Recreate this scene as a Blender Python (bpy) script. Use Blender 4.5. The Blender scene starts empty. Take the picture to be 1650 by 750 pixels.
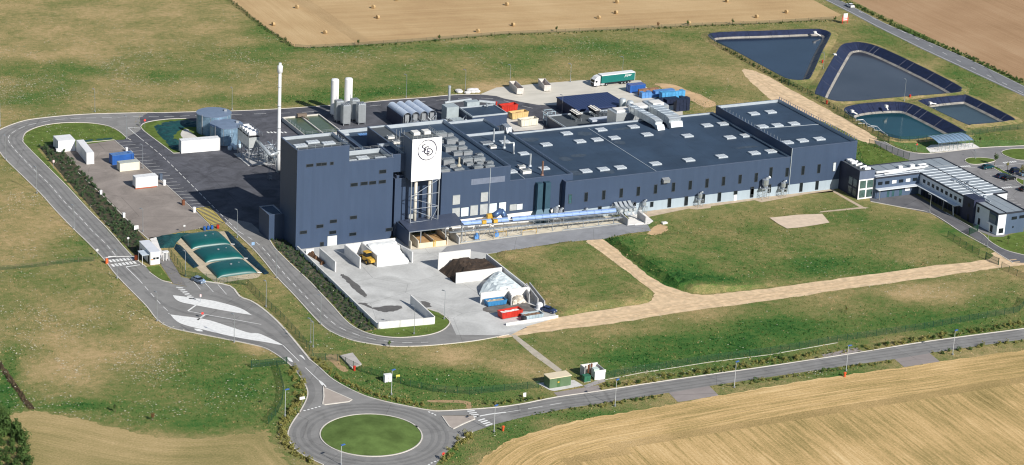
import bpy, bmesh, math, random
import numpy as np
from mathutils import Vector, Matrix
from mathutils.geometry import tessellate_polygon, delaunay_2d_cdt
random.seed(7); rng = np.random.default_rng(7)
S = bpy.context.scene
COL = S.collection
# ------------------------------------------------------------------ camera
CF = 4124.685          # focal length in photo pixels (photo 1650 wide)
PI_, RO, HE = 0.345049, 0.0506842, 0.4711977
def _rot(v):
    c, s = math.cos(-HE), math.sin(-HE)
    return np.array([c*v[0]-s*v[1], s*v[0]+c*v[1], v[2]])
_fw = np.array([0, math.cos(PI_), -math.sin(PI_)]); _r0 = np.array([1., 0, 0]); _u0 = np.cross(_r0, _fw)
FW = _rot(_fw); RR = _rot(_r0*math.cos(RO)+_u0*math.sin(RO)); UU = _rot(_u0*math.cos(RO)-_r0*math.sin(RO))
_d = FW*CF+RR*(476-825)-UU*(403-375)
CAM = -_d*(250/(-_d[2]))
cd = bpy.data.cameras.new("camera"); cam = bpy.data.objects.new("camera", cd); COL.objects.link(cam)
cd.sensor_width = 36; cd.lens = CF/1650*36; cd.clip_start = 5; cd.clip_end = 20000
cam.matrix_world = Matrix(((RR[0], UU[0], -FW[0], CAM[0]), (RR[1], UU[1], -FW[1], CAM[1]), (RR[2], UU[2], -FW[2], CAM[2]), (0, 0, 0, 1)))
S.camera = cam; S.cycles.filter_width = 1.15
# ------------------------------------------------------------------ light
SUN_EL, SUN_AZ = 33, -74.5       # degrees; azimuth counter-clockwise from +X, pointing to the sun
W = bpy.data.worlds.new("World"); S.world = W; W.use_nodes = True
nt = W.node_tree; bg = nt.nodes['Background']
sk = nt.nodes.new('ShaderNodeTexSky'); sk.sky_type = 'NISHITA'; sk.sun_disc = False
sk.sun_elevation = math.radians(SUN_EL); sk.sun_rotation = math.radians(90-SUN_AZ); sk.air_density = 1.0; sk.dust_density = 0.6; sk.ozone_density = 1.5
nt.links.new(sk.outputs[0], bg.inputs[0]); bg.inputs[1].default_value = 0.074
sl = bpy.data.lights.new("sun", 'SUN'); sl.energy = 4.85; sl.angle = math.radians(0.5); sl.color = (1, .955, .88)
so = bpy.data.objects.new("sun", sl); COL.objects.link(so)
_e, _a = math.radians(SUN_EL), math.radians(SUN_AZ)
so.rotation_euler = Vector((math.cos(_e)*math.cos(_a), math.cos(_e)*math.sin(_a), math.sin(_e))).to_track_quat('Z', 'Y').to_euler()
S.view_settings.view_transform = 'Standard'; S.view_settings.look = 'None'; S.view_settings.exposure = 0.22; S.view_settings.gamma = 1
# ------------------------------------------------------------------ photo pixel -> place
def at(px, py, z=0.0):
    d = FW*CF+RR*(px-825)-UU*(py-375); k = (CAM[2]-z)/(-d[2]); q = CAM+k*d
    return (float(q[0]), float(q[1]), z)
def atY(px, py, Y):
    d = FW*CF+RR*(px-825)-UU*(py-375); k = (Y-CAM[1])/d[1]; q = CAM+k*d
    return (float(q[0]), Y, float(q[2]))
def atX(px, py, X):
    d = FW*CF+RR*(px-825)-UU*(py-375); k = (X-CAM[0])/d[0]; q = CAM+k*d
    return (X, float(q[1]), float(q[2]))
def proj(x, y, z=0):
    x = np.asarray(x, float); y = np.asarray(y, float)
    q = np.stack([x-CAM[0], y-CAM[1], np.zeros_like(x)+z-CAM[2]], -1); k = CF/(q@FW)
    return 825+k*(q@RR), 375-k*(q@UU)
def hgt(px, py, ty):
    b = at(px, py); lo, hi = 0, 60
    for _ in range(40):
        m = (lo+hi)/2
        if proj(b[0], b[1], m)[1] > ty: lo = m
        else: hi = m
    return lo
def zc(ox, oy, s): return lambda x, y: (ox+x/s, oy+y/s)
z1 = zc(420, 90, 4.686); z2 = zc(420, 240, 4.167); z3 = zc(620, 180, 4.686); z4 = zc(620, 300, 4.686)
z5 = zc(820, 170, 4.686); z6 = zc(820, 260, 4.686); z7 = zc(1020, 150, 4.686); z8 = zc(1020, 220, 4.686)
w1 = zc(1200, 150, 4.686); w2 = zc(1320, 230, 5.767); w3 = zc(1470, 230, 4.411); w4 = zc(600, 120, 7.5)
w5 = zc(780, 100, 6.25); w6 = zc(940, 100, 6.25); w7 = zc(340, 170, 5.771); w8 = zc(560, 190, 5.769)
# ------------------------------------------------------------------ materials
MATS = {}
def mat(name, rgb, rough=.7, metal=0., var=.12, scale=.6, bump=0., bscale=3., spec=.4, streak=0., rgb2=None, stretch=(1, 1, 1)):
    if name in MATS: return MATS[name]
    m = bpy.data.materials.new(name); m.use_nodes = True; n = m.node_tree; L = n.links
    b = n.nodes['Principled BSDF']; b.inputs['Roughness'].default_value = rough; b.inputs['Metallic'].default_value = metal
    b.inputs['Specular IOR Level'].default_value = spec
    geo = n.nodes.new('ShaderNodeNewGeometry'); mp = n.nodes.new('ShaderNodeMapping'); mp.inputs['Scale'].default_value = stretch
    L.new(geo.outputs['Position'], mp.inputs[0])
    nz = n.nodes.new('ShaderNodeTexNoise'); nz.inputs['Scale'].default_value = scale; nz.inputs['Detail'].default_value = 5; nz.inputs['Roughness'].default_value = .6
    L.new(mp.outputs[0], nz.inputs['Vector'])
    cr = n.nodes.new('ShaderNodeValToRGB'); e = cr.color_ramp.elements; e[0].position = .3; e[1].position = .7
    c2 = rgb2 or tuple(min(1, c*(1+var)) for c in rgb); c1 = tuple(c*(1-var) for c in rgb)
    e[0].color = (*c1, 1); e[1].color = (*c2, 1)
    L.new(nz.outputs['Fac'], cr.inputs[0]); L.new(cr.outputs[0], b.inputs['Base Color'])
    if bump:
        n2 = n.nodes.new('ShaderNodeTexNoise'); n2.inputs['Scale'].default_value = bscale; n2.inputs['Detail'].default_value = 4
        L.new(mp.outputs[0], n2.inputs['Vector'])
        bp = n.nodes.new('ShaderNodeBump'); bp.inputs['Strength'].default_value = bump; bp.inputs['Distance'].default_value = .2
        L.new(n2.outputs['Fac'], bp.inputs['Height']); L.new(bp.outputs[0], b.inputs['Normal'])
    MATS[name] = m; return m
def cladding(name, rgb, pitch=.33, rough=.45, depth=.03, var=.1, metal=.0):
    """ribbed metal sheet: vertical ribs as fine relief, faint panel-to-panel tone and weathering"""
    if name in MATS: return MATS[name]
    m = bpy.data.materials.new(name); m.use_nodes = True; n = m.node_tree; L = n.links; N = n.nodes.new
    b = n.nodes['Principled BSDF']; b.inputs['Roughness'].default_value = rough; b.inputs['Metallic'].default_value = metal; b.inputs['Specular IOR Level'].default_value = .35
    geo = N('ShaderNodeNewGeometry'); sx = N('ShaderNodeSeparateXYZ'); L.new(geo.outputs['Position'], sx.inputs[0])
    ad = N('ShaderNodeMath'); ad.operation = 'ADD'; L.new(sx.outputs[0], ad.inputs[0]); L.new(sx.outputs[1], ad.inputs[1])
    mu = N('ShaderNodeMath'); mu.operation = 'MULTIPLY'; mu.inputs[1].default_value = 2*math.pi/pitch; L.new(ad.outputs[0], mu.inputs[0])
    sn = N('ShaderNodeMath'); sn.operation = 'SINE'; L.new(mu.outputs[0], sn.inputs[0])
    bp = N('ShaderNodeBump'); bp.inputs['Strength'].default_value = .5; bp.inputs['Distance'].default_value = depth
    L.new(sn.outputs[0], bp.inputs['Height']); L.new(bp.outputs[0], b.inputs['Normal'])
    fl = N('ShaderNodeMath'); fl.operation = 'MULTIPLY'; fl.inputs[1].default_value = 1/1.1; L.new(ad.outputs[0], fl.inputs[0])
    f2 = N('ShaderNodeMath'); f2.operation = 'FLOOR'; L.new(fl.outputs[0], f2.inputs[0])
    wn = N('ShaderNodeTexWhiteNoise'); wn.noise_dimensions = '1D'; L.new(f2.outputs[0], wn.inputs['W'])
    mp = N('ShaderNodeMapping'); mp.inputs['Scale'].default_value = (.9, .9, .12); L.new(geo.outputs['Position'], mp.inputs[0])
    nz = N('ShaderNodeTexNoise'); nz.inputs['Scale'].default_value = .9; nz.inputs['Detail'].default_value = 6; L.new(mp.outputs[0], nz.inputs['Vector'])
    a2 = N('ShaderNodeMath'); a2.operation = 'MULTIPLY_ADD'; a2.inputs[1].default_value = .35; L.new(wn.outputs['Value'], a2.inputs[0]); L.new(nz.outputs['Fac'], a2.inputs[2])
    cr = N('ShaderNodeValToRGB'); e = cr.color_ramp.elements; e[0].position = .35; e[1].position = 1.
    e[0].color = (*[c*(1-var) for c in rgb], 1); e[1].color = (*[min(1, c*(1+var)) for c in rgb], 1)
    L.new(a2.outputs[0], cr.inputs[0]); L.new(cr.outputs[0], b.inputs['Base Color'])
    MATS[name] = m; return m
def ramp_mat(name, stops, kind='row', rw=1.0):
    """vegetation / crop ground: 'dry' or 'row' attribute plus world-space noise through a colour ramp"""
    m = bpy.data.materials.new(name); m.use_nodes = True; n = m.node_tree; L = n.links; N = n.nodes.new
    b = n.nodes['Principled BSDF']; b.inputs['Roughness'].default_value = .95; b.inputs['Specular IOR Level'].default_value = .08
    geo = N('ShaderNodeNewGeometry')
    def noise(sc, det=5, ro=.6, vec=None):
        t = N('ShaderNodeTexNoise'); t.inputs['Scale'].default_value = sc; t.inputs['Detail'].default_value = det; t.inputs['Roughness'].default_value = ro
        L.new(vec or geo.outputs['Position'], t.inputs['Vector']); return t.outputs['Fac']
    rs = 1.1 if rw > 1.2 else .35
    def madd(a, k, c):
        t = N('ShaderNodeMath'); t.operation = 'MULTIPLY_ADD'; L.new(a, t.inputs[0]); t.inputs[1].default_value = k
        if isinstance(c, (int, float)): t.inputs[2].default_value = c
        else: L.new(c, t.inputs[2])
        return t.outputs[0]
    at_ = N('ShaderNodeAttribute'); at_.attribute_name = kind
    if kind == 'dry':
        v = madd(noise(.045, 6, .62), 1.0, -.5-.325-.55)
        v = madd(noise(.5, 5, .65), .65, v)
        v = madd(noise(2.6, 4, .8), 1.1, v)
        v = madd(at_.outputs['Fac'], 1.0, v)
        hgt_ = noise(2.5, 4)
    else:
        cx = N('ShaderNodeCombineXYZ'); L.new(madd(at_.outputs['Fac'], 1.0, 0.), cx.inputs[0])
        sp = N('ShaderNodeSeparateXYZ'); L.new(geo.outputs['Position'], sp.inputs[0])
        L.new(madd(sp.outputs[0], .03, 0.), cx.inputs[1]); L.new(madd(sp.outputs[1], .045, 0.), cx.inputs[2])
        v = madd(noise(rs, 6, .75, cx.outputs[0]), .75*rw, -.375*rw)
        v = madd(noise(.16, 4, .6, cx.outputs[0]), .24, madd(v, 1., -.12))
        v = madd(noise(.03, 5), .9, madd(v, 1., -.45))
        v = madd(noise(2.0, 4, .8), .95, madd(v, 1., -.475))
        v = madd(v, 1., .5)
        hgt_ = noise(1.5, 4, .6, cx.outputs[0])
    cr = N('ShaderNodeValToRGB'); cr.color_ramp.interpolation = 'LINEAR'
    els = cr.color_ramp.elements
    while len(els) < len(stops): els.new(.5)
    for e, (p, c) in zip(els, stops): e.position = p; e.color = (*c, 1)
    L.new(v, cr.inputs[0]); L.new(cr.outputs[0], b.inputs['Base Color'])
    bp = N('ShaderNodeBump'); bp.inputs['Strength'].default_value = .55; bp.inputs['Distance'].default_value = .35
    L.new(hgt_, bp.inputs['Height']); L.new(bp.outputs[0], b.inputs['Normal'])
    MATS[name] = m; return m
def asphalt(name, rgb, var=.18, scale=.16):
    m = bpy.data.materials.new(name); m.use_nodes = True; n = m.node_tree; L = n.links; N = n.nodes.new
    b = n.nodes['Principled BSDF']; b.inputs['Roughness'].default_value = .9; b.inputs['Specular IOR Level'].default_value = .2
    geo = N('ShaderNodeNewGeometry')
    a = N('ShaderNodeTexNoise'); a.inputs['Scale'].default_value = scale; a.inputs['Detail'].default_value = 6; a.inputs['Roughness'].default_value = .55; a.inputs['Distortion'].default_value = 1.2
    c = N('ShaderNodeTexNoise'); c.inputs['Scale'].default_value = 1.6; c.inputs['Detail'].default_value = 5; c.inputs['Roughness'].default_value = .8
    v = N('ShaderNodeTexVoronoi'); v.feature = 'DISTANCE_TO_EDGE'; v.inputs['Scale'].default_value = .045; v.inputs['Randomness'].default_value = 1
    for t in (a, c, v): L.new(geo.outputs['Position'], t.inputs['Vector'])
    s = N('ShaderNodeMath'); s.operation = 'MULTIPLY_ADD'; L.new(c.outputs['Fac'], s.inputs[0]); s.inputs[1].default_value = .45; L.new(a.outputs['Fac'], s.inputs[2])
    cr = N('ShaderNodeValToRGB'); e = cr.color_ramp.elements; e[0].position = .5; e[1].position = .95
    e[0].color = (*[x*(1-var) for x in rgb], 1); e[1].color = (*[x*(1+var) for x in rgb], 1)
    L.new(s.outputs[0], cr.inputs[0])
    ck = N('ShaderNodeMapRange'); ck.inputs['From Min'].default_value = 0; ck.inputs['From Max'].default_value = .006; ck.inputs['To Min'].default_value = .72; ck.inputs['To Max'].default_value = 1
    L.new(v.outputs['Distance'], ck.inputs['Value'])
    mx = N('ShaderNodeVectorMath'); mx.operation = 'SCALE'; L.new(cr.outputs[0], mx.inputs[0]); L.new(ck.outputs[0], mx.inputs['Scale'])
    L.new(mx.outputs[0], b.inputs['Base Color'])
    bp = N('ShaderNodeBump'); bp.inputs['Strength'].default_value = .25; bp.inputs['Distance'].default_value = .03
    L.new(c.outputs['Fac'], bp.inputs['Height']); L.new(bp.outputs[0], b.inputs['Normal'])
    MATS[name] = m; return m
MEADOW = ramp_mat('meadow', [(0., (.014, .058, .014)), (.20, (.046, .135, .030)), (.40, (.110, .170, .045)), (.58, (.200, .200, .074)), (.78, (.345, .275, .125)), (1., (.520, .370, .200))], 'dry')
STUB = ramp_mat('straw_stubble', [(.0, (.33, .20, .10)), (.5, (.50, .345, .180)), (1., (.66, .49, .28))], 'row')
WHEAT = ramp_mat('ripe_crop', rw=1.7, stops=[(.0, (.15, .12, .04)), (.33, (.36, .27, .11)), (.56, (.58, .395, .18)), (.98, (.82, .62, .34))])
BROWN = ramp_mat('brown_field', [(.1, (.30, .185, .10)), (.5, (.40, .255, .145)), (.9, (.48, .33, .20))], 'row')
DRYGRASS = ramp_mat('cut_grass_field', rw=.7, stops=[(.0, (.08, .10, .03)), (.38, (.27, .23, .095)), (.65, (.44, .33, .16)), (1., (.64, .49, .29))])
ASPH = asphalt('asphalt_grey', (.245, .240, .232), .17)
ASPHD = asphalt('asphalt_dark', (.098, .100, .115), .36)
ASPHW = asphalt('asphalt_worn_lot', (.275, .240, .215), .28, .09)
YARD = asphalt('yard_surface', (.50, .50, .485), .24, .09)
CONC = mat('concrete', (.60, .57, .52), .85, var=.14, scale=.3, bump=.1)
CONCW = mat('concrete_pale', (.80, .77, .73), .8, var=.09, scale=.35)
CONCG = mat('concrete_grey', (.42, .42, .42), .85, var=.2, scale=.5)
PAINT = mat('road_paint', (.77, .77, .75), .7, var=.12, scale=1.1)
YPAINT = mat('yellow_paint', (.70, .55, .12), .7, var=.2, scale=2)
SAND = mat('track_sand', (.67, .495, .31), .95, var=.24, scale=.45, bump=.2, bscale=1.5)
LAWN = mat('lawn_short', (.115, .165, .040), .95, var=.28, scale=.35, spec=.05, bump=.3, bscale=4)
LAWN2 = mat('lawn_roundabout', (.115, .172, .050), .95, var=.30, scale=.22, spec=.05, bump=.3, bscale=4)
NAVY = cladding('navy_cladding', (.047, .073, .128), var=.06)
NAVYD = cladding('navy_cladding_dark', (.024, .034, .072))
BAND = cladding('pale_base_wall', (.34, .41, .47), 1.2, .7, .01, .06)
ROOF = mat('roof_membrane', (.036, .062, .102), .7, var=.22, scale=.10, spec=.35)
ROOFG = mat('roof_gravel_grey', (.085, .098, .108), .85, var=.15, scale=.3)
TRIM = mat('pale_flashing', (.48, .53, .57), .45, .3, var=.08)
WHITE = mat('white_paint_metal', (.78, .78, .78), .45, var=.04)
WHITEW = mat('white_worn', (.74, .72, .68), .6, var=.12, scale=1.5)
GREYM = mat('grey_metal', (.34, .36, .38), .45, .4, var=.12)
GALV = mat('galvanised_steel', (.50, .54, .58), .38, .7, var=.1, scale=1.5)
SILV = mat('silver_duct_metal', (.62, .66, .68), .35, .55, var=.08, scale=1)
DARKM = mat('dark_metal', (.03, .033, .04), .5, .2)
BLACK = mat('black_rubber', (.015, .015, .017), .8)
GLASS = mat('window_glass', (.010, .015, .020), .3, var=.3, scale=2, spec=.35)
GLASSG = mat('tinted_glass', (.04, .10, .11), .1, var=.3, scale=2, spec=.9)
SKYL = mat('skylight_plastic', (.56, .60, .63), .35, var=.1, scale=2)
LOUV = mat('louvre_white', (.42, .44, .44), .5, var=.1)
GREENC = mat('cabin_green', (.10, .165, .085), .6, var=.08)
FGREEN = mat('fence_green', (.015, .060, .030), .6)
TEAL = mat('bladder_tank_teal', (.006, .088, .085), .38, var=.14, scale=.4, spec=.5)
LINER = mat('pond_liner', (.016, .024, .060), .5, var=.35, scale=.8, bump=.25, bscale=1.2, spec=.4)
LINERG = mat('green_liner', (.010, .060, .062), .6, var=.35, scale=.8, bump=.25, bscale=1.5)
BLUE = mat('blue_paint', (.025, .105, .36), .45, var=.14)
BLUEL = mat('light_blue', (.10, .26, .56), .45, var=.14)
RED = mat('red_paint', (.50, .035, .022), .45, var=.14)
ORANGE = mat('orange_red', (.62, .10, .03), .5)
YELL = mat('machine_yellow', (.56, .34, .05), .5, var=.1)
TAN = mat('tan_paint', (.60, .42, .18), .6, var=.15, scale=1.2)
RUST = mat('rusty_brown', (.16, .06, .03), .85, var=.3, scale=2)
SOILB = mat('brown_heap', (.16, .085, .045), .95, var=.4, scale=1.5, bump=.5, bscale=2)
SOILD = mat('dark_heap', (.050, .034, .024), .95, var=.45, scale=.5, bump=.5, bscale=2)
SALT = mat('pale_glass_heap', (.66, .73, .74), .85, var=.12, scale=.35, bump=.35, bscale=1.2)
SANDW = mat('white_sand_heap', (.70, .715, .71), .9, var=.05, scale=.3, bump=.15)
def leaf_mat(name, a, b_):
    return mat(name, a, .85, rgb2=b_, scale=1.1, spec=.15)
LEAF = leaf_mat('leaf_dark', (.030, .068, .018), (.09, .145, .038))
LEAFY = leaf_mat('leaf_yellowish', (.14, .15, .035), (.30, .27, .09))
LEAFB = leaf_mat('shrub_bluegreen', (.025, .062, .036), (.095, .14, .06))
BARK = mat('bark', (.10, .07, .045), .9)
STRAW = mat('straw_bale', (.46, .32, .16), .95, var=.2, scale=3, bump=.4, bscale=6)
def water(name, rgb, rough=.12):
    m = mat(name, rgb, rough, var=.22, scale=.06, spec=.5, bump=.06, bscale=1.3); return m
# ------------------------------------------------------------------ object helpers
def setp(o, label=None, cat=None, group=None, kind=None):
    if label: o['label'] = label
    if cat: o['category'] = cat
    if group: o['group'] = group
    if kind: o['kind'] = kind
    return o
def thing(name, label, cat, loc=(0, 0, 0), rz=0, group=None):
    o = bpy.data.objects.new(name, None); COL.objects.link(o); o.empty_display_size = .5
    o.location = loc; o.rotation_euler = (0, 0, rz)
    o['_w'] = 0; del o['_w']
    return setp(o, label, cat, group)
class MB:
    def __init__(s): s.v = []; s.f = []; s.m = []; s.k = 0
    def add(s, vs, fs, k=None):
        b = len(s.v); s.v += [tuple(v) for v in vs]; s.f += [tuple(b+i for i in f) for f in fs]; s.m += [s.k if k is None else k]*len(fs); return s
    def box(s, x0, y0, z0, x1, y1, z1):
        return s.add([(x0, y0, z0), (x1, y0, z0), (x1, y1, z0), (x0, y1, z0), (x0, y0, z1), (x1, y0, z1), (x1, y1, z1), (x0, y1, z1)],
                     [(0, 3, 2, 1), (4, 5, 6, 7), (0, 1, 5, 4), (1, 2, 6, 5), (2, 3, 7, 6), (3, 0, 4, 7)])
    def prism(s, pts, z0, z1, cap=True):
        n = len(pts); ar = sum(pts[i][0]*pts[(i+1) % n][1]-pts[(i+1) % n][0]*pts[i][1] for i in range(n))
        if ar < 0: pts = pts[::-1]
        b = [(p[0], p[1], z0) for p in pts]; t = [(p[0], p[1], z1) for p in pts]
        fs = [(i, (i+1) % n, n+(i+1) % n, n+i) for i in range(n)]
        if cap:
            tri = tessellate_polygon([[Vector((p[0], p[1], 0)) for p in pts]])
            for a, b_, c in tri:
                A = (pts[b_][0]-pts[a][0])*(pts[c][1]-pts[a][1])-(pts[b_][1]-pts[a][1])*(pts[c][0]-pts[a][0])
                fs.append((n+a, n+b_, n+c) if A > 0 else (n+a, n+c, n+b_))
        return s.add(b+t, fs)
    def tube(s, p, q, r, n=8, r2=None, caps=True):
        p, q = Vector(p), Vector(q); r2 = r if r2 is None else r2; d = (q-p).normalized()
        a = d.orthogonal().normalized(); b = d.cross(a); vs = []
        for c, rr in ((p, r), (q, r2)):
            for i in range(n):
                t = 2*math.pi*i/n; vs.append(c+a*math.cos(t)*rr+b*math.sin(t)*rr)
        fs = [(i, (i+1) % n, n+(i+1) % n, n+i) for i in range(n)]
        if caps: fs += [tuple(range(n))[::-1], tuple(range(n, 2*n))]
        return s.add(vs, fs)
    def path(s, pts, r, n=6):
        for a, b in zip(pts, pts[1:]): s.tube(a, b, r, n)
        return s
    def lathe(s, prof, n=20, c=(0, 0, 0)):
        vs = []; m = len(prof)
        for i in range(n):
            t = 2*math.pi*i/n
            for (r, z) in prof: vs.append((c[0]+r*math.cos(t), c[1]+r*math.sin(t), c[2]+z))
        fs = []
        for i in range(n):
            j = (i+1) % n
            for k in range(m-1): fs.append((i*m+k, j*m+k, j*m+k+1, i*m+k+1))
        fs.append(tuple(i*m for i in range(n))[::-1]); fs.append(tuple(i*m+m-1 for i in range(n)))
        return s.add(vs, fs)
    def wall(s, a, b, h, t=.25, z=0, h2=None):
        """upright wall from a to b, top may slope"""
        a, b = Vector((a[0], a[1])), Vector((b[0], b[1])); d = (b-a).normalized(); nrm = Vector((-d.y, d.x))*t/2; h2 = h if h2 is None else h2
        P = [a-nrm, b-nrm, b+nrm, a+nrm]; H = [h, h2, h2, h]
        return s.add([(p.x, p.y, z) for p in P]+[(p.x, p.y, z+k) for p, k in zip(P, H)],
                     [(0, 3, 2, 1), (4, 5, 6, 7), (0, 1, 5, 4), (1, 2, 6, 5), (2, 3, 7, 6), (3, 0, 4, 7)])
    def mesh(s, name, mats, smooth=False):
        me = bpy.data.meshes.new(name); me.from_pydata(s.v, [], s.f)
        for m in (mats if isinstance(mats, (list, tuple)) else [mats]): me.materials.append(m)
        if any(s.m): me.polygons.foreach_set('material_index', s.m)
        if smooth: me.polygons.foreach_set('use_smooth', [True]*len(me.polygons))
        me.update(); return me
def link(name, me, parent=None, world=False):
    o = bpy.data.objects.new(name, me); COL.objects.link(o)
    if parent is not None:
        o.parent = parent
        if world:
            chain = Matrix.Identity(4); p = parent
            while p: chain = p.matrix_basis @ chain; p = p.parent
            o.matrix_parent_inverse = chain.inverted()
    return o
def part(name, mb, m, parent, world=False, smooth=False, label=None, kind=None):
    o = link(name, mb.mesh(name, m, smooth), parent, world)
    if world:      # bake the offset so the part lives in its parent's space
        o.data.transform(o.matrix_parent_inverse); o.matrix_parent_inverse = Matrix.Identity(4)
    return setp(o, label, None, None, kind)
def solo(name, mb, m, label, cat, group=None, smooth=False, loc=None):
    o = link(name, mb.mesh(name, m, smooth))
    if loc is not None:
        o.data.transform(Matrix.Translation((-loc[0], -loc[1], -loc[2] if len(loc) > 2 else 0))); o.location = (loc[0], loc[1], loc[2] if len(loc) > 2 else 0)
    return setp(o, label, cat, group)
def struct(name, mb, m, smooth=False):
    return setp(link(name, mb.mesh(name, m, smooth)), kind='structure')
def copy_tree(o, parent=None):
    c = o.copy(); COL.objects.link(c)
    if parent is not None: c.parent = parent
    for ch in [x for x in o.children]: copy_tree(ch, c)
    return c
def place(proto, used, loc, rz, label, group=None):
    """first use moves the prototype, later uses copy it with its parts"""
    o = proto if not used[0] else copy_tree(proto)
    used[0] = True; o.location = loc; o.rotation_euler = (0, 0, rz); o['label'] = label
    if group: o['group'] = group
    return o
def G2(pts): return [at(*p)[:2] for p in pts]
def smooth_line(pts, n=6, closed=False):
    P = [np.array(p[:2], float) for p in pts]; out = []; m = len(P)
    rng_ = range(m) if closed else range(m-1)
    for i in rng_:
        p0 = P[(i-1) % m] if closed or i > 0 else 2*P[0]-P[1]; p1 = P[i]; p2 = P[(i+1) % m]; p3 = P[(i+2) % m] if closed or i+2 < m else 2*P[-1]-P[-2]
        for k in range(n):
            t = k/n; out.append(tuple(.5*((2*p1)+(-p0+p2)*t+(2*p0-5*p1+4*p2-p3)*t*t+(-p0+3*p1-3*p2+p3)*t**3)))
    if not closed: out.append(tuple(P[-1]))
    return out
def sheet(name, pts, z, m, world=True):
    tri = tessellate_polygon([[Vector((p[0], p[1], 0)) for p in pts]])
    fs = []
    for a, b, c in tri:
        A = (pts[b][0]-pts[a][0])*(pts[c][1]-pts[a][1])-(pts[b][1]-pts[a][1])*(pts[c][0]-pts[a][0])
        fs.append((a, b, c) if A > 0 else (a, c, b))
    mb = MB(); mb.add([(p[0], p[1], z) for p in pts], fs)
    return struct(name, mb, m)
def ribbon(mb, pts, w, z, h=0, off=0):
    """strip of width w along a world polyline; h>0 makes a kerb with real height"""
    P = [Vector(p[:2]) for p in pts]; L_, R_ = [], []
    for i, p in enumerate(P):
        d = (P[min(i+1, len(P)-1)]-P[max(i-1, 0)])
        if d.length < 1e-6: d = Vector((1, 0))
        d.normalize(); nrm = Vector((-d.y, d.x)); L_.append(p+nrm*(off+w/2)); R_.append(p+nrm*(off-w/2))
    n = len(P)
    if h == 0:
        mb.add([(p.x, p.y, z) for p in L_+R_], [(n+i, n+i+1, i+1, i) for i in range(n-1)])
    else:
        vs = [(p.x, p.y, z+h) for p in L_+R_]+[(p.x, p.y, z-.02) for p in L_+R_]
        fs = [(n+i, n+i+1, i+1, i) for i in range(n-1)]
        fs += [(i, i+1, 2*n+i+1, 2*n+i) for i in range(n-1)]+[(3*n+i, 3*n+i+1, n+i+1, n+i) for i in range(n-1)]
        fs += [(0, 2*n, 3*n, n), (n-1, 2*n-1, 4*n-1, 3*n-1)]
        mb.add(vs, fs)
def dashes(mb, pts, w, on, gap, z, start=0):
    P = [np.array(p[:2]) for p in pts]; seg = [np.linalg.norm(b-a) for a, b in zip(P, P[1:])]; cum = np.concatenate([[0], np.cumsum(seg)]); T = cum[-1]
    X = np.array([p[0] for p in P]); Y = np.array([p[1] for p in P]); s = start
    while s < T:
        e = min(s+on, T); k = max(2, int((e-s)/1.5)+1); ss = np.linspace(s, e, k)
        ribbon(mb, list(zip(np.interp(ss, cum, X), np.interp(ss, cum, Y))), w, z); s += on+gap
def inpoly(px, py, poly):
    r = np.zeros(px.shape, bool); n = len(poly); j = n-1
    for i in range(n):
        xi, yi = poly[i]; xj, yj = poly[j]
        c = ((yi > py) != (yj > py)) & (px < (xj-xi)*(py-yi)/((yj-yi) or 1e-9)+xi); r ^= c; j = i
    return r
def pdist(x, y, line):
    d = np.full(x.shape, 1e9)
    for (ax, ay), (bx, by) in zip(line, line[1:]):
        vx, vy = bx-ax, by-ay; L2 = vx*vx+vy*vy or 1e-9; t = np.clip(((x-ax)*vx+(y-ay)*vy)/L2, 0, 1)
        d = np.minimum(d, np.hypot(x-ax-t*vx, y-ay-t*vy))
    return d
# ================================================================== GROUND
# outlines traced from the photograph, turned into places on the ground
roadW_out = [(300,172),(260,182.2),(220,182.4),(149.4,184.1),(106.7,186.7),(64,191),(38.4,195.2),(12.8,203.7),(-8,214),(-14,226),(-8,237),(0,246),(9.6,258.2),(38.4,285.9),(66,313),(90,340),(118,369),(140,390.1),(168,419.1),(188.5,445.2),(231.5,489.1),(240,498.8),(253.6,515.8),(274,528.2),(308,536.2),(362.4,547),(416.8,558.4),(437.3,566.8),(463.3,584.9),(481.6,604.4),(493.4,624),(495.6,638),(487.2,657.6),(470.4,682.8),(464,699.6),(469,716.4),(484.4,731.8),(521,749.5),(575,766),(640,772)]
top_road_up = [(260,182.2),(318.7,180.6),(372.9,179.5),(447.4,176.1),(526.7,170.7),(597,164.7),(640,160.7),(680,158),(713.3,154.9),(736,153.3),(773,152.7)]
apron_low = [(773,152.7),(800,155.3),(812,159.2),(844,165.6),(868,169.6),(904.8,170.4)]
east_edge = [(499.8,580.6),(466.8,540.7),(444,515.8),(421.4,496.5),(403.3,485.1),(386.3,478.3),(370.2,461.4),(327.5,453.5),(289,446.4),(300.8,462.4),(278.2,458),(259.5,451.8),(244.6,441.5),(235.2,430.3),(211,411.6),(173,369),(144,340),(110,303),(80,273),(40,233),(37.3,226.2),(37.3,221.9),(42.7,213.3),(61.9,204.8),(89.6,199.5),(119.5,198),(149.4,199.1),(175,203.7),(192,212.3),(204,222.5)]
low_up = [(499.8,580.6),(515.2,593.2),(537.6,612.8),(576.8,633.8),(610.4,645),(655.2,654.8),(690.7,661.4),(716,662.6),(792,657.6),(840,651.5),(895.8,640.6),(968.5,630.2),(1082.4,612.7),(1240,590.4),(1392,567.3),(1496,550.4),(1650,530),(1720,520),(2050,472)]
low_dn = [(2050,488),(1720,537),(1650,547.2),(1519.7,566),(1441.5,579),(1345,592.6),(1240,607.9),(1143,622.4),(1077.6,633.3),(985.5,647.9),(918.8,657.6),(847.8,671.5),(797.1,684.2),(761.6,696.8),(741.4,709.5),(713.5,734.9),(700,752),(690,772),(640,785)]
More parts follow.
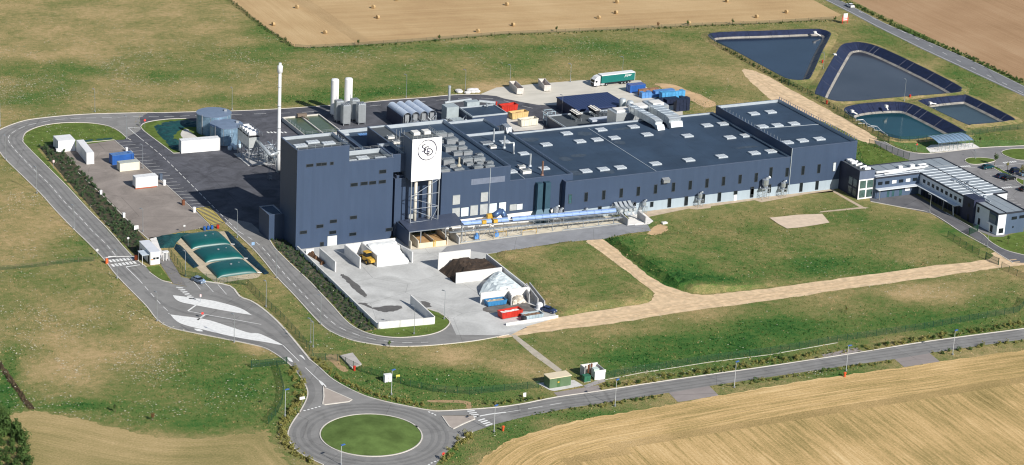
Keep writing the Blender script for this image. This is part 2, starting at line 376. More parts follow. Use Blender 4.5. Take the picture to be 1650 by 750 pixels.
# one asphalt sheet: site road, roundabout and the public road
asph_outer = roadW_out[2:]+low_dn[::-1]
A_poly = G2(roadW_out[2:])+G2(low_dn[::-1])+G2(low_up[::-1])+G2(east_edge[1:])
A_poly += G2([(210.2,226.2),(279.5,247.5)][:1])
sheet('road_west', A_poly+G2([(230,213),(228,204),(240,197),(260,190),(262,183)]), .03, ASPH)
# northern road and the asphalt apron round the factory
N_poly = G2([(228.2,207.3),(227.2,203.6),(225,190),(240,181.8)]+top_road_up[1:]+apron_low[1:])+G2([(960,172),(960,215),(800,240)])
N_poly += [(60, 20), (20, 0)]+G2([(434.4,387.2)])
N_poly += G2([(400,393.9),(362.9,360.1),(338,364),(312.7,340),(272.8,304),(234.7,271),(184,226.5),(205,221),(222,213)])
sheet('apron_asphalt', N_poly, .035, ASPHD)
# northern concrete pad
pad = G2([(773,152.7),(800,141.5),(860,136),(940,129.5),(1032,130),(1040,139),(1060,160),(1100,175),(1100,190),(990,190),(904.8,170.4),(868,169.6),(844,165.6),(812,159.2),(800,155.3)])
sheet('concrete_pad', pad, .045, mat('pad_concrete', (.60, .565, .49), .85, var=.14, scale=.12, bump=.1, stretch=(.5, 1.6, 1)))
# lot with containers
lot = G2([(134,258),(188,227),(205,226)])
lot = G2([(134,258),(146,252),(188,226.5),(191,228.5),(215,254),(240,279),(272,306),(290,322),(312,343),(339,365),(322,372),(250,385),(235,383),(228,377),(150,300),(118,276),(95,247)])
lot = G2([(92,246),(137,230.5),(184,226),(234.7,270),(272.8,303),(312.7,339.3),(338,363.5),(321,369),(290,374),(250,383),(239,386),(216,366),(190,340),(162,312.6),(125,278)])
sheet('container_lot', lot, .05, ASPHW)
# service road to the south and the bay yard
yard_r = [(434.4,387.2),(444,401.6),(468,425.6),(499.2,454.4),(516,472.4),(535.2,492.8),(554.4,514.4),(568.8,526.4),(588,536),(612,542),(640,544.5),(670,543),(696,539),(714.2,532.1),(724.4,521.9),(722.1,515.1),(707.4,503.8),(688,498)]
serv_l = [(362.9,360.1),(400,393.9),(420,414.8),(446.4,447.2),(475.2,477.2),(516,521.6),(540,538.4),(568.8,549.2),(600,555),(628,558.4),(664,558.6),(704,556.4),(764.7,549.8),(820,539.7)]
sv = smooth_line(G2(serv_l), 4)
sheet('service_road', sv+G2([(850,528),(730,505),(688,498)])+smooth_line(G2(yard_r), 4)[::-1]+G2([(425,378),(405,360),(370,352)]), .04, ASPH)
sheet('bay_yard', [(47, -.02), (0.2, -.02)]+G2([(609.4,530.5),(700,522.4),(688,498),(722,512),(735,540),(822,541),(850,526),(900,512),(853,463),(783,410),(800,408),(926.6,389.3),(975,385),(1045,366),(1000,350),(900,352)]), .055, YARD)
sheet('conveyor_road', G2([(800,407.5),(926.6,389),(972,386),(1010,377),(1049,372.5),(1043,361),(1000,358),(900,366),(790,382),(720,398),(705,412),(760,405),(785,409)]), .07, asphalt('asphalt_mid', (.28, .285, .30), .16))
# dirt tracks
trk = [(944.4,389),(972,386.2),(1002.6,410.5),(1025,428),(1053,450),(1088.7,466.3),(1124,475.4),(1165,473),(1220,467.3),(1300,456.6),(1380,445.6),(1493.4,429.8),(1588.6,418.9),(1602,406),(1632,414),(1660,424),(1650,427.5),(1613.5,432),(1560,439),(1493.4,449),(1380,463.8),(1300,476),(1220,487.5),(1104,502.7),(1002.6,519.4),(901.3,532.1),(830.4,542.2),(800,543),(808,522),(840,520),(896,511.8),(960,501),(1035,490),(1050,484),(1053.3,471.3),(1030,452),(985,418)]
def jag(pts, a, n=4):
    P = smooth_line(pts, n, True); return [(p[0]+random.uniform(-a, a), p[1]+random.uniform(-a, a)) for p in P]
sheet('dirt_track', jag(G2(trk), .35, 6), .025, SAND)
sheet('footpath', G2([(822,540),(831,540),(868,568),(906,597),(897,600),(858,572)]), .03, mat('path_gravel', (.46, .41, .33), .9, var=.15))
trk2 = [(1195,112),(1225,118),(1262,137),(1302,160),(1345,183),(1392,210),(1416,226),(1406,232),(1385,226),(1345,205),(1305,187),(1262,175),(1240,158),(1205,128)]
sheet('dirt_track', jag(G2(trk2), .5, 5), .02, SAND)
sheet('dirt_track', jag(G2([(1055,135),(1085,137),(1120,150),(1155,167),(1135,173),(1105,158),(1075,147)]), .6, 5), .02, mat('track_sand_orange', (.56, .38, .21), .95, var=.2, scale=.25, bump=.2))
SP = G2([(1240,352),(1262,350),(1283,347.5),(1325,345.5),(1331,351),(1338,360),(1316,363),(1290,367),(1268,369.5),(1254,361)]); SP = [(p[0]+random.uniform(-.3, .3), p[1]+random.uniform(-.3, .3)) for p in SP]
sheet('sand_patch', SP, .15, mat('pale_sand', (.66, .53, .40), .95, var=.1))
sheet('sand_patch', jag(G2([(1043,377),(1050,368),(1062,362),(1075,366),(1068,377),(1056,382)]), .5, 5), .02, mat('track_sand_orange', (.5, .3, .15)))
sheet('gravel_strip', G2([(1020,345),(1035,352),(1110,336.5),(1122,338),(1145,335.5),(1145.6,332.8),(1216,323),(1227,326.5),(1300,313),(1345,307),(1352,312),(1392,334),(1401,335.5),(1320,343),(1322,341),(1385,334.3),(1342,309.8),(1346,302),(1222,319),(1060,338)]), .03, mat('gravel_beige', (.50, .40, .29), .9, var=.15))
sheet('concrete_ramp', G2([(1007,345),(1035,342),(1053,357),(1046,362),(1024,364)]), .08, CONCW)
# office road and car park
sheet('office_road', G2([(1403,325.4),(1453.5,334.9),(1500,344.4),(1549.3,375),(1561.4,378.7),(1592.4,398.9),(1611,411),(1632,424),(1690,424),(1690,414),(1650,411.6),(1620.3,403.7),(1597.6,391.2),(1584,378.7),(1575,371),(1524,343),(1470,310),(1400,316)]), .03, asphalt('asphalt_office', (.14, .14, .15), .2))
cp = G2([(1408,226.3),(1425,229),(1444,238.8),(1467,245.6),(1498.6,247.8),(1580,238.8),(1634.6,236),(1700,234),(1760,330),(1680,352),(1617,382),(1600,382),(1570,370),(1560,330),(1500,290),(1464.6,258),(1440,249),(1412,233)])
sheet('car_park', cp, .04, asphalt('asphalt_carpark', (.235, .23, .232), .15))
sheet('main_road', G2([(1105,-110),(1328.7,0),(1371,21.8),(1414.5,45),(1448,61),(1480,77.2),(1555,112),(1650,156),(2000,310),(2000,285),(1650,144-5),(1565,97),(1480,60.5),(1429,39.3),(1379.6,13.8),(1352,0),(1128,-110)]), .03, asphalt('asphalt_main', (.19, .195, .205), .12))
for nm, pp in (('field_access', [(978,386+252),(1030,668-18),(1094.5,648),(1157.6,638),(1143,622.4),(1077.6,633.3)]), ('field_access', [(1441.5,579),(1457,592),(1514.5,583),(1498,569.5)]), ('kiosk_access', [(892,633),(964,621),(969,630.2),(900,640.3)]), ('kiosk_access', [(1324,572),(1380,560),(1392,567.3),(1330,577)])):
    if pp[0][0] == 978: pp = [(1077.6,633.3),(1092,648),(1103,647),(1158,637.5),(1143,622.4)]
    sheet(nm, G2(pp), .028, asphalt('asphalt_pinkish', (.30, .265, .25), .1) if 'asphalt_pinkish' not in MATS else MATS['asphalt_pinkish'])
# ---------------------------------------------------------------- ponds
pond1 = [(1142.6,57.5),(1165,53.8),(1228,51.8),(1303.7,49),(1323.3,49.6),(1335.9,54),(1336,61),(1323,86),(1306,124),(1296,130),(1272.9,129.4),(1253,121),(1188.8,86),(1152,68)]
pond2 = [(1314.5,150),(1330,119),(1349,86),(1357,75),(1367.3,71.5),(1387.5,70.5),(1418,78.6),(1483.8,109),(1542,139),(1547,146),(1537,151),(1450,158),(1372,164.8),(1345,164),(1321.6,156)]
pond3 = [(1361.5,177.6),(1372,172.5),(1396.7,168.5),(1437.4,166.3),(1462.4,168.5),(1485,177),(1550.7,211.5),(1546,217.5),(1500,222.5),(1467,226.3),(1446,225),(1426,218.4),(1369.5,188)]
pond4 = [(1483.9,163.5),(1500,160.5),(1521.3,158),(1550.7,155.8),(1563,157.8),(1630,191),(1624,196),(1600,199.5),(1566.6,202),(1553,200.2),(1487,168.5)]
def inset(pts, d):
    n = len(pts); out = []; ar = sum(pts[i][0]*pts[(i+1) % n][1]-pts[(i+1) % n][0]*pts[i][1] for i in range(n)); sg = 1 if ar > 0 else -1
    for i in range(n):
        a, b, c = Vector(pts[i-1]), Vector(pts[i]), Vector(pts[(i+1) % n])
        d1 = (b-a).normalized(); d2 = (c-b).normalized(); t = (d1+d2).normalized(); nn = Vector((-t.y, t.x))*sg
        out.append(tuple(b+nn*d))
    return out
PW = []
for nm, pp, wrgb, d, drop, sludge in (('pond_water', pond1, (.020, .034, .058), 2.9, 1.7, .5), ('pond_water', pond2, (.050, .055, .066), 4.2, 2.4, 1.6), ('pond_water', pond3, (.006, .050, .062), 4.2, 2.5, .8), ('pond_water', pond4, (.045, .070, .080), 3.3, 1.9, .9)):
    rim = smooth_line(G2(pp), 6, True); PW.append(rim); n = len(rim)
    r_out = inset(rim, -3.2); r0 = inset(rim, -.3); r1 = inset(rim, d)
    mb = MB(); mb.add([(*p, .42) for p in r0]+[(*p, .45) for p in rim]+[(*p, -drop) for p in r1]+[(*p, -drop-.6) for p in inset(rim, d+1.3)],
                      [(k*n+i, k*n+(i+1) % n, (k+1)*n+(i+1) % n, (k+1)*n+i) for k in range(3) for i in range(n)])
    struct('pond_liner', mb, LINER)
    mb = MB()
    for i in sorted(random.sample(range(n), n//3)):
        a, b = Vector(rim[i]), Vector(r1[i]); t = (Vector(rim[(i+1) % n])-a).normalized()*.05; mb.add([(a.x-t.x, a.y-t.y, .46), (a.x+t.x, a.y+t.y, .46), (b.x+t.x, b.y+t.y, -drop+.05), (b.x-t.x, b.y-t.y, -drop+.05), (a.x, a.y, .56), (b.x, b.y, -drop+.16)], [(0, 4, 5, 3), (4, 1, 2, 5)])
    setp(struct('liner_fold', mb, mat('liner_fold', (.020, .030, .068), .5, var=.3)), kind='structure')
    mb = MB(); mb.add([(*p, -.03) for p in r_out]+[(*p, .44) for p in inset(rim, -.5)]+[(*p, .43) for p in r0], [(k*n+i, k*n+(i+1) % n, (k+1)*n+(i+1) % n, (k+1)*n+i) for k in range(2) for i in range(n)])
    o = struct('pond_bank', mb, MEADOW); at_ = o.data.attributes.new('dry', 'FLOAT', 'POINT'); at_.data.foreach_set('value', [random.uniform(.55, .8) for _ in o.data.vertices])
    sheet('pond_water', inset(rim, d-.1), -drop+.25, water('water_%d' % len(PW), wrgb))
    # pale sludge line just above the water
    mb = MB(); q0 = inset(rim, d-.95); q1 = inset(rim, d-.1); s_ = int(n*.0); zq = lambda dd: .45-(drop+.45)*(dd/d)+.03
    idx = [i for i in range(n) if (rim[i][0]-rim[(i+1) % n][0])**2 >= 0]
    mb.add([(*p, zq(d-.95)) for p in q0]+[(*p, zq(d-.1)+.08) for p in q1], [(i, (i+1) % n, n+(i+1) % n, n+i) for i in idx])
    struct('pond_sludge_line', mb, mat('dried_sludge', (.30, .28, .25), .9, var=.3, scale=.4))
# ---------------------------------------------------------------- fields
def field(name, poly, m, row, step, z):
    xs = [p[0] for p in poly]; ys = [p[1] for p in poly]
    gx, gy = np.meshgrid(np.arange(min(xs), max(xs), step), np.arange(min(ys), max(ys), step)); gx = gx.ravel(); gy = gy.ravel()
    k = inpoly(gx, gy, poly) & (pdist(gx, gy, poly+poly[:1]) > step*.4); gx, gy = gx[k], gy[k]
    bp = []
    for a, b in zip(poly, poly[1:]+poly[:1]):
        n = max(1, int(math.dist(a, b)/step)); bp += [(a[0]+(b[0]-a[0])*i/n, a[1]+(b[1]-a[1])*i/n) for i in range(n)]
    nb = len(bp); pts = [Vector(p) for p in bp]+[Vector(p) for p in zip(gx.tolist(), gy.tolist())]
    r = delaunay_2d_cdt(pts, [(i, (i+1) % nb) for i in range(nb)], [], 1, 1e-5)
    V = r[0]; F = r[2]
    mb = MB(); mb.add([(v.x, v.y, z) for v in V], [tuple(f) if ((V[f[1]]-V[f[0]]).cross(V[f[2]]-V[f[0]])) > 0 else tuple(f)[::-1] for f in F])
    o = struct(name, mb, m); a = o.data.attributes.new('row', 'FLOAT', 'POINT')
    X = np.array([v.x for v in V]); Y = np.array([v.y for v in V]); a.data.foreach_set('value', row(X, Y).astype(np.float32)); return o
tl = G2([(232,-110),(371.6,0),(424,41.7),(474.4,75.6)]); tb = G2([(474.4,76),(495.8,77.6),(573.3,73.3),(680,66),(800,56),(1002,47.5),(1114,41.8),(1220,38.5),(1341.8,31.3)])
top_poly = tl+tb[1:]+G2([(1356,24),(1350.5,21.8),(1309.8,0),(1085,-110)])
def row_top(x, y):
    a = pdist(x, y, [tl[0], tl[-1]]); b = pdist(x, y, [tb[0], tb[-1]]); return np.where(a < 26, a+200, b)
field('stubble_field', top_poly, STUB, row_top, 6, .02)
te = G2([(1130,-110),(1371,0),(1414.5,21.8),(1460,43),(1532,77),(1650,133),(1760,184),(2000,290)])
field('brown_field', te+G2([(2000,150),(1900,-110)]), BROWN, lambda x, y: pdist(x, y, te), 8, .02)
we = G2([(760,775),(771.8,748.8),(787,732.3),(817.4,712),(868,694.3),(937,677),(1020,663),(1103,648.5),(1157.6,638),(1240,623.6),(1350,606),(1457,592),(1514.5,583),(1650,564.7),(1730,554),(2050,507)])
_hl = float(pdist(np.array([at(1300, 668)[0]]), np.array([at(1300, 668)[1]]), we)[0]); _rd = Vector(at(1390, 740)[:2])-Vector(at(1300, 668)[:2]); _rd.normalize()
def row_crop(x, y):
    e = pdist(x, y, we); return np.where(e < _hl, e, 300+(x*(-_rd.y)+y*_rd.x))
field('ripe_crop_field', [(p[0]+random.uniform(-.4, .4), p[1]+random.uniform(-.4, .4)) for p in smooth_line(we, 8)]+G2([(2050,620),(1900,950),(740,950)]), WHEAT, row_crop, 3.5, .02)
le = G2([(10,672),(24,667),(53.2,661.4),(88.7,667.7),(139.4,679),(202.7,694.3),(253.4,704.4),(280,707.5),(350,705),(420,696.7),(431,692),(437,713.6),(455,735),(480,760)])
field('cut_grass_field', [(p[0]+random.uniform(-.9, .9), p[1]+random.uniform(-.9, .9)) for p in smooth_line(le, 8)]+G2([(470,860),(40,860),(62,760),(36,700)]), DRYGRASS, lambda x, y: pdist(x, y, le), 4, .02)
# lawns
for pp in ([(37.8,226),(37.8,222),(43,214),(62,205.3),(90,200),(119.5,198.5),(149.4,199.6),(175,204.2),(192,213),(203,222.5),(200,225.5),(188,226),(120,236),(90,236),(60,240),(150,345),(178,377),(207,408),(228,424),(211,411),(173,368.5),(144,339.5),(110,302.5),(80,272.5),(40,232.5)],
           [(235.5,431),(256,427.5),(276.8,455),(260,451),(245,441)], [(608,531),(700,522.9),(690,499),(707,504.5),(721.5,515.5),(723.6,522),(713.6,531.6),(695.5,538.4),(668,542.4),(640,543.8),(612,541.5),(590,536)],
           [(360,352),(1,1)], [(1381,229),(1420,240),(1480,270),(1440,279),(1392,262)]):
    if len(pp) > 2: sheet('lawn', G2(pp), .06, LAWN)
sheet('lawn', G2([(1426,220),(1470,228),(1508,226),(1520,232),(1560,226),(1600,226),(1650,226),(1650,235),(1580,238),(1572,236),(1498,247),(1470,244),(1446,236)]), .02, mat('lawn_bright', (.10, .175, .04), .95, var=.3, scale=.3))
sheet('lawn', G2([(1584,378.7),(1597.6,391.2),(1620.3,403.7),(1650,411.6),(1700,414),(1700,360),(1650,372),(1617,381.5),(1600,382)]), .02, LAWN)
isl = [smooth_line(G2(q), 6, True) for q in ([(1555,260),(1558,256),(1568,254.6),(1585,254.8),(1600,257),(1603,260),(1590,263.5),(1575,265.5),(1562,264.5)], [(1614,247),(1618,243),(1634,240.5),(1660,241),(1680,250),(1660,258),(1640,258),(1622,252.5)], [(1600.5,268),(1606,270),(1631,283.5),(1628,286),(1620,282),(1602,272)], [(1640,288),(1660,296),(1665,304),(1650,300),(1638,292)])]
for q in isl: sheet('lawn', q, .12, LAWN)
# roundabout island
RC = np.array(at(598, 701.5)[:2]); RAD = 12.0
ring = [(RC[0]+RAD*math.cos(t), RC[1]+RAD*math.sin(t)) for t in np.linspace(0, 2*math.pi, 64, endpoint=False)]
mb = MB(); vs = []; fs = []
for k, (rr, zz) in enumerate(((11.75, .13), (10, .35), (7, .62), (3.5, .8), (0.01, .85))):
    vs += [(RC[0]+rr*math.cos(t), RC[1]+rr*math.sin(t), zz) for t in np.linspace(0, 2*math.pi, 64, endpoint=False)]
fs = [(k*64+i, k*64+(i+1) % 64, (k+1)*64+(i+1) % 64, (k+1)*64+i) for k in range(4) for i in range(64)]
mb.add(vs, fs); struct('roundabout_lawn', mb, LAWN2, True)
tri1 = G2([(521,622),(524,626),(567,645),(562,648),(523,653),(520,652),(522,640)]); tri2 = G2([(712,671),(762,671),(765,676),(748,683),(730,692),(724,688)])
for q in (tri1, tri2): sheet('traffic_island', q, .16, mat('island_paving', (.40, .345, .30), .9, var=.08))
# ---------------------------------------------------------------- kerbs
kb = MB(); KW = []
def kerb(px, w=.28, h=.12, n=4, off=0): ribbon(kb, smooth_line(G2(px), n), w, .03, h, off)
kerb(roadW_out[1:-2]); kerb(top_road_up); kerb([(240,439),(259.2,451.8),(276.3,456)])
kerb([(204,222.5),(210.2,226.2)][:2], n=1); kerb(east_edge[13:], n=3); kerb([(499.8,580.6),(466.8,540.7),(444,515.8),(421.4,496.5),(403.3,485.1),(386.3,478.3),(370.2,461.4),(327.5,453.5)], w=.5, n=3)
kerb(low_up[:-1]); kerb(serv_l); kerb(yard_r); kerb([(279.5,247.5),(257.1,230.7),(234.7,213.9),(228.2,207.3),(227.2,203.6),(232.8,198.9),(247.8,195.2),(272,192.4),(300,191.5)]); kerb([(279.5,247.5),(291,247)], n=1)
kerb([(1403,325.4),(1453.5,334.9),(1500,344.4),(1549.3,375),(1592.4,398.9),(1611,411),(1632,424)]); kerb([(1524.4,343.4),(1578.8,375),(1597.6,391.2),(1620.3,403.7),(1650,411.6)])
kerb([(1425,229),(1444,238.8),(1467,245.6),(1498.6,247.8),(1580,238.8),(1634.6,236),(1690,234)])
kerb([(741.4,709.5),(761.6,696.8),(797.1,684.2)][:2]); 
ribbon(kb, G2([(184,226),(234.7,270),(272.8,303),(312.7,339.3),(338,363.5)]), .2, .04, .12); ribbon(kb, G2([(137,230.5),(184,226)]), .2, .04, .12); ribbon(kb, G2([(92,246),(125,278),(162,312.6),(190,340),(216,366),(239,386)]), .25, .04, .12)
for q in isl: ribbon(kb, q+q[:2], .25, .04, .12)
for q in (tri1, tri2): ribbon(kb, q+q[:2], .3, .03, .16)
ribbon(kb, ring+ring[:2], .3, .03, .14)
ribbon(kb, G2([(975,612.5),(1034,601),(1082.4,593.6),(1143,584),(1240,572),(1350,552.6)]), .16, .02, .05)
struct('kerb', kb, mat('kerb_stone', (.62, .58, .52), .85, var=.12))
# ---------------------------------------------------------------- tyre-darkened lanes
wr = MB()
def wear(pts, w, off=0):
    P = smooth_line(pts, 3); ribbon(wr, [(p[0]+random.uniform(-.05, .05), p[1]+random.uniform(-.05, .05)) for p in P], w, .064, 0, off)
for off in (-2.4, -.95, .95, 2.4): wear(G2([(120,191.5),(90,193.5),(65,198),(45,202.5),(29,209),(17,217),(13.6,223.5),(15,230),(25,243),(41,260),(58,277),(80,298),(105,327),(130,352),(148,372),(168,391),(187,413),(206,434),(224,451.5)]), .55, off)
for off in (-2.4, -.95, .95, 2.4): wear(G2([(820,666),(905,650),(985,640),(1080,623.5),(1240,599.5),(1345,581),(1440,567),(1520,556),(1650,538.5)]), .5, off)
for r_ in (14.6, 16.2, 18.0): wear([(RC[0]+r_*math.cos(t), RC[1]+r_*math.sin(t)) for t in np.linspace(0, 2*math.pi, 60)], .8)
for off in (-2.2, -.8, .8, 2.2): wear(G2([(420,397),(460,444),(497,483),(522,508),(545,527),(570,538),(590,544.5),(613,549),(650,552.5),(690,552)]), .45, off)
wear(G2([(290,528),(340,538),(400,550),(436,562),(458,578),(480,596),(500,620),(502,640),(490,660)]), 1.5); wear(G2([(500,590),(470,553),(440,524),(400,500),(370,485),(340,476)]), 1.2); wear(G2([(235,470),(262,490),(300,505),(350,512),(420,530),(470,570)]), 1.0)
rt = MB()
for off in (-1.1, .9):
    for L_ in ([(958,391),(988,408),(1018,434),(1050,462),(1085,476),(1124,482)], [(830,533),(900,524),(1002,510),(1104,494),(1220,478),(1300,467),(1380,455),(1493,440),(1590,427),(1640,420)], [(1215,122),(1262,155),(1302,176),(1345,194),(1400,222)]):
        ribbon(rt, [(p[0]+random.uniform(-.12, .12), p[1]+random.uniform(-.12, .12)) for p in smooth_line(G2(L_), 6)], random.uniform(.5, .8), .032+.003*len(rt.v)/200, 0, off)
struct('wheel_rut', rt, mat('rut_sand', (.62, .45, .275), .95, var=.25, scale=.6))
struct('tyre_wear', wr, asphalt('asphalt_worn_lane', (.205, .202, .197), .2))
# ---------------------------------------------------------------- painted markings
mk = MB(); ZM = .075
def line(px, w=.18, n=4, z=ZM): ribbon(mk, smooth_line(G2(px), n), w, z)
def dash(px, w=.18, on=3, gap=2.2, n=6, z=ZM): dashes(mk, smooth_line(G2(px), n), w, on, gap, z)
dash([(330,186),(268,188.6),(213,188.7),(186,189.8),(160,190.5),(140,190.8),(120,191.5),(90,193.5),(65,198),(45,202.5),(29,209),(17,217),(13.6,223.5),(15,230),(25,243),(41,260),(58,277),(80,298),(105,327),(130,352),(148,372),(168,391),(187,413)], on=3.2, gap=1.8)
dash([(330,186),(400,184.5),(480,182),(530,178.5),(600,171),(640,168),(700,162.5),(750,158.5),(790,159.5),(812,163),(840,171),(870,178),(884,186)], on=4, gap=4)
line([(168,416.8),(187,413.2)], .5, 1); line([(203,430.8),(225.5,427.3)], .5, 1); line([(203,430.8),(224,451.5)], .2, 1)
dash([(224,451.5),(235,464),(259,491),(273,504)])
line([(206,206.3),(225,206.8)], .35, 1); line([(206,206.3),(227,224)], .2, 1); dash([(227,224),(260,251),(300,290),(330,320),(362,352),(385,374)], on=2.6, gap=1.3)
dash([(385,374),(420,397),(460,444),(497,483),(522,508),(545,527),(570,538),(590,544.5),(613,549),(650,552.5),(690,552)], on=2.6, gap=2.2)
# zebra by the gatehouse and at the lot
for k in range(7):
    x, y = 178+k*5.7, 421.2-k*.62; line([(x-2.0, y-1.9), (x+2.0, y+1.9)], .7, 1)
for k in range(7):
    x, y = 182+k*5.8, 428.3-k*.8; line([(x-2.2, y-2.0), (x+2.2, y+2.0)], .7, 1)
for k in range(7):
    x, y = 289+k*3.4, 464+k*3.0; line([(x-5, y-.6), (x+6, y+.8)], .55, 1)
def zebra(a, b, n, wpx):
    for k in range(n):
        x = a[0]+(b[0]-a[0])*k/(n-1); y = a[1]+(b[1]-a[1])*k/(n-1); line([(x-wpx[0], y-wpx[1]), (x+wpx[0], y+wpx[1])], .6, 1)
zebra((759,663), (768,672), 4, (6, -.6)); zebra((776,677), (788,685), 4, (5.5, -1.6))
zebra((1549,269), (1562,268.2), 5, (1.6, .9)); zebra((1618,263), (1636,261), 6, (1.6, 1.0)); zebra((1616,303.5), (1629,302), 5, (1.6, .9)); zebra((432,214), (460,214), 6, (1.8, 1.1))
def blob(px, z=ZM): 
    P = smooth_line(G2(px), 5, True); tri = tessellate_polygon([[Vector((p[0], p[1], 0)) for p in P]])
    mk.add([(p[0], p[1], z) for p in P], [((a, b, c) if ((P[b][0]-P[a][0])*(P[c][1]-P[a][1])-(P[b][1]-P[a][1])*(P[c][0]-P[a][0])) > 0 else (a, c, b)) for a, b, c in tri])
blob([(279,477.5),(284,477),(313,481),(345,485.5),(385,496.5),(404,507.2),(402,507.8),(360,501),(318,493),(289,486.5)])
blob([(273.5,506.5),(277,507.8),(330,515),(370,527),(400,536.5),(420,539),(455,556),(452,556.5),(430,552.5),(380,544),(330,532.5),(290,521.5)])
for a, b, w in (((315.5,492.5),(303,501.5),.5), ((330,508),(318,516.5),.5)): line([a, b], w, 1)
line([(303,502),(340,509),(380,516),(421,523.5)], .22, 2); line([(455,556),(482,583)], .2, 1)
for px in ([(313,530.5),(322,531),(327,534.5),(318,534)], [(482,573),(487,573.5),(492,581),(487,577)], [(463,577),(468,578),(472,584),(466,582)]): blob(px)
line([(320,457),(346,476)][:2] if 0 else [(309,451),(323,467)], .15, 1); line([(329,455),(344,471.5)], .15, 1); line([(351,459),(365,475)], .15, 1)
blob([(513,613),(520,617),(526,624),(519,622)]); line([(492,593),(513,613)], .2, 1)
dash([(489,662.8),(500,660),(516,655.5)], w=.45, on=.6, gap=.5); dash([(690,664),(697,667),(704,671)], w=.45, on=.6, gap=.5); dash([(690,750),(697,746),(706,743)], w=.45, on=.6, gap=.5)
line([(768,672),(790,668),(815,665)], .5, 1); dash([(815,665),(853,659),(905,650)], on=4, gap=2)
dash([(1340,-2),(1377,15),(1400,27),(1440,44.5),(1480,64.5),(1555,104),(1600,126),(1650,151)], w=.2, on=3, gap=7)
line([(1331,0),(1371,20),(1414.5,43),(1480,75.4),(1555,110.3),(1650,154)], .2, 2); line([(1353,1),(1380,14.8),(1429,40),(1480,61.8),(1565,98.2),(1650,140)], .15, 2)
# bays of the northern car park (left of the shadow) and yellow hatching
for k in range(22):
    t = k/21; ax, ay = 190+(308-190)*t, 230+(335-230)*t
    line([(ax, ay), (ax+23-2*t, ay-1.6)], .13, 1)
line([(210,242),(214,246)], .13, 1)
for k in range(7): line([(1583+k*8.2-4, 273.5+k*5.0), (1583+k*8.2+6, 272.6+k*5.0)], .12, 1)
for k in range(7): line([(1611+k*8.2-3, 270+k*4.8), (1611+k*8.2+7, 269.1+k*4.8)], .12, 1)
for k in range(8): line([(1617+k*5.2, 315+k*4.0), (1624+k*5.2, 314.2+k*4.0)], .12, 1)
line([(1560,271),(1612,267.5),(1660,262.5)], .15, 1); line([(1629,302),(1665,299)], .15, 1)
struct('road_marking', mk, PAINT)
mk = MB(); hA, hB, hC, hD = (315,336.5),(337,334),(362,360),(340,363)
for k in range(14):
    t = (k+.5)/14; a = (hA[0]+(hD[0]-hA[0])*t, hA[1]+(hD[1]-hA[1])*t); b = (hB[0]+(hC[0]-hB[0])*t, hB[1]+(hC[1]-hB[1])*t-1.5); line([a, b], .42, 1)
line([hA, hB], .2, 1); line([hB, hC], .2, 1); line([hC, hD], .2, 1); line([hD, hA], .2, 1)
struct('yellow_hatching', mk, YPAINT)
# dark wet streaks on the bay yard
for pp in ([(548,443),(556,444),(575,458),(590,476),(586,479),(572,468),(556,452)], [(578,490),(590,489),(600,496),(625,493),(648,494.5),(640,501),(622,503.5),(605,500)], [(678,487),(690,488),(695,494),(688,496)]):
    sheet('wet_stain', jag(G2(pp), .3, 5), .066, mat('wet_stain', (.13, .125, .12), .6, var=.25))
sheet('dark_ground', jag(G2([(778,499),(800,488),(835,484),(857,492),(868,500),(850,503),(815,503),(790,505)]), .4, 5), .066, mat('dark_ground', (.15, .14, .13), .9, var=.35, scale=.5))
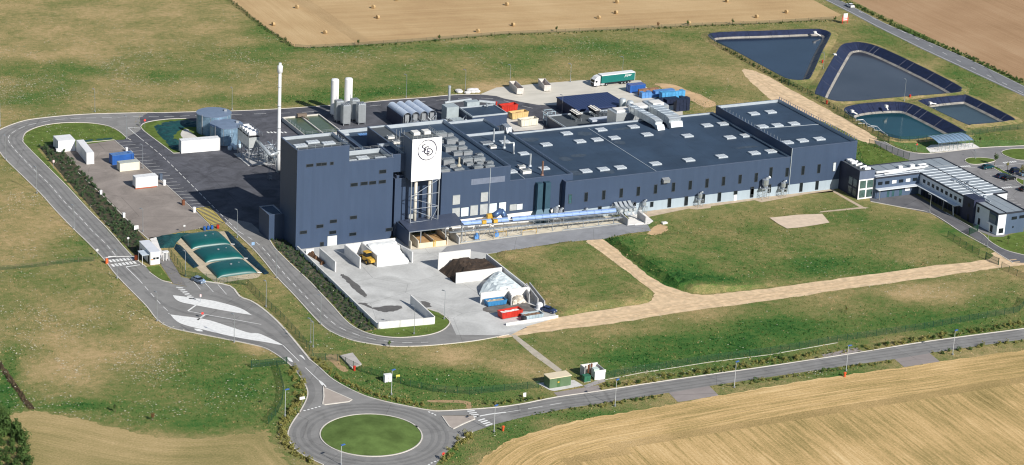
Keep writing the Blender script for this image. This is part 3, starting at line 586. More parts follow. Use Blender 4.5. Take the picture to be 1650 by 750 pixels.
# ---------------------------------------------------------------- meadow grid with holes for the ponds
PATCH = [ # px, py, rx, ry, target dryness (on the west bank it also stands for slope shade)
 (40,112,60,14,.36),(150,112,50,7,.45),(330,85,60,7,.40),(240,122,26,7,.25),(345,60,50,10,.62),(240,118,50,14,.42),(60,60,200,40,.74),(250,40,150,40,.70),(300,150,120,14,.70),(250,95,40,12,.42),(70,150,60,16,.44),(330,160,140,6,.45),(360,92,70,7,.34),
 (430,45,34,26,.26),(405,50,14,30,.60),(560,100,120,22,.50),(640,95,100,25,.52),(500,158,70,6,.18),(600,148,90,6,.20),(690,141,50,5,.18),(700,110,120,22,.48),(830,100,140,14,.46),(780,140,70,5,.88),(880,131,90,4,.85),(980,75,70,12,.36),(950,90,80,14,.48),(1080,110,100,25,.56),(1180,110,45,30,.62),(1120,150,30,14,.40),(1070,163,30,10,.36),(1230,140,40,16,.66),(700,78,300,5,.30),(1100,62,60,8,.42),
 (1300,100,160,70,.62),(1450,70,60,18,.33),(1560,130,60,20,.33),(1400,55,50,16,.36),(1330,70,20,14,.60),(1630,190,60,20,.5),(1580,215,60,12,.42),
 (40,330,90,50,.60),(100,420,80,40,.52),(60,300,30,16,.7),(30,280,30,20,.46),(150,410,50,40,.30),(60,450,90,18,.33),(40,500,60,30,.42),(120,500,60,20,.55),(100,545,60,12,.70),(110,600,60,20,.72),(210,540,60,22,.50),(60,570,25,20,.40),(200,590,60,20,.62),(300,600,80,30,.18),(240,625,60,20,.40),(380,640,60,30,.20),(300,670,140,18,.26),(130,655,90,8,.20),(20,600,20,40,.15),(5,640,20,30,.16),(430,560,30,12,.80),(400,595,40,16,.35),(60,620,40,20,.45),
 (460,500,50,30,.55),(520,560,50,18,.46),(610,575,60,12,.38),(700,575,70,10,.78),(800,580,60,12,.62),(660,610,120,14,.20),(760,610,90,12,.24),(850,600,40,14,.82),(700,640,90,10,.30),(560,610,60,16,.32),(640,650,80,8,.30),
 (940,560,60,16,.56),(1030,565,90,22,.20),(1150,560,120,18,.22),(1280,530,120,18,.20),(1400,510,140,14,.24),(1000,535,100,6,.60),(1250,505,160,8,.60),(1380,490,120,10,.44),(1540,470,60,16,.82),(1460,478,30,7,.98),(1480,450,120,6,.5),(1600,500,40,30,.30),(1200,590,120,6,.30),(1500,520,100,10,.3),(1060,600,120,8,.42),
 (870,430,60,18,.48),(920,460,60,18,.44),(850,415,40,8,.66),(980,480,50,6,.40),(1150,400,120,30,.42),(1280,400,140,30,.44),(1150,440,120,12,.36),(1350,430,120,10,.34),(1430,380,90,24,.50),(1010,405,16,14,.05),(1050,432,22,12,.05),(1090,455,22,9,.08),(985,392,14,5,.05),(1300,350,120,14,.5),(1240,436,140,12,.22),(1150,452,50,8,.15),(1330,428,80,9,.18),(1210,404,12,4,.0),(1210,350,80,12,.46),(1400,350,60,10,.48),(1480,400,60,14,.5),(1520,372,30,10,.3),  # west bank patches: lush green, set extra dark to paint the slope's shade
 (430,670,12,60,.30),(470,620,14,40,.30),(900,670,160,7,.28),(800,700,40,20,.30),(730,730,20,20,.28),(1300,605,300,6,.40),(350,440,30,40,.40),(330,430,40,16,.62),(560,555,30,8,.5),(1385,250,60,25,.2)]
def dryness(x, y):
    px, py = proj(x, y); v = np.full(px.shape, .60); w = np.full(px.shape, .22); s = v*w
    for (cx, cy, rx, ry, t) in PATCH:
        g = np.exp(-(((px-cx)/rx)**2+((py-cy)/ry)**2)*1.1)*1.4; s = s+g*t; w = w+g
    return s/w*.98+.055+.10/(1+np.exp((px-330)/50))/(1+np.exp((235-py)/15))*(s/w > .28)
def axis(lo, hi, st, far):
    return np.concatenate([[-far, -far/3], np.arange(lo, hi+st, st), [far/3, far]])
gx = axis(-190, 430, 2.5, 6000.); gy = axis(-240, 330, 2.5, 6000.); X, Y = np.meshgrid(gx, gy); nx, ny = len(gx), len(gy)
X = X.ravel(); Y = Y.ravel(); idx = np.arange(nx*ny).reshape(ny, nx)
F = np.stack([idx[:-1, :-1], idx[:-1, 1:], idx[1:, 1:], idx[1:, :-1]], -1).reshape(-1, 4)
cxm, cym = X[F].mean(1), Y[F].mean(1); keep = np.ones(len(F), bool)
for rim in PW: keep &= ~inpoly(cxm, cym, inset(rim, -1.2))
F = F[keep]; me = bpy.data.meshes.new('ground'); me.vertices.add(len(X)); me.vertices.foreach_set('co', np.stack([X, Y, np.zeros_like(X)], -1).ravel())
me.loops.add(F.size); me.loops.foreach_set('vertex_index', F.ravel().astype(np.int32)); me.polygons.add(len(F)); me.polygons.foreach_set('loop_start', np.arange(0, F.size, 4, dtype=np.int32)); me.update(calc_edges=True)
a = me.attributes.new('dry', 'FLOAT', 'POINT'); D = dryness(X, Y); far = (np.abs(X) > 900) | (np.abs(Y) > 900); D[far] = .55; a.data.foreach_set('value', D.astype(np.float32)); me.materials.append(MEADOW)
setp(link('ground', me), kind='structure')
# raised plots of meadow east of the yard
def rough(name, poly, z, amp, m, step=1.2, tilt=None, dry=False):
    """uneven sheet: outline plus jittered interior points, triangulated"""
    xs = [p[0] for p in poly]; ys = [p[1] for p in poly]; gx_, gy_ = np.meshgrid(np.arange(min(xs), max(xs), step), np.arange(min(ys), max(ys), step)); gx_ = gx_.ravel()+rng.uniform(-.2, .2, gx_.size)*step; gy_ = gy_.ravel()+rng.uniform(-.2, .2, gy_.size)*step
    k = inpoly(gx_, gy_, poly) & (pdist(gx_, gy_, poly+poly[:1]) > step*.4); gx_, gy_ = gx_[k], gy_[k]; bp = []
    for a, b in zip(poly, poly[1:]+poly[:1]):
        n = max(1, int(math.dist(a, b)/step)); bp += [(a[0]+(b[0]-a[0])*i/n, a[1]+(b[1]-a[1])*i/n) for i in range(n)]
    nb = len(bp); r = delaunay_2d_cdt([Vector(p) for p in bp]+[Vector(p) for p in zip(gx_.tolist(), gy_.tolist())], [(i, (i+1) % nb) for i in range(nb)], [], 1, 1e-5); V, Fc = r[0], r[2]
    X_ = np.array([v.x for v in V]); Y_ = np.array([v.y for v in V]); ed = pdist(X_, Y_, poly+poly[:1]); H = (tilt(X_, Y_, ed) if tilt else np.minimum(ed, 1.5)/1.5*z)+np.where(ed > .05, rng.normal(0, amp, len(X_)), 0)
    mb = MB(); mb.add([(v.x, v.y, .02 if dry and e < .05 else .05+float(h)) for v, h, e in zip(V, H, ed)], [tuple(f) if ((V[f[1]]-V[f[0]]).cross(V[f[2]]-V[f[0]])) > 0 else tuple(f)[::-1] for f in Fc])
    o = struct(name, mb, m)
    if dry: a = o.data.attributes.new('dry', 'FLOAT', 'POINT'); a.data.foreach_set('value', dryness(X_, Y_).astype(np.float32))
    return o
PL1 = smooth_line(G2([(800,408.5),(835,402),(880,395),(926,389.8),(960,409),(1000,436),(1040,462),(1051,472),(1047,485),(1035,490),(960,500),(906.4,509),(880,488),(850,459),(815,428)]), 5, True)
PL2 = smooth_line(G2([(977,388),(1000,384),(1040,381),(1080,376),(1120,374),(1200,372),(1300,376),(1400,400),(1478,427),(1380,444),(1300,455),(1220,466),(1165,471.5),(1124,473.5),(1089,464),(1055,445),(1003,408)]), 5, True)
_we = G2([(977,388),(1003,408),(1055,445),(1089,464),(1124,473.5)])
def rise1(x, y, e): return np.minimum(e/2.2, 1)*.8
def rise2(x, y, e): return np.minimum(e/1.7, 1)*(1.6*np.exp(-(pdist(x, y, _we)/16)**2)+.06)
rough('grass_bank', PL1, 0, .03, MEADOW, 2.2, rise1, True); rough('grass_bank', PL2, 0, .03, MEADOW, 2.2, rise2, True)
def ground_z(x, y):
    z = np.zeros(x.shape)
    for P_, r_ in ((PL1, rise1), (PL2, rise2)): k = inpoly(x, y, P_); z = np.where(k, r_(x, y, pdist(x, y, P_+P_[:1]))+.05, z)
    return z
# ---------------------------------------------------------------- scattered grass tufts and white umbels
HARD = [A_poly, N_poly, pad, lot, sv+G2([(850,528),(730,505),(688,498)])+G2(yard_r)[::-1], G2(trk), G2(trk2), top_poly, te+G2([(2000,150),(1900,-110)]), we+G2([(2050,620),(1900,950),(740,950)]), le+G2([(470,860),(0,860),(0,690)]), cp,
        [(0, -12), (186, -12), (186, 52), (0, 52)], [(180, -58), (222, -58), (222, -2), (180, -2)], G2([(1300,-14),(1328,0),(1371,21.8),(1480,77),(1650,156),(1760,206),(1760,190),(1650,139),(1565,97),(1480,60),(1429,39),(1379,13),(1352,0),(1320,-16)]),
        G2([(479,404),(609,530),(700,522),(735,540),(850,526),(900,512),(853,463),(783,410),(926,389),(975,385),(1045,366),(1000,350)]), ring, G2([(1403,325.4),(1500,344.4),(1561,378.7),(1611,411),(1632,424),(1690,424),(1650,411),(1597,391),(1524,343),(1470,310)]),
        G2([(250,375),(370,375),(430,440),(300,450)])]
HARD += [list(r) for r in PW]+[SP, G2([(1020,345),(1035,352),(1110,336.5),(1145,335.5),(1216,323),(1300,313),(1345,307),(1401,335.5),(1320,343),(1322,341),(1385,334.3),(1342,309.8),(1346,302),(1060,338)]), G2([(1043,377),(1062,362),(1075,366),(1068,377)]), G2([(822,540),(831,540),(906,597),(897,600)]), G2([(1077.6,633.3),(1092,648),(1103,647),(1158,637.5),(1143,622.4)]), G2([(1441.5,579),(1457,592),(1514.5,583),(1498,569.5)]), G2([(892,633),(964,621),(969,630.2),(900,640.3)]), G2([(865,618),(885,629),(893,631),(940,622),(925,613)]), G2([(1055,135),(1085,137),(1155,167),(1105,158)]), G2([(548,575),(568,571),(582,589),(566,594)])]
def scatter(n, flt=None):
    x = rng.uniform(-130, 400, n); y = rng.uniform(-210, 300, n); px, py = proj(x, y); k = (px > -20) & (px < 1670) & (py > -15) & (py < 770); x, y = x[k], y[k]
    for h in HARD: 
        k = ~inpoly(x, y, h); x, y = x[k], y[k]
    return x, y
def blades(name, x, y, size, m, attr, nbl=3, lift=0):
    n = len(x); z0 = ground_z(x, y)
    V = []; F = []; 
    ang = rng.uniform(0, 2*math.pi, (nbl, n))
    allv = np.zeros((n, nbl, 3, 3))
    for k in range(nbl):
        dx, dy = np.cos(ang[k]), np.sin(ang[k]); s = size*rng.uniform(.6, 1.3, n)
        allv[:, k, 0] = np.stack([x-dx*s*.5, y-dy*s*.5, z0+lift], -1); allv[:, k, 1] = np.stack([x+dx*s*.5, y+dy*s*.5, z0+lift], -1)
        allv[:, k, 2] = np.stack([x+dy*s*.35, y-dx*s*.35, z0+s*.8+lift], -1)
    co = allv.reshape(-1, 3); nf = n*nbl; me = bpy.data.meshes.new(name); me.vertices.add(len(co)); me.vertices.foreach_set('co', co.ravel()); me.loops.add(nf*3); me.loops.foreach_set('vertex_index', np.arange(nf*3, dtype=np.int32)); me.polygons.add(nf); me.polygons.foreach_set('loop_start', np.arange(0, nf*3, 3, dtype=np.int32)); me.update(calc_edges=True)
    me.materials.append(m)
    if attr is not None:
        a = me.attributes.new('dry', 'FLOAT', 'POINT'); a.data.foreach_set('value', np.repeat(attr, nbl*3).astype(np.float32))
    return setp(link(name, me), label=None, kind='stuff')
x, y = scatter(620000); dv = dryness(x, y)
k = rng.uniform(0, 1, len(x)) < np.clip(1.15-dv, .25, 1); x, y, dv = x[k], y[k], dv[k]
o = blades('meadow_grass', x, y, rng.uniform(.16, .42, len(x))*np.clip(1.35-dv, .5, 1.2), MEADOW, dv+rng.normal(.02, .2, len(x)), 2); setp(o, 'tufts of meadow grass growing all over the open ground', 'grass')
# umbels: flat pale heads in drifts
import mathutils.noise as mn
x, y = scatter(520000); px, py = proj(x, y)
dens = np.full(x.shape, .05)
for (cx, cy, rx, ry, a_) in ((60,560,220,110,.75),(60,150,170,60,.7),(300,110,160,40,.5),(640,95,260,25,.5),(960,80,70,14,.55),(300,620,200,60,.35),(1480,460,120,25,.4),(1150,600,200,10,.4),(60,330,100,80,.35),(1100,170,40,14,.4),(1300,600,250,10,.3)):
    dens += a_*np.exp(-(((px-cx)/rx)**2+((py-cy)/ry)**2))
nn = np.array([mn.noise(Vector((float(a)*.07, float(b)*.07, 0))) for a, b in zip(x, y)])+.5*np.array([mn.noise(Vector((float(a)*.3, float(b)*.3, 5))) for a, b in zip(x, y)])
k = rng.uniform(0, 1, len(x)) < dens*np.clip(.35+nn*1.9, 0.06, 1.3)*.8; x, y = x[k], y[k]
n = len(x); s = rng.uniform(.05, .12, n); z = rng.uniform(.3, .6, n); ex = rng.uniform(.8, 1.9, n)
co = np.zeros((n, 4, 3))
for i, (a, b) in enumerate(((-1, -1), (1, -1), (1, 1), (-1, 1))): co[:, i] = np.stack([x+a*s*ex, y+b*s, z+rng.uniform(-.06, .06, n)], -1)
me = bpy.data.meshes.new('umbel_flowers'); me.vertices.add(4*n); me.vertices.foreach_set('co', co.ravel()); me.loops.add(4*n); me.loops.foreach_set('vertex_index', np.arange(4*n, dtype=np.int32)); me.polygons.add(n); me.polygons.foreach_set('loop_start', np.arange(0, 4*n, 4, dtype=np.int32)); me.update(calc_edges=True)
me.materials.append(mat('umbel', (.50, .48, .38), .9, var=.25, scale=.8)); setp(link('umbel_flowers', me), 'pale wild umbel flowers drifting across the meadows', 'flowers', None, 'stuff')
# ================================================================== FACTORY
fac = thing('factory_building', 'long dark blue clad glassworks with tall tower end and flat grey roofs', 'factory')
def block(name, x0, y0, x1, y1, z1, z0=0, par=.9, wall=NAVY, roof=ROOF, pt=.35, parent=fac, trim=TRIM, label=None):
    """flat-roofed volume: outer walls rising to a parapet, recessed roof, metal coping"""
    mb = MB(); mb.add([(x0, y0, z0), (x1, y0, z0), (x1, y1, z0), (x0, y1, z0), (x0, y0, z1), (x1, y0, z1), (x1, y1, z1), (x0, y1, z1)], [(0, 1, 5, 4), (1, 2, 6, 5), (2, 3, 7, 6), (3, 0, 4, 7)])
    b = part(name, mb, wall, parent, label=label)
    r = MB(); r.add([(x0+pt, y0+pt, z1-par), (x1-pt, y0+pt, z1-par), (x1-pt, y1-pt, z1-par), (x0+pt, y1-pt, z1-par)], [(0, 1, 2, 3)]); part('roof', r, roof, b)
    p = MB(); i0 = [(x0+pt, y0+pt), (x1-pt, y0+pt), (x1-pt, y1-pt), (x0+pt, y1-pt)]; o0 = [(x0, y0), (x1, y0), (x1, y1), (x0, y1)]
    p.k = 0
    p.add([(*q, z1-par) for q in i0]+[(*q, z1) for q in i0], [(i, 4+i, 4+(i+1) % 4, (i+1) % 4) for i in range(4)])
    p.k = 1
    p.add([(q[0]+(-.05 if q[0] == x0 else .05), q[1]+(-.05 if q[1] == y0 else .05), z1+.004) for q in o0]+[(*q, z1+.004) for q in i0], [(i, (i+1) % 4, 4+(i+1) % 4, 4+i) for i in range(4)])
    p.add([(q[0]+(-.05 if q[0] == x0 else .05), q[1]+(-.05 if q[1] == y0 else .05), zz) for zz in (z1-.14, z1+.004) for q in o0], [(i, (i+1) % 4, 4+(i+1) % 4, 4+i) for i in range(4)])
    part('parapet', p, [TRIM, mat('coping_blue_grey', (.10, .13, .20), .4, .3)], b)
    return b
tower = block('tower_block', 0, 0, 15.6, 12.6, 29.3, roof=ROOFG)
mid = block('mid_block', 15.6, .02, 29.2, 9.2, 24.4, roof=ROOFG, par=1.3)
stair = block('corner_block', 29.2, 1.6, 33.7, 12.2, 24.6, z0=19.3, roof=ROOF)
low = block('corner_block', 30.3, 1.0, 33.6, 12, 17.5)
rear = block('rear_block', 15.6, 12.0, 31.2, 40.0, 17.3, roof=ROOFG, par=.7)
prod = block('furnace_block', 31.2, 2.0, 44.4, 46.6, 18.05, par=1.1)
prod2 = block('furnace_block', 44.4, 0.0, 66.3, 46.6, 18.1, par=1.1)
box4 = block('roof_box', 36.0, 12.2, 41.8, 35.0, 22.2, z0=16.5, roof=ROOFG, par=.5)
box5 = block('roof_box', 15.8, 14.5, 22.5, 34.0, 19.6, z0=16, roof=ROOFG, par=.4)
link_ = block('link_block', 66.3, 0.0, 86.8, 44.0, 13.55, par=.8)
linkb = block('link_block', 66.35, 44.0, 86.6, 60.0, 12.6, par=.8)
hall = block('long_hall', 83.3, -2.4, 160.6, 45.2, 12.15, par=.55)
high = block('high_wing', 160.6, -2.5, 184.2, 43.5, 14.8, par=.9)
annex = block('stair_annex', -4.3, 9.6, .0, 17.5, 7.6, par=.15, trim=TRIM)
# pale base wall of the hall, standing 4 cm proud
mb = MB(); mb.box(83.26, -2.46, 0, 160.6, -2.405, 2.95); mb.box(160.602, -2.56, 0, 184.24, -2.505, 3.1)
part('base_wall', mb, BAND, fac)
mb = MB(); mb.box(45.0, -.06, 0, 83.2, -.005, 3.3); part('base_wall', mb, CONCW, fac)
mb = MB(); mb.box(160.45, -2.62, 3.1, 160.62, -2.5, 14.8); part('downpipe', mb, TRIM, fac)
mb = MB(); mb.box(59.7, -.12, 3, 59.82, -.0, 18.0); part('downpipe', mb, TRIM, fac)
def opening(q, w, h, Y, m=GLASS, parent=None, name='window', frame=True, depth=.05, fm=None):
    x, _, z = atY(*q, Y); mb = MB()
    if frame:
        o = MB(); t = .07
        for b in ((x-w/2-t, z-h/2-t, x+w/2+t, z-h/2), (x-w/2-t, z+h/2, x+w/2+t, z+h/2+t), (x-w/2-t, z-h/2, x-w/2, z+h/2), (x+w/2, z-h/2, x+w/2+t, z+h/2)):
            o.box(b[0], Y-.10, b[1], b[2], Y-.002, b[3])
        f = part(name, o, fm or mat('frame_dark', (.06, .07, .085), .5), parent or fac)
        mb.box(x-w/2, Y-.035, z-h/2, x+w/2, Y-.003, z+h/2); part('pane', mb, m, f) if (parent is None or parent.parent is None) else part(name+'_glass', mb, m, parent)
    else:
        mb.box(x-w/2, Y-.05, z-h/2, x+w/2, Y-.003, z+h/2); part(name, mb, m, parent or fac)
for x, y, w, h in ((330,112,2.0,.75),(392,105,1.5,.8),(424,103,1.6,.8),(478,98,.9,.8),(820,153,2,.95),(628,241,2,.9),(695,233,2,.9),(752,228,2,.9),(817,221,2,.9),(623,461,2,.9),(488,487,2,.9),(398,520,2,.9),(287,561,2,.85),(484,561,2,.9),(619,573,2,.85),(862,542,1.9,.9),(411,640,1,1.1)):
    opening(z2(x, y), w, h, -.02 if x < 590 else -.02)
opening((535.2, 388.2), 2.9, 3.0, -.02, mat('door_white', (.62, .65, .66), .5, var=.05), name='roller_door')
for x, y, w, h, k in ((540,102,2.3,2.7,0),(752,80,2.3,2.7,0),(537,198,2.4,2.6,0),(604,195,2.4,2.7,1),(674,181,2.4,2.9,0),(747,172,2.4,3.0,0),(817,166,2.4,2.9,1),(888,158,2.3,2.9,1),(968,160,2.2,1.8,0),(1018,157,1.9,1.8,1)):
    if k: opening(z4(x, y), w, h, -.02, mat('shutter_pale_blue', (.60, .68, .72), .5, var=.05), name='shutter', fm=NAVYD)
    else:
        X, _, Z = atY(*z4(x, y), -.02); f = MB(); f.box(X-w/2, -.06, Z-h/2, X+w/2, -.004, Z+h/2); f = part('louvre', f, mat('louvre_back', (.25, .28, .29), .6), fac)
        s = MB(); n = 9
        for i in range(n): s.add([(X-w/2, -.07, Z-h/2+h*i/n), (X+w/2, -.07, Z-h/2+h*i/n), (X+w/2, -.16, Z-h/2+h*(i-.55)/n+.05), (X-w/2, -.16, Z-h/2+h*(i-.55)/n+.05)], [(0, 1, 2, 3)]); s.box(X-w/2, -.14, Z-h/2+h*i/n, X+w/2, -.07, Z-h/2+h*i/n+.12)
        part('blade', s, LOUV, f)
for x, y, k in (): opening(z6(x, y), 2.2, 1.8, -.02, LOUV if not k else MATS['shutter_pale_blue'], name='shutter', fm=NAVYD)
for i in range(15):  # translucent cladding strips high on the furnace block
    t = i/14; x, y = 662+(898-662)*t, 533-25*t; opening(z3(x, y), .75, 1.75, -.0, mat('translucent_strip', (.16, .19, .26), .5), name='light_strip', frame=False)
for x, y in ((120,238),(205,230)): opening(z4(x-0, y+12), 2.0, 2.6, 1.96, LOUV, name='louvre', frame=False)
UP = [z6(462,285),z6(583,270),z6(716,255),z6(848,240),z6(977,227),z8(170,398),z8(305,383),z8(432,368),z8(558,353),z8(683,338),z8(808,323),z8(930,310),w1(197,600),w1(320,598),w1(440,585),w1(560,572),w1(677,558)]
for i, q in enumerate(UP):
    Y = -2.42 if i < 14 else -2.52
    m = GLASSG if i == 0 else (SKYL if i == len(UP)-1 else GLASS)
    opening(q, .95, 2.75 if i != 12 else 3.2, Y, m)
for q, w, h in ((z8(10,512),1.0,1.1),(z8(142,513),.9,1.5),(z8(275,500),1.0,2.8),(z8(402,487),1.0,2.8),(z8(530,470),1.0,2.8),(z8(652,457),1.0,2.8),(z8(775,425),1.1,1.1),(z8(898,427),1.0,2.8),(w1(57,738),1.0,2.4),(w1(187,722),.9,2.6),(w1(312,715),.9,2.6),(w1(425,712),1.0,2.8),(w1(545,697),1.0,2.8),(z6(687,355),1.0,1.1),(z6(947,325),1.0,1.1)):
    opening(q, w, h, -2.56, GLASS, name='window')
for q in (z8(772,463), z6(685,388), z6(945,360), z8(8,560), z6(990,372)): opening(q, 1.0, 1.9, -2.5, WHITE, name='door', frame=False)
# teal ducts on the link block
D_ = MB()
for a in (0, 2.55):
    x0 = 74.6+a; D_.box(x0, -1.7, 4.2, x0+1.7, -.004, 12.2)
    D_.add([(x0, -1.7, 4.2), (x0+1.7, -1.7, 4.2), (x0+1.7, 0, 4.2), (x0, 0, 4.2), (x0-.9, -2.6, 2.6), (x0+2.1, -2.6, 2.6), (x0+2.1, 0, 2.6), (x0-.9, 0, 2.6)], [(0, 1, 5, 4), (1, 2, 6, 5), (3, 0, 4, 7), (0, 3, 2, 1)]); D_.box(x0-.9, -2.6, .2, x0+2.1, -.1, 2.6)
part('wall_duct', D_, mat('duct_teal', (.035, .085, .125), .5, .2), fac)
for q in (z8(252,338),):
    x, _, z = atY(*q, -3.2); mb = MB(); mb.box(x-1.1, -3.6, z-.5, x+1.1, -2.42, z+.45); mb.add([(x-1.2, -3.75, z+.45), (x+1.2, -3.75, z+.45), (x+1.2, -2.42, z+.9), (x-1.2, -2.42, z+.9)], [(0, 1, 2, 3)]); part('extract_hood', mb, GREYM, fac)
# roof lights
def skylight(q, z, w=3.3, d=2.6, m=SKYL):
    x, y, _ = at(*q, z+.35); mb = MB(); mb.box(x-w/2, y-d/2, z, x+w/2, y+d/2, z+.28)
    k = part('skylight', mb, TRIM, fac); t = MB(); n = 4
    for i in range(n): t.box(x-w/2+w*i/n+.04, y-d/2+.05, z+.28, x-w/2+w*(i+1)/n-.04, y+d/2-.05, z+.42)
    part('dome', t, m, k)
for q in ((280,292),(535,268),(665,255),(795,242),(435,208),(695,180),(940,158),(580,492),(712,478),(840,465)): skylight(z5(*q), 11.6)
for q in ((105,310),(168,530),(420,502),(410,320),(558,241),(667,475),(730,332),(678,230),(850,318),(915,450)): skylight(z7(*q), 11.6)
skylight(w1(195,437), 11.6)
for q in ((68,153),(195,140),(132,250),(245,240),(370,228),(322,370),(435,356),(562,343)): skylight(w1(*q), 13.9)
for q in ((110,360),(265,472),(20,497)): skylight(z5(*q), 12.75, 3, 2.3)
skylight(z3(905,225), 12.75, 3, 2.2); skylight(z3(770,233), 12.75, 3.6, 2.4, GREYM)
for q, z in ((w8(140,368), 23.1), (w8(312,372), 23.1), (w8(45,403), 23.1)): skylight(q, z, 3.4, 2.3)
for q in (z1(300,675), z1(393,648), z1(512,656)): skylight(q, 28.4, 3.6, 2.2)
skylight(w8(148,157), 16.6, 3, 2.4, BLUEL); skylight(z1(645,590), 17.0, 1.6, 1.4)
# roof joints
mb = MB()
for a, b, z in ((z5(600,175), z7(180,597), 11.6), (z5(20,480), z5(118,555), 12.75)):
    p, q = at(*a, z), at(*b, z); mb.wall(p, q, .12, .22, z)
p, q = at(*w1(150,268), 13.9), at(*w1(580,236), 13.9); mb.wall(p, q, .1, .2, 13.9); part('roof_joint', mb, TRIM, fac)
def seams(x0, y0, x1, y1, z, step, parent):
    mb = MB(); x = x0+step
    while x < x1: mb.box(x-.05, y0, z, x+.05, y1, z+.018); x += step
    for k in range(1, 4): y = y0+(y1-y0)*k/4; mb.box(x0, y-.04, z+.002, x1, y+.04, z+.016)
    part('membrane_seam', mb, mat('seam_tone', (.046, .075, .118), .6), parent, kind='stuff')
seams(87.5, -1.8, 160, 44.5, 11.6, 6.1, hall); seams(161.2, -2, 183.8, 43, 13.9, 5.7, high); seams(67, .5, 86.3, 43.5, 12.75, 4.8, link_); seams(44.8, .5, 65.8, 46, 17.0, 5.2, prod2)
mb = MB()
for k in range(9): x = rx = random.uniform(90, 155); y = random.uniform(2, 40); w = random.uniform(1.5, 5); d_ = random.uniform(1, 3); P = [(x+w*math.cos(t)*random.uniform(.7, 1), y+d_*math.sin(t)*random.uniform(.7, 1)) for t in np.linspace(0, 2*math.pi, 16, endpoint=False)]; mb.add([(p[0], p[1], 11.622+k*.003) for p in P], [tuple(range(16))])
part('ponding_stain', mb, mat('roof_stain', (.055, .078, .108), .7, var=.25, scale=.8), hall, kind='stuff')
# ventilator housings on the furnace block roof
def housing(q, sz, z=17.0, m=GREYM):
    L_, D2, H = {'L': (3.6, 2.6, 1.5), 'm': (2.8, 2.0, 1.1), 's': (2.0, 1.5, .8), 'f': (3.0, 1.8, .4)}[sz]
    x, y, _ = at(*q, z+H); mb = MB(); mb.box(x-L_/2, y-D2/2, z, x+L_/2, y+D2/2, z+H); o = part('ventilator', mb, m, fac)
    t = MB(); t.box(x-L_/2-.08, y-D2/2-.08, z+H-.22, x+L_/2+.08, y+D2/2+.08, z+H-.02); t.box(x-L_/2+.25, y-D2/2+.25, z+H-.02, x+L_/2-.25, y+D2/2-.25, z+H+.08)
    for i in range(5): t.box(x-L_/2+.4+i*(L_-.8)/5, y-D2/2+.3, z+H+.08, x-L_/2+.5+i*(L_-.8)/5, y+D2/2-.3, z+H+.16)
    part('louvre_cap', t, mat('vent_cap', (.24, .27, .29), .5, .3, var=.2), o)
for q, s in (((415,155),'L'),((500,200),'L'),((490,166),'s'),((575,226),'s'),((490,258),'L'),((580,262),'m'),((545,300),'m'),((620,295),'m'),((475,357),'L'),((620,348),'L'),((703,343),'L'),((715,318),'s'),((638,385),'s'),((510,398),'s'),((715,378),'s'),((790,376),'s'),((700,408),'m'),((785,402),'m'),((437,432),'L'),((555,428),'f'),((440,215),'s')): housing(z3(*q), s)
for q, s, z in ((w8(400,165),'s',21.8),(w8(450,212),'s',21.8),(z5(128,483),'m',12.75),(z5(95,452),'s',12.75),(z3(815,255),'s',12.75)): housing(q, s, z, WHITEW)
# pipes on the roofs
for a, b, z, r in ((z3(822,228), z3(823,130), 12.75, .22), (z3(902,275), z3(900,185), 12.75, .3), (z5(35,365), z5(36,282), 12.75, .22), (z5(160,460), z5(163,366), 12.75, .3)):
    x, y, _ = at(*a, z); _, _, zt = atY(*b, y); pp = MB(); pp.tube((x, y, z), (x, y, zt), r, 8); pp.lathe([(r*2, 0), (r*1.2, .5)], 8, (x, y, z)); part('vent_pipe', pp, SILV, fac)
pp = MB(); x, y, _ = at(*z3(970,320), 12.75); pp.tube((x, y, 12.75), (x, y, 16.4), .25, 8); pp.tube((x, y, 16.3), (x-2.8, y+.2, 16.3), .22, 8)
part('vent_pipe', pp, SILV, fac, smooth=True)
mb = MB(); x, y, _ = at(*z5(252,528), 12.75); mb.tube((x, y, 12.75), (x, y, 17.1), .3, 10); mb.lathe([(.6, 0), (.35, .5)], 8, (x, y, 12.75)); part('flue_pipe', mb, mat('copper_brown', (.22, .13, .10), .5, .3), fac)
mb = MB(); x, y, _ = at(*z3(560,410), 17); mb.tube((x, y, 17), (x, y, 19.6), .3, 10); mb.lathe([(.8, 0), (.4, .6)], 8, (x, y, 17)); part('flue_pipe', mb, mat('beige_pipe', (.45, .42, .33), .5), fac)
# bent pipe bundle over the parapet behind the link block
mb = MB(); bx, by = 86.0, 44.0
for k in range(4):
    mb.path([(bx-1+k*.5, by+2.2, 11.8), (bx-1+k*.5, by+1.8, 14.6), (bx-.6+k*.5, by+.6, 15.3), (bx+k*.5, by-.8, 14.6), (bx+k*.4, by-1.6, 13)], .22, 7)
part('pipe_bundle', mb, GALV, fac)
# guard rails
def rail(name, pts, h, parent, step=2.2, m=GALV):
    mb = MB()
    for a, b in zip(pts, pts[1:]):
        L_ = math.dist(a[:2], b[:2]); n = max(1, int(L_/step))
        for i in range(n+1):
            x = a[0]+(b[0]-a[0])*i/n; y = a[1]+(b[1]-a[1])*i/n; mb.tube((x, y, a[2]), (x, y, a[2]+h), .045, 4)
        for f in (1, .55): mb.tube((a[0], a[1], a[2]+h*f), (b[0], b[1], b[2]+h*f), .035, 4)
    return part(name, mb, m, parent)
rail('guard_rail', [(.5, .3, 29.3), (15.3, .3, 29.3), (15.3, 12.3, 29.3)], 1.0, tower)
rail('guard_rail', [(15.9, .4, 24.4), (29, .4, 24.4)], .9, mid); rail('guard_rail', [(15.9, 9, 24.4), (33.4, 9.0, 24.4)], .8, mid)
mb = MB()
for i in range(34):
    y = -2.2+45.4*i/33; mb.box(184.0, y-.05, 14.8, 184.15, y+.05, 15.75)
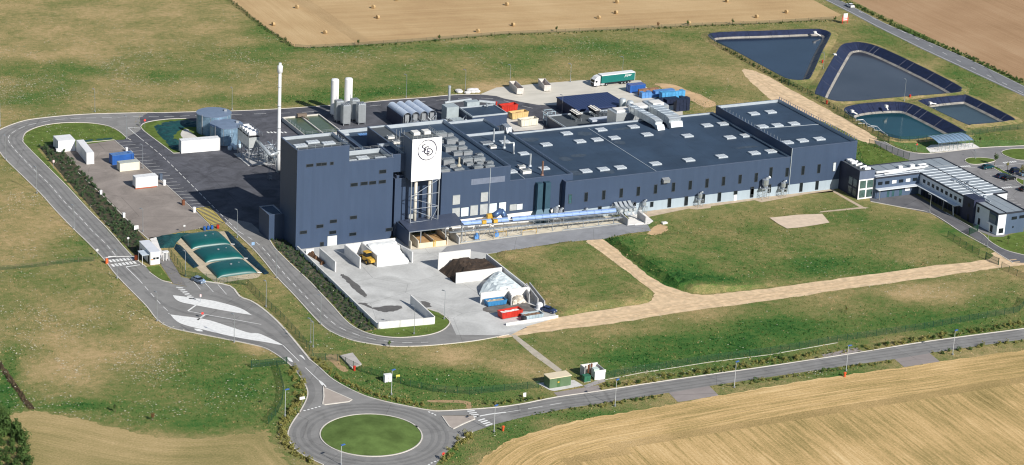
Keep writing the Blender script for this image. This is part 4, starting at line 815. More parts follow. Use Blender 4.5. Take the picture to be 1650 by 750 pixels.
mb.tube((184.08, -2.2, 15.7), (184.08, 43.2, 15.7), .04, 4); part('guard_rail', mb, mat('rail_blue', (.07, .11, .20), .5), high)
mb = MB()
for i in range(22):
    y = 1+40*i/21; mb.box(160.8, y-.04, 14.8, 160.88, y+.04, 15.7)
part('guard_rail', mb, GALV, high)
# plant on the long hall facade: cyclones with stairs
def cyclone(q, s=1.0, label=None):
    x, _, _ = atY(*q, -3.6); mb = MB(); y = -3.8
    for sx in (-.8*s, .8*s):
        for sy in (-.7, .7): mb.box(x+sx-.06, y+sy-.06, 0, x+sx+.06, y+sy+.06, 2.6*s)
    mb.box(x-.95*s, y-.8, 2.2*s, x+.95*s, y+.8, 2.32*s)
    for k in range(4): mb.tube((x-.8*s, y-.7, .3+k*.5*s), (x+.8*s, y-.7, .3+((k+1) % 4)*.5*s), .05, 4)
    o = part('filter_frame', mb, GALV, fac); t = MB(); t.lathe([(.12, 0), (.7*s, 1.0*s), (.7*s, 2.0*s), (.3, 2.2*s)], 10, (x, y, 2.4*s-.4)); t.path([(x, y, 4.2*s), (x+.8*s, y, 4.5*s), (x+1.0*s, -2.6, 4.2*s)], .28*s, 7); part('cyclone', t, GALV, o)
for q, s in ((z8(80,530), .9), (z8(500,490), 1.0), (z8(990,440), 1.5), (w1(285,730), 1.1), (z6(575,375), .8), (z6(350,375), 1.2), (z6(385,375), 1.0)): cyclone(q, s)
# ---------------------------------------------------------------- sign tower
sg = thing('sign_tower', 'tall white panelled sign tower on steel legs with round letter emblem', 'sign tower', (33.7, -3, 0))
sx0, sx1, sy0, sy1, sz0, sz1 = 33.5, 42.4, -3.0, 5.4, 17.7, 30.0
mb = MB(); mb.box(sx0, sy0+.12, sz0, sx1, sy1, sz1-.3); part('housing', mb, cladding('housing_cladding', (.12, .155, .22)), sg, True)
mb = MB(); mb.box(sx0-.1, sy0-.1, sz0-.1, sx1+.1, sy0+.10, sz1+.1); part('white_panel', mb, mat('sign_white', (.88, .88, .88), .5, var=.015), sg, True)
mb = MB(); mb.box(sx0+.3, sy0+.4, sz1-.3, sx1-.3, sy1-.3, sz1-.24); part('roof', mb, ROOFG, sg, True)
for dx in (0, 3.3): mb = MB(); mb.box(sx0+2.2+dx, 1.2, sz1-.24, sx0+4.2+dx, 3.6, sz1+.6); part('roof_vent', mb, WHITEW, sg, True)
mb = MB()
for i in range(8): mb.tube((sx0+.4+i*1.15, sy0+.3, sz1), (sx0+.4+i*1.15, sy0+.3, sz1+1.0), .04, 4)
for z in (.5, 1.0): mb.tube((sx0+.3, sy0+.3, sz1+z), (sx1-.3, sy0+.3, sz1+z), .035, 4); mb.tube((sx1-.3, sy0+.3, sz1+z), (sx1-.3, sy1-.3, sz1+z), .035, 4)
for i in range(7): mb.tube((sx1-.3, sy0+.3+i*1.3, sz1), (sx1-.3, sy0+.3+i*1.3, sz1+1), .04, 4)
part('guard_rail', mb, GALV, sg, True)
mb = MB(); mb.box(sx0-1.6, sy1-2.5, sz1-4, sx0-.02, sy1-.5, sz1-3.9)
for a in (0, 1.5):
    for b in (0, 1.9): mb.tube((sx0-1.5+a, sy1-2.4+b, 18), (sx0-1.5+a, sy1-2.4+b, sz1+1), .06, 4)
for k in range(9): mb.tube((sx0-1.5, sy1-2.4, 18+k*1.4), (sx0, sy1-2.4, 18+k*1.4), .04, 4)
part('ladder_cage', mb, GALV, sg, True)
for lx in (sx0+.15, sx1-.15):
    for ly in (sy0+.1, 1.7): mb = MB(); mb.box(lx-.13, ly-.13, 0, lx+.13, ly+.13, sz0); part('leg', mb, GREYM, sg, True)
for lx in (35.6, 39.9): mb = MB(); mb.tube((lx, -1.6, 3), (lx, -1.6, sz0), .48, 16); part('silo_pipe', mb, mat('cream_pipe', (.62, .58, .50), .5, var=.06), sg, True, smooth=True)
mb = MB(); zz = [5.3, 9.3, 13.4, 17.6]
for z in zz[:3]: mb.tube((sx0+.15, sy0+.1, z), (sx1-.15, sy0+.1, z), .09, 6)
mb.tube((sx0+.15, sy0+.1, 9.3), (sx1-.15, sy0+.1, 5.3), .09, 6); mb.tube((sx0+.15, sy0+.1, 13.4), (sx1-.15, sy0+.1, 9.3), .09, 6) if 0 else None
mb.tube((sx0+.15, sy0+.1, 13.0), (sx1-.15, sy0+.1, 17.5), .09, 6); mb.tube((sx0+.15, sy0+.1, 12.6), (sx1-.15, sy0+.1, 9.4), .09, 6); mb.tube((sx1-.15, sy0+.1, 9.2), (sx1-2.2, sy0+.1, 5.4), .08, 6)
part('brace', mb, GALV, sg, True)
# emblem: a ring and three interlaced letters S G D
INK = mat('sign_ink', (.05, .045, .10), .6)
cx_, _, cz_ = atY(*z3(321, 291), sy0-.12); em = MB()
def stroke(pts, w, wf=None):
    n = len(pts)
    for i in range(n-1):
        (x, z), (x2, z2_) = pts[i], pts[i+1]; d = Vector((x2-x, z2_-z)); 
        if d.length < 1e-6: continue
        d.normalize(); nn = Vector((-d.y, d.x)); wa = w*(wf(i/n) if wf else 1)/2; wb = w*(wf((i+1)/n) if wf else 1)/2; e = d*w*.15
        P = [Vector((x, z))-e-nn*wa, Vector((x2, z2_))+e-nn*wb, Vector((x2, z2_))+e+nn*wb, Vector((x, z))-e+nn*wa]
        em.add([(cx_+p.x, sy0-.102-.012, cz_+p.y) for p in P], [(0, 1, 2, 3)])
def arc(cx, cz, rx, rz, a0, a1, n=28): return [(cx+rx*math.cos(math.radians(a0+(a1-a0)*i/n)), cz+rz*math.sin(math.radians(a0+(a1-a0)*i/n))) for i in range(n+1)]
stroke(arc(0, 0, 2.85, 2.95, 0, 360, 72), .30, lambda t: .40+.60*abs(math.cos(math.pi*2*t-.9)))
part('emblem_ring', em, INK, sg, True); em = MB()
stroke(arc(-.95, 1.15, .62, .5, 60, 200, 12)+[(-1.5, .9), (-.72, .35)]+arc(-.95, .05, .5, .45, 40, 0, 6)+[(-.7, -.2), (-1.6, -.25)], .30)
stroke(arc(.0, -.1, .95, 1.05, 60, 300, 24)+[(.55, -.98), (.62, -.45), (.2, -.4)], .32)
stroke([(.0, .35), (.0, -1.55), (.5, -1.55)]+arc(.62, -.62, 1.0, .95, -80, 85, 18)+[(.5, .33), (.0, .35)], .30)
part('emblem_letters', em, INK, sg, True)
# ---------------------------------------------------------------- batch canopy, bins, conveyor
cn = thing('loading_canopy', 'dark blue sheet canopy on steel posts at the foot of the sign tower', 'canopy', (31.5, -9, 0))
mb = MB(); mb.add([(30.6, -9.2, 5.15), (47.6, -9.2, 5.35), (49.0, -.02, 5.6), (31.4, -.02, 5.2), (30.6, -9.2, 4.95), (47.6, -9.2, 5.15), (49.0, -.02, 5.4), (31.4, -.02, 5.0)], [(0, 1, 2, 3), (7, 6, 5, 4), (4, 5, 1, 0), (5, 6, 2, 1), (6, 7, 3, 2), (7, 4, 0, 3)]); part('roof_sheet', mb, cladding('canopy_sheet', (.060, .078, .125), .5), cn, True)
mb = MB(); mb.box(30.6, -9.25, 4.8, 47.7, -9.15, 4.98); part('eaves_beam', mb, GALV, cn, True)
for x in (30.8, 34.3, 42.0, 47.2): mb = MB(); mb.box(x-.13, -9.1, 0, x+.13, -8.84, 5.0); part('post', mb, GREYM, cn, True)
mb = MB(); mb.box(30.7, -8.8, .3, 30.9, -.1, 4.9); part('side_sheet', mb, NAVY, cn, True)
CB = mat('bay_concrete', (.55, .50, .41), .9, var=.12, scale=.6)
bn = thing('concrete_bins', 'two low concrete material bins with sandy floors under the blue canopy', 'concrete bins', (33.5, -9.6, 0))
for x in (31.0, 33.2, 42.3): mb = MB(); mb.wall((x, -10.0), (x, -2), 2.3, .3, 0, 3.0); part('bin_wall', mb, CB, bn, True)
mb = MB(); mb.box(33.4, -10.1, 0, 41.8, -9.85, 1.5); part('bin_wall', mb, mat('cream_wall', (.68, .60, .42), .8), bn, True)
mb = MB(); mb.wall((38.1, -9.8), (38.1, -3), 1.9, .25); part('bin_wall', mb, CB, bn, True)
mb = MB(); mb.box(33.4, -9.8, 0, 42.1, -3, 1.0); part('bin_fill', mb, mat('rusty_sand', (.45, .27, .12), .9, var=.3), bn, True)
mb = MB(); mb.box(37.8, -10.25, 0, 38.0, -10.1, 2.0); mb.box(38.25, -10.25, 0, 38.45, -10.1, 2.0); part('yellow_post', mb, YELL, bn, True)
wd = thing('concrete_wing_wall', 'short sloping grey concrete wall just right of the canopy bins', 'wall', (46, -10, 0)); mb = MB(); mb.wall((45.6, -10.8), (45.6, -4), 2.1, .35, 0, 3.2); part('wall_slab', mb, CONCG, wd, True)
sl_ = MB(); sl_.add([(43, -11, .09), (66, -10.2, .09), (66, -.1, .09), (34, -.1, .09), (31, -10.6, .09)], [(0, 1, 2, 3, 4)]); sl_.add([(66, -10.2, .09), (99, -10.2, .09), (99, -3, .09), (66, -.1, .09)], [(0, 1, 2, 3)]); struct('concrete_apron', sl_, mat('apron_sand', (.62, .56, .45), .9, var=.14, scale=.3))
cv = thing('conveyor', 'long blue covered conveyor on galvanised trestles along the factory foot', 'conveyor', (70, -8.5, 0))
def zl(x): return 4.5+(2.9-4.5)*(x-47)/(98-47)
mb = MB(); N_ = 34
for (xa, xb) in ((47.5, 57.0), (57.6, 62.4), (63.6, 97.6)):
    mb = MB()
    n = max(2, int((xb-xa)/2.4))
    for i in range(n):
        a = xa+(xb-xa)*i/n; b = xa+(xb-xa)*(i+1)/n-.08; R_ = .85
        vs = [(x, -7.4+R_*math.cos(t), zl(x)+.95*math.sin(t)+.25) for x in (a, b) for t in np.linspace(0, math.pi, 9)]
        mb.add(vs, [(k, 9+k, 9+k+1, k+1) for k in range(8)])
    part('belt_cover', mb, mat('cover_blue', (.22, .33, .58), .35, var=.15), cv, True)
mb = MB()
for i in range(51):
    x = 47.5+i; mb.box(x, -8.35, zl(x)-.15, x+1.0, -6.4, zl(x)+.02) if i < 50 else None
part('belt_frame', mb, GALV, cv, True)
mb = MB()
for i in range(56): x = 43+i; mb.box(x, -9.7, zl(x)-1.25, x+.98, -8.6, zl(x)-1.1)
part('walkway', mb, GALV, cv, True)
mb = MB()
for i in range(24): x = 47.5+i*2.2; mb.tube((x, -9.7, zl(x)-.9), (x, -9.7, zl(x)+.15), .04, 4)
mb.tube((47.5, -9.7, zl(47.5)+.15), (98, -9.7, zl(98)+.15), .04, 4); part('hand_rail', mb, GALV, cv, True)
for i, x in enumerate((48, 52.5, 57, 61.5, 66, 71, 76, 81, 86, 91, 96)):
    mb = MB(); mb.tube((x, -9.5, 0), (x, -9.5, zl(x)-.9), .09, 5); mb.tube((x, -6.7, 0), (x, -6.7, zl(x)-.2), .09, 5); mb.tube((x, -9.6, zl(x)-1.0), (x, -6.6, zl(x)-1.0), .08, 4); mb.tube((x, -9.5, .1), (x+2.6, -9.5, zl(x)-1), .06, 4); part('trestle', mb, GALV, cv, True)
for xa, xb in ((46.5, 54.5), (59, 66), (79, 98)): mb = MB(); mb.box(xa, -10, .1, xb, -9.8, .35); part('foot_beam', mb, GALV, cv, True)
for x in (53.8, 57.4): mb = MB(); mb.box(x, -8.5, zl(x)+.2, x+1.3, -6.6, zl(x)+1.1); part('drive_guard', mb, YELL, cv, True)
for x in (51.2, 57.5): mb = MB(); mb.box(x, -9.3, .4, x+1.3, -8.3, 1.5); mb.lathe([(.4, 0), (.4, .8)], 10, (x+.6, -9.2, 1.4)); part('motor', mb, BLUEL, cv, True)
mb = MB(); mb.tube((58.6, -5.4, 5.2), (61.5, -4.6, 6.4), .9, 12); mb.tube((61.5, -4.6, 6.4), (63.0, -4.6, 4.2), .85, 12); part('bent_duct', mb, mat('duct_navy', (.08, .14, .28), .35, .4), cv, True, smooth=True)
mb = MB(); mb.box(56.9, -5.4, 4.6, 58.6, -4.4, 5.9); part('drive_guard', mb, YELL, cv, True)
mb = MB(); mb.path([(57, -9.9, 0), (57, -9.9, 2.1), (60.8, -9.9, 2.1), (60.8, -9.9, 0)], .07, 4); mb.path([(66.2, -9.9, 0), (66.2, -9.9, 1.6), (70.5, -9.9, 1.6), (70.5, -9.9, 0)], .07, 4); part('yellow_rail', mb, YELL, cv, True)
# receiving hopper at the conveyor's far end
hp = thing('receiving_hopper', 'grey sloping charging chute with concrete cheek walls at the right end of the blue conveyor', 'hopper', (101, -8, 0))
for x in (99.3, 105.2): mb = MB(); mb.wall((x, -12.4), (x, -7.4), 2.2, .25, 0, 2.6); part('cheek_wall', mb, CONCG, hp, True)
mb = MB(); mb.box(99.5, -12.0, .1, 105, -7.4, .25); part('floor_slab', mb, CONCW, hp, True)
mb = MB()
for k in range(4): mb.box(99.4+k*1.5, -7.2, 2.6-.0, 100.4+k*1.5, -3.0, 3.3+.0); mb.add([(99.4+k*1.5, -8, 1.6), (100.4+k*1.5, -8, 1.6), (100.4+k*1.5, -3, 4.3), (99.4+k*1.5, -3, 4.3)], [(0, 1, 2, 3)])
part('chute', mb, SILV, hp, True)
mb = MB()
for x in (98.9, 105.8):
    for y in (-7.5, -5, -3): mb.tube((x, y, 0), (x, y, 3.9), .07, 4)
    mb.tube((x, -7.5, 3.9), (x, -3, 3.9), .05, 4); mb.tube((x, -7.5, 0.2), (x, -3, 3.8), .05, 4)
part('stair_frame', mb, GALV, hp, True)
# ---------------------------------------------------------------- OFFICE
of = thing('office_building', 'L-shaped two storey office with pale striped roof and navy and white walls', 'office', (195, -15, 0))
def oblock(name, x0, y0, x1, y1, z1, wall, z0=0, label=None, t=.25):
    mb = MB(); mb.add([(x0, y0, z0), (x1, y0, z0), (x1, y1, z0), (x0, y1, z0), (x0, y0, z1), (x1, y0, z1), (x1, y1, z1), (x0, y1, z1)], [(0, 1, 5, 4), (1, 2, 6, 5), (2, 3, 7, 6), (3, 0, 4, 7), (4, 5, 6, 7)])
    return part(name, mb, wall, of, True, label=label)
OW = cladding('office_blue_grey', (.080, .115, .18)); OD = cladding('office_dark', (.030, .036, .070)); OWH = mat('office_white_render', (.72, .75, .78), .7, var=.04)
ent = oblock('entrance_block', 178.6, -13.3, 184.0, -2.56, 8.9, OD)
lw = oblock('left_wing', 184.0, -14.6, 200.2, -3.6, 6.5, OW)
mw = oblock('main_wing', 200.2, -38.6, 215.4, -3.6, 6.52, OWH)
sw = oblock('south_wing', 200.5, -54.6, 210.3, -38.6, 6.4, OW)
dk = oblock('dark_stair_block', 199.6, -43.5, 203.5, -38.0, 7.4, OD)
def quadpanel(name, pts, m, parent, t=.02):
    mb = MB(); n = Vector((pts[1][0]-pts[0][0], pts[1][1]-pts[0][1], pts[1][2]-pts[0][2])).cross(Vector((pts[3][0]-pts[0][0], pts[3][1]-pts[0][1], pts[3][2]-pts[0][2]))).normalized()*t
    mb.add([tuple(p) for p in pts]+[(p[0]+n.x, p[1]+n.y, p[2]+n.z) for p in pts], [(4, 5, 6, 7), (0, 1, 5, 4), (1, 2, 6, 5), (2, 3, 7, 6), (3, 0, 4, 7)]); return part(name, mb, m, parent, True)
RP = mat('roof_panel_grey', (.33, .37, .40), .45, .2, var=.08, scale=.5); RPS = mat('panel_joint_white', (.66, .70, .74), .5); RPD = mat('gutter_dark', (.03, .035, .05), .5)
# roof panels as separate sheets with raised joints
z_ = 6.62
for i in range(8): x0 = 184.3+i*3.9; quadpanel('roof_panel', [(x0+.1, -10.6, z_), (x0+3.8, -10.6, z_), (x0+3.8, -3.9, z_), (x0+.1, -3.9, z_)], RP, of, .06)
for j in range(12):
    y0 = -38.3+j*2.28
    for (xa, xb) in ((200.5, 207.6), (207.9, 215.1)):
        if j == 11: y1 = y0+2.2
        quadpanel('roof_panel', [(xa, y0+.04, z_), (xb, y0+.04, z_), (xb, y0+2.2, z_), (xa, y0+2.2, z_)], RP, of, .07 if xa < 205 else .06)
mb = MB()
for j in range(12): mb.box(200.5, -38.4+j*2.28, z_, 215.1, -38.22+j*2.28, z_+.18)
mb.box(184.2, -14.3, z_, 200.4, -13.5, z_+.12); mb.box(184.3, -12.6, z_, 203, -11.9, z_+.15); part('panel_joint', mb, RPS, of, True)
for j in range(5):
    for i in range(3):
        y0 = -54.3+j*3.1; x0 = 200.8+i*3.15; quadpanel('roof_panel', [(x0, y0, 6.5), (x0+3.05, y0, 6.5), (x0+3.05, y0+3.0, 6.5), (x0, y0+3.0, 6.5)], RP, of, .06)
mb = MB()
for (a, b) in (((184, -14.6), (200.2, -14.6)), ((200.2, -14.6), (200.2, -38.6)), ((215.4, -38.6), (215.4, -3.6)), ((215.4, -3.6), (184, -3.6)), ((215.4, -38.6), (210.3, -38.6)), ((210.3, -38.6), (210.3, -54.6)), ((210.3, -54.6), (200.5, -54.6)), ((200.5, -54.6), (200.5, -43.6))): mb.wall(a, b, .42, .34, 6.42)
part('roof_edge', mb, RPD, of, True)
mb = MB(); mb.box(207.6, -38, 6.62, 207.9, -8, 6.8); mb.box(203.4, -54, 6.5, 203.6, -43.6, 6.7); part('gutter', mb, RPD, of, True)
mb = MB(); mb.tube((186, -11.3, 7.2), (204, -11.3, 7.2), .35, 8); mb.tube((188, -12.8, 7.0), (206, -10.2, 7.0), .22, 6); mb.box(200, -9.5, 6.7, 201.6, -8.4, 7.6); mb.box(196, -9, 6.7, 197.5, -8, 7.4); mb.tube((203, -9, 7.2), (203, -11, 7.2), .3, 8); mb.tube((203, -9, 7.2), (206, -9, 7.2), .3, 8)
part('roof_duct', mb, WHITE, of, True)
mb = MB(); mb.tube((206.5, -24, 7.1), (204.6, -39, 7.1), .16, 6); mb.tube((204.6, -39, 7.1), (204.3, -45, 7.0), .16, 6); mb.box(205.4, -25, 6.7, 206.8, -23.4, 7.2); mb.box(205, -41, 6.5, 205.9, -40.2, 7.4); mb.box(208.6, -28, 6.7, 209.3, -27.3, 7.4); part('roof_pipe', mb, GALV, of, True)
mb = MB(); mb.box(178.9, -13.0, 8.9, 183.7, -2.8, 8.95); part('roof', mb, ROOFG, of, True)
mb = MB(); mb.wall((183.9, -13.2), (183.9, -2.8), .9, .2, 8.2, .9); mb.wall((178.7, -13.2), (178.7, -2.8), .25, .15, 8.9)
part('parapet', mb, OD, of, True)
mb = MB()
for k in range(3): mb.tube((180, -11+k*2.4, 9.3), (182.8, -10.2+k*2.4, 9.3), .35, 8); mb.box(180.2, -4-k*1.2, 8.95, 182, -3.2-k*1.2, 9.7)
mb.box(180.9, -12.6, 8.95, 183, -11.4, 9.6); part('roof_plant', mb, WHITE, of, True)
mb = MB(); Y = -13.36; mb.box(178.55, Y-.1, 0, 184.05, -13.28, 8.95); part('front_slab', mb, cladding('office_mid', (.12, .15, .22)), of, True)
mb = MB(); Y = -13.55
for b in ((178.5, 0, 178.9, 6.3), (183.7, 0, 184.1, 6.3), (181.1, 0, 181.5, 6.3), (178.9, 2.9, 183.7, 3.4), (178.9, 5.9, 183.7, 6.3), (178.9, 0, 183.7, .4)): mb.box(b[0], Y, b[1], b[2], Y+.12, b[3]) if b[1] < 2 and b[3] > 5 else mb.box(b[0]+.01, Y+.01, b[1], b[2]-.01, Y+.11, b[3])
wf = part('window_frame', mb, WHITE, of, True)
for x0 in (178.95, 181.5):
    for z0 in (.45, 3.45): mb = MB(); mb.box(x0, -13.5, z0, x0+2.15, -13.45, z0+2.4); part('pane', mb, mat('green_glass', (.06, .11, .10), .15, var=.4, scale=.8, spec=.8), wf, False).data.transform(Matrix.Translation((-195, 15, 0)))
for y0 in (-12.4, -9.9):
    for z0 in (.5, 3.5): mb = MB(); mb.box(178.52, y0, z0, 178.58, y0+1.9, z0+2.4); part('window', mb, mat('glass_dusty', (.12, .15, .17), .2, var=.5, scale=.7), of, True)
for i, k in enumerate((0, 0, 1, 0, 1, 0)): mb = MB(); mb.box(184.8+i*2.55, -14.66, 4.3, 186.4+i*2.55, -14.61, 5.3); part('window', mb, WHITE if k else GLASS, of, True)
for i in range(9): mb = MB(); mb.box(200.13, -17.6-i*2.35, 4.2, 200.19, -16.4-i*2.35, 5.3); part('window', mb, GLASS, of, True)
mb = MB(); mb.box(184.0, -16.4, 3.1, 200.2, -14.62, 3.3); mb.box(198.2, -36, 3.1, 200.18, -16.4, 3.3); part('entrance_canopy', mb, mat('canopy_white', (.66, .70, .74), .5), of, True)
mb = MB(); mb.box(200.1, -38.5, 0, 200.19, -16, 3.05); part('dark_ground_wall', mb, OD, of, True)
mb = MB(); mb.box(184.02, -14.68, 0, 200.1, -14.62, 3.05); part('ground_wall', mb, OW, of, True)
for x, w in ((188.4, .9), (190.2, .9), (192.9, 1.0)): mb = MB(); mb.box(x, -14.74, .1, x+w, -14.69, 2.3); part('door', mb, GLASSG, of, True)
mb = MB(); mb.box(195.0, -14.74, 1.4, 196.8, -14.69, 2.4); part('window', mb, WHITE, of, True)
for i in range(12): mb = MB(); mb.box(200.02, -18.3-i*1.65, .2, 200.09, -17.3-i*1.65, 2.6); part('window', mb, GLASS, of, True)
mb = MB(); mb.tube((184.8, -16.0, 0), (184.8, -16.0, 3.1), .12, 8); mb.tube((198.5, -35.5, 0), (198.5, -34.8, 3.1), .18, 8); mb.tube((198.5, -30, 0), (198.5, -30, 3.1), .1, 8); part('canopy_post', mb, GALV, of, True)
mb = MB(); mb.box(200.44, -50.2, 0, 200.49, -43.6, 6.4); mb.box(200.44, -54.66, 0, 203.3, -54.61, 6.4); mb.box(200.40, -54.6, 0, 200.49, -50.2, 2.9); part('white_wall', mb, OWH, of, True)
mb = MB(); mb.box(200.36, -53.6, 3.1, 200.42, -50.4, 5.7); part('window', mb, mat('glass_blue', (.10, .15, .2), .1, spec=.9), of, True)
for b in ((201.1, -54.74, .6, 202.7, -54.68, 2.1), (205.4, -54.74, 4.4, 207.2, -54.64, 5.3), (208.2, -54.74, 4.5, 209.8, -54.64, 5.4), (206, -54.72, 1.8, 206.4, -54.64, 2.3)): mb = MB(); mb.box(*b); part('window', mb, GLASS, of, True)
for b in ((200.33, -45.3, 4.0, 200.43, -44.4, 5.6), (200.33, -46.2, .3, 200.43, -45.3, 2.4), (200.33, -52.6, .3, 200.38, -51.4, 2.3), (199.52, -41.6, 4.6, 199.58, -40.6, 5.6), (199.52, -41.8, .2, 199.58, -40.9, 2.3)): mb = MB(); mb.box(*b); part('window', mb, GLASS, of, True)
mb = MB(); mb.box(212, -38.72, .3, 213.2, -38.62, 2.4); part('door', mb, GLASS, of, True)
# ================================================================== VEHICLES
def make_car(label, paint, suv=False, est=False):
    t = thing('car', label, 'car'); h = 1.72 if suv else 1.45; L_ = 4.35; w = .88; zb = .28
    prof = [(-2.15, .55), (-2.1, .82), (-1.95, .95), (-.95, 1.0), (-.35, h-.04), (.9, h), (1.75, h-.12) if (suv or est) else (1.3, h-.1), (2.05, 1.02), (2.15, .85), (2.15, .45)]
    low_ = [(-2.15, .5), (-2.12, .78), (-1.9, .93), (-.95, 1.0), (0, 1.02), (1.0, 1.02), (1.6, 1.02), (2.0, 1.0), (2.15, .85), (2.15, .45)]
    mb = MB(); n = len(low_)
    for s in (0,):
        vs = [(x, -w+(.06 if abs(x) > 1.9 else 0), z) for x, z in low_]+[(x, w-(.06 if abs(x) > 1.9 else 0), z) for x, z in low_]+[(x, -w, zb) for x, z in low_]+[(x, w, zb) for x, z in low_]
        fs = [(i, i+1, n+i+1, n+i) for i in range(n-1)]+[(2*n+i, 2*n+i+1, i+1, i) for i in range(n-1)]+[(n+i, n+i+1, 3*n+i+1, 3*n+i) for i in range(n-1)]+[(3*n+i, 3*n+i+1, 2*n+i+1, 2*n+i) for i in range(n-1)]+[(0, n, 3*n, 2*n), (2*n-1, n-1, 3*n-1, 4*n-1)]
        mb.add(vs, fs)
    part('body', mb, paint, t)
    xe = 1.85 if (suv or est) else 1.55; g = MB()
    g.add([(-1.0, -.80, 1.0), (xe+.2, -.80, 1.0), (xe+.2, .80, 1.0), (-1.0, .80, 1.0), (-.3, -.64, h-.05), (xe-.25, -.64, h-.05), (xe-.25, .64, h-.05), (-.3, .64, h-.05)], [(0, 1, 5, 4), (1, 2, 6, 5), (2, 3, 7, 6), (3, 0, 4, 7)])
    part('windows', g, GLASS, t)
    r = MB(); r.add([(-.34, -.66, h-.05), (xe-.2, -.66, h-.05), (xe-.2, .66, h-.05), (-.34, .66, h-.05), (-.2, -.58, h), (xe-.35, -.58, h), (xe-.35, .58, h), (-.2, .58, h)], [(4, 5, 6, 7), (0, 1, 5, 4), (1, 2, 6, 5), (2, 3, 7, 6), (3, 0, 4, 7)])
    for s in (-1, 1): r.tube((.55, s*.79, 1.0), (.55, s*.64, h-.04), .05, 4)
    part('roof', r, paint, t)
    for sx in (-1.35, 1.3):
        for sy in (-1, 1):
            k = MB(); k.tube((sx, sy*.72, .33), (sx, sy*.92, .33), .33, 14); wh = part('wheel', k, BLACK, t); k = MB(); k.tube((sx, sy*.92, .33), (sx, sy*.935, .33), .19, 10); part('rim', k, GALV, wh)
    for sy in (-.62, .62):
        k = MB(); k.box(-2.17, sy-.17, .62, -2.1, sy+.17, .76); part('headlight', k, mat('lamp_lens', (.7, .7, .68), .2), t)
        k = MB(); k.box(2.12, sy-.14, .74, 2.18, sy+.14, .9); part('tail_light', k, RED, t)
        k = MB(); k.box(-.95, sy*1.42-.07, .95, -.78, sy*1.42+.07, 1.1); part('mirror', k, paint, t)
    return t
def put(o, px, py, deg, z=.06):
    x, y, _ = at(px, py); o.location = (x, y, z); o.rotation_euler = (0, 0, math.radians(deg)); return o
put(make_car('silver blue hatchback parked alone in the bays below the teal bladder tanks', mat('paint_silverblue', (.28, .36, .48), .3, .4)), 320, 455, 108)
put(make_car('white car driving on the main road past the stubble field', mat('paint_white', (.78, .78, .78), .3)), 1369.5, 11.5, 143-48, )
bpy.data.objects['car.001'].rotation_euler[2] = math.atan2(at(1350, 3)[1]-at(1390, 24)[1], at(1350, 3)[0]-at(1390, 24)[0])+math.pi
CP = [("teal hatchback parked near the saplings at the head of the office car park", (.01, .07, .09), 1591, 272, 4, 0, 0), ("dark blue estate car on the left of a parked pair", (.03, .05, .10), 1615, 286.5, 4, 0, 1), ("black car on the right of the parked pair", (.015, .017, .022), 1626, 290, 4, 0, 1), ("dark navy off-road car parked beyond the grass strip", (.02, .028, .07), 1637, 278.5, 4, 1, 0), ("light blue car mostly out of frame beside the navy off-road car", (.14, .25, .34), 1652, 283, 4, 0, 0), ("black car half out of frame near the lower zebra crossing", (.015, .017, .02), 1652, 307.5, 4, 0, 0)]
for lb, c, x, y, a, suv, est in CP: put(make_car(lb, mat('paint_'+lb[:14].replace(' ', '_'), c, .28, .3), bool(suv), bool(est)), x, y, a+180)
# articulated lorry
tk = thing('lorry', 'white lorry cab with a long green curtain-sided trailer on the concrete pad', 'lorry'); TX, TY, _ = at(957, 141.5); tx2 = at(1023, 134)
ta = math.atan2(tx2[1]-TY, tx2[0]-TX); tk.location = (TX, TY+1.3, .05); tk.rotation_euler = (0, 0, ta)
TGR = mat('curtain_green', (.005, .145, .130), .5, var=.06, scale=.5)
mb = MB(); mb.add([(0, -1.25, .5), (2.4, -1.25, .5), (2.4, 1.25, .5), (0, 1.25, .5), (.15, -1.2, 2.6), (2.4, -1.2, 3.8), (2.4, 1.2, 3.8), (.15, 1.2, 2.6), (.0, -1.25, 1.5), (0, 1.25, 1.5), (1.1, -1.2, 3.5), (1.1, 1.2, 3.5)], [(0, 1, 5, 10, 4, 8), (3, 9, 7, 11, 6, 2), (0, 8, 9, 3), (8, 4, 7, 9), (4, 10, 11, 7), (10, 5, 6, 11), (1, 2, 6, 5)]); part('cab', mb, WHITE, tk)
mb = MB(); mb.add([(-.01, -1.1, 1.6), (-.01, 1.1, 1.6), (.13, 1.1, 2.5), (.13, -1.1, 2.5)], [(0, 3, 2, 1)]); mb.box(.5, -1.265, 1.6, 1.3, -1.24, 2.3); part('windscreen', mb, GLASS, tk)
mb = MB(); mb.box(-.05, -1.1, .5, .02, 1.1, 1.3); part('grille', mb, DARKM, tk)
mb = MB(); mb.box(2.9, -1.27, 1.2, 16.3, 1.27, 3.75); part('curtain_side', mb, TGR, tk); mb = MB(); mb.box(2.85, -1.3, 3.75, 16.35, 1.3, 4.0); mb.box(16.3, -1.3, 1.1, 16.4, 1.3, 3.98); part('trailer_roof', mb, WHITE, tk)
mb = MB(); mb.box(2.4, -1.0, .8, 16.2, 1.0, 1.18); part('chassis', mb, DARKM, tk); mb = MB(); mb.box(2.6, -1.2, .5, 4.2, -.9, 1.05); part('fuel_tank', mb, SILV, tk)
for x in (.9, 5.0, 11.2, 12.5, 13.8):
    for s in (-1, 1): mb = MB(); mb.tube((x, s*.95, .5), (x, s*1.24, .5), .5, 14); w_ = part('wheel', mb, BLACK, tk); mb = MB(); mb.tube((x, s*1.24, .5), (x, s*1.255, .5), .27, 10); part('rim', mb, GALV, w_)
for s in (-1, 1): mb = MB(); mb.box(.1, s*1.45-.12, 2.0, .25, s*1.45+.12, 2.6); part('mirror', mb, WHITE, tk)
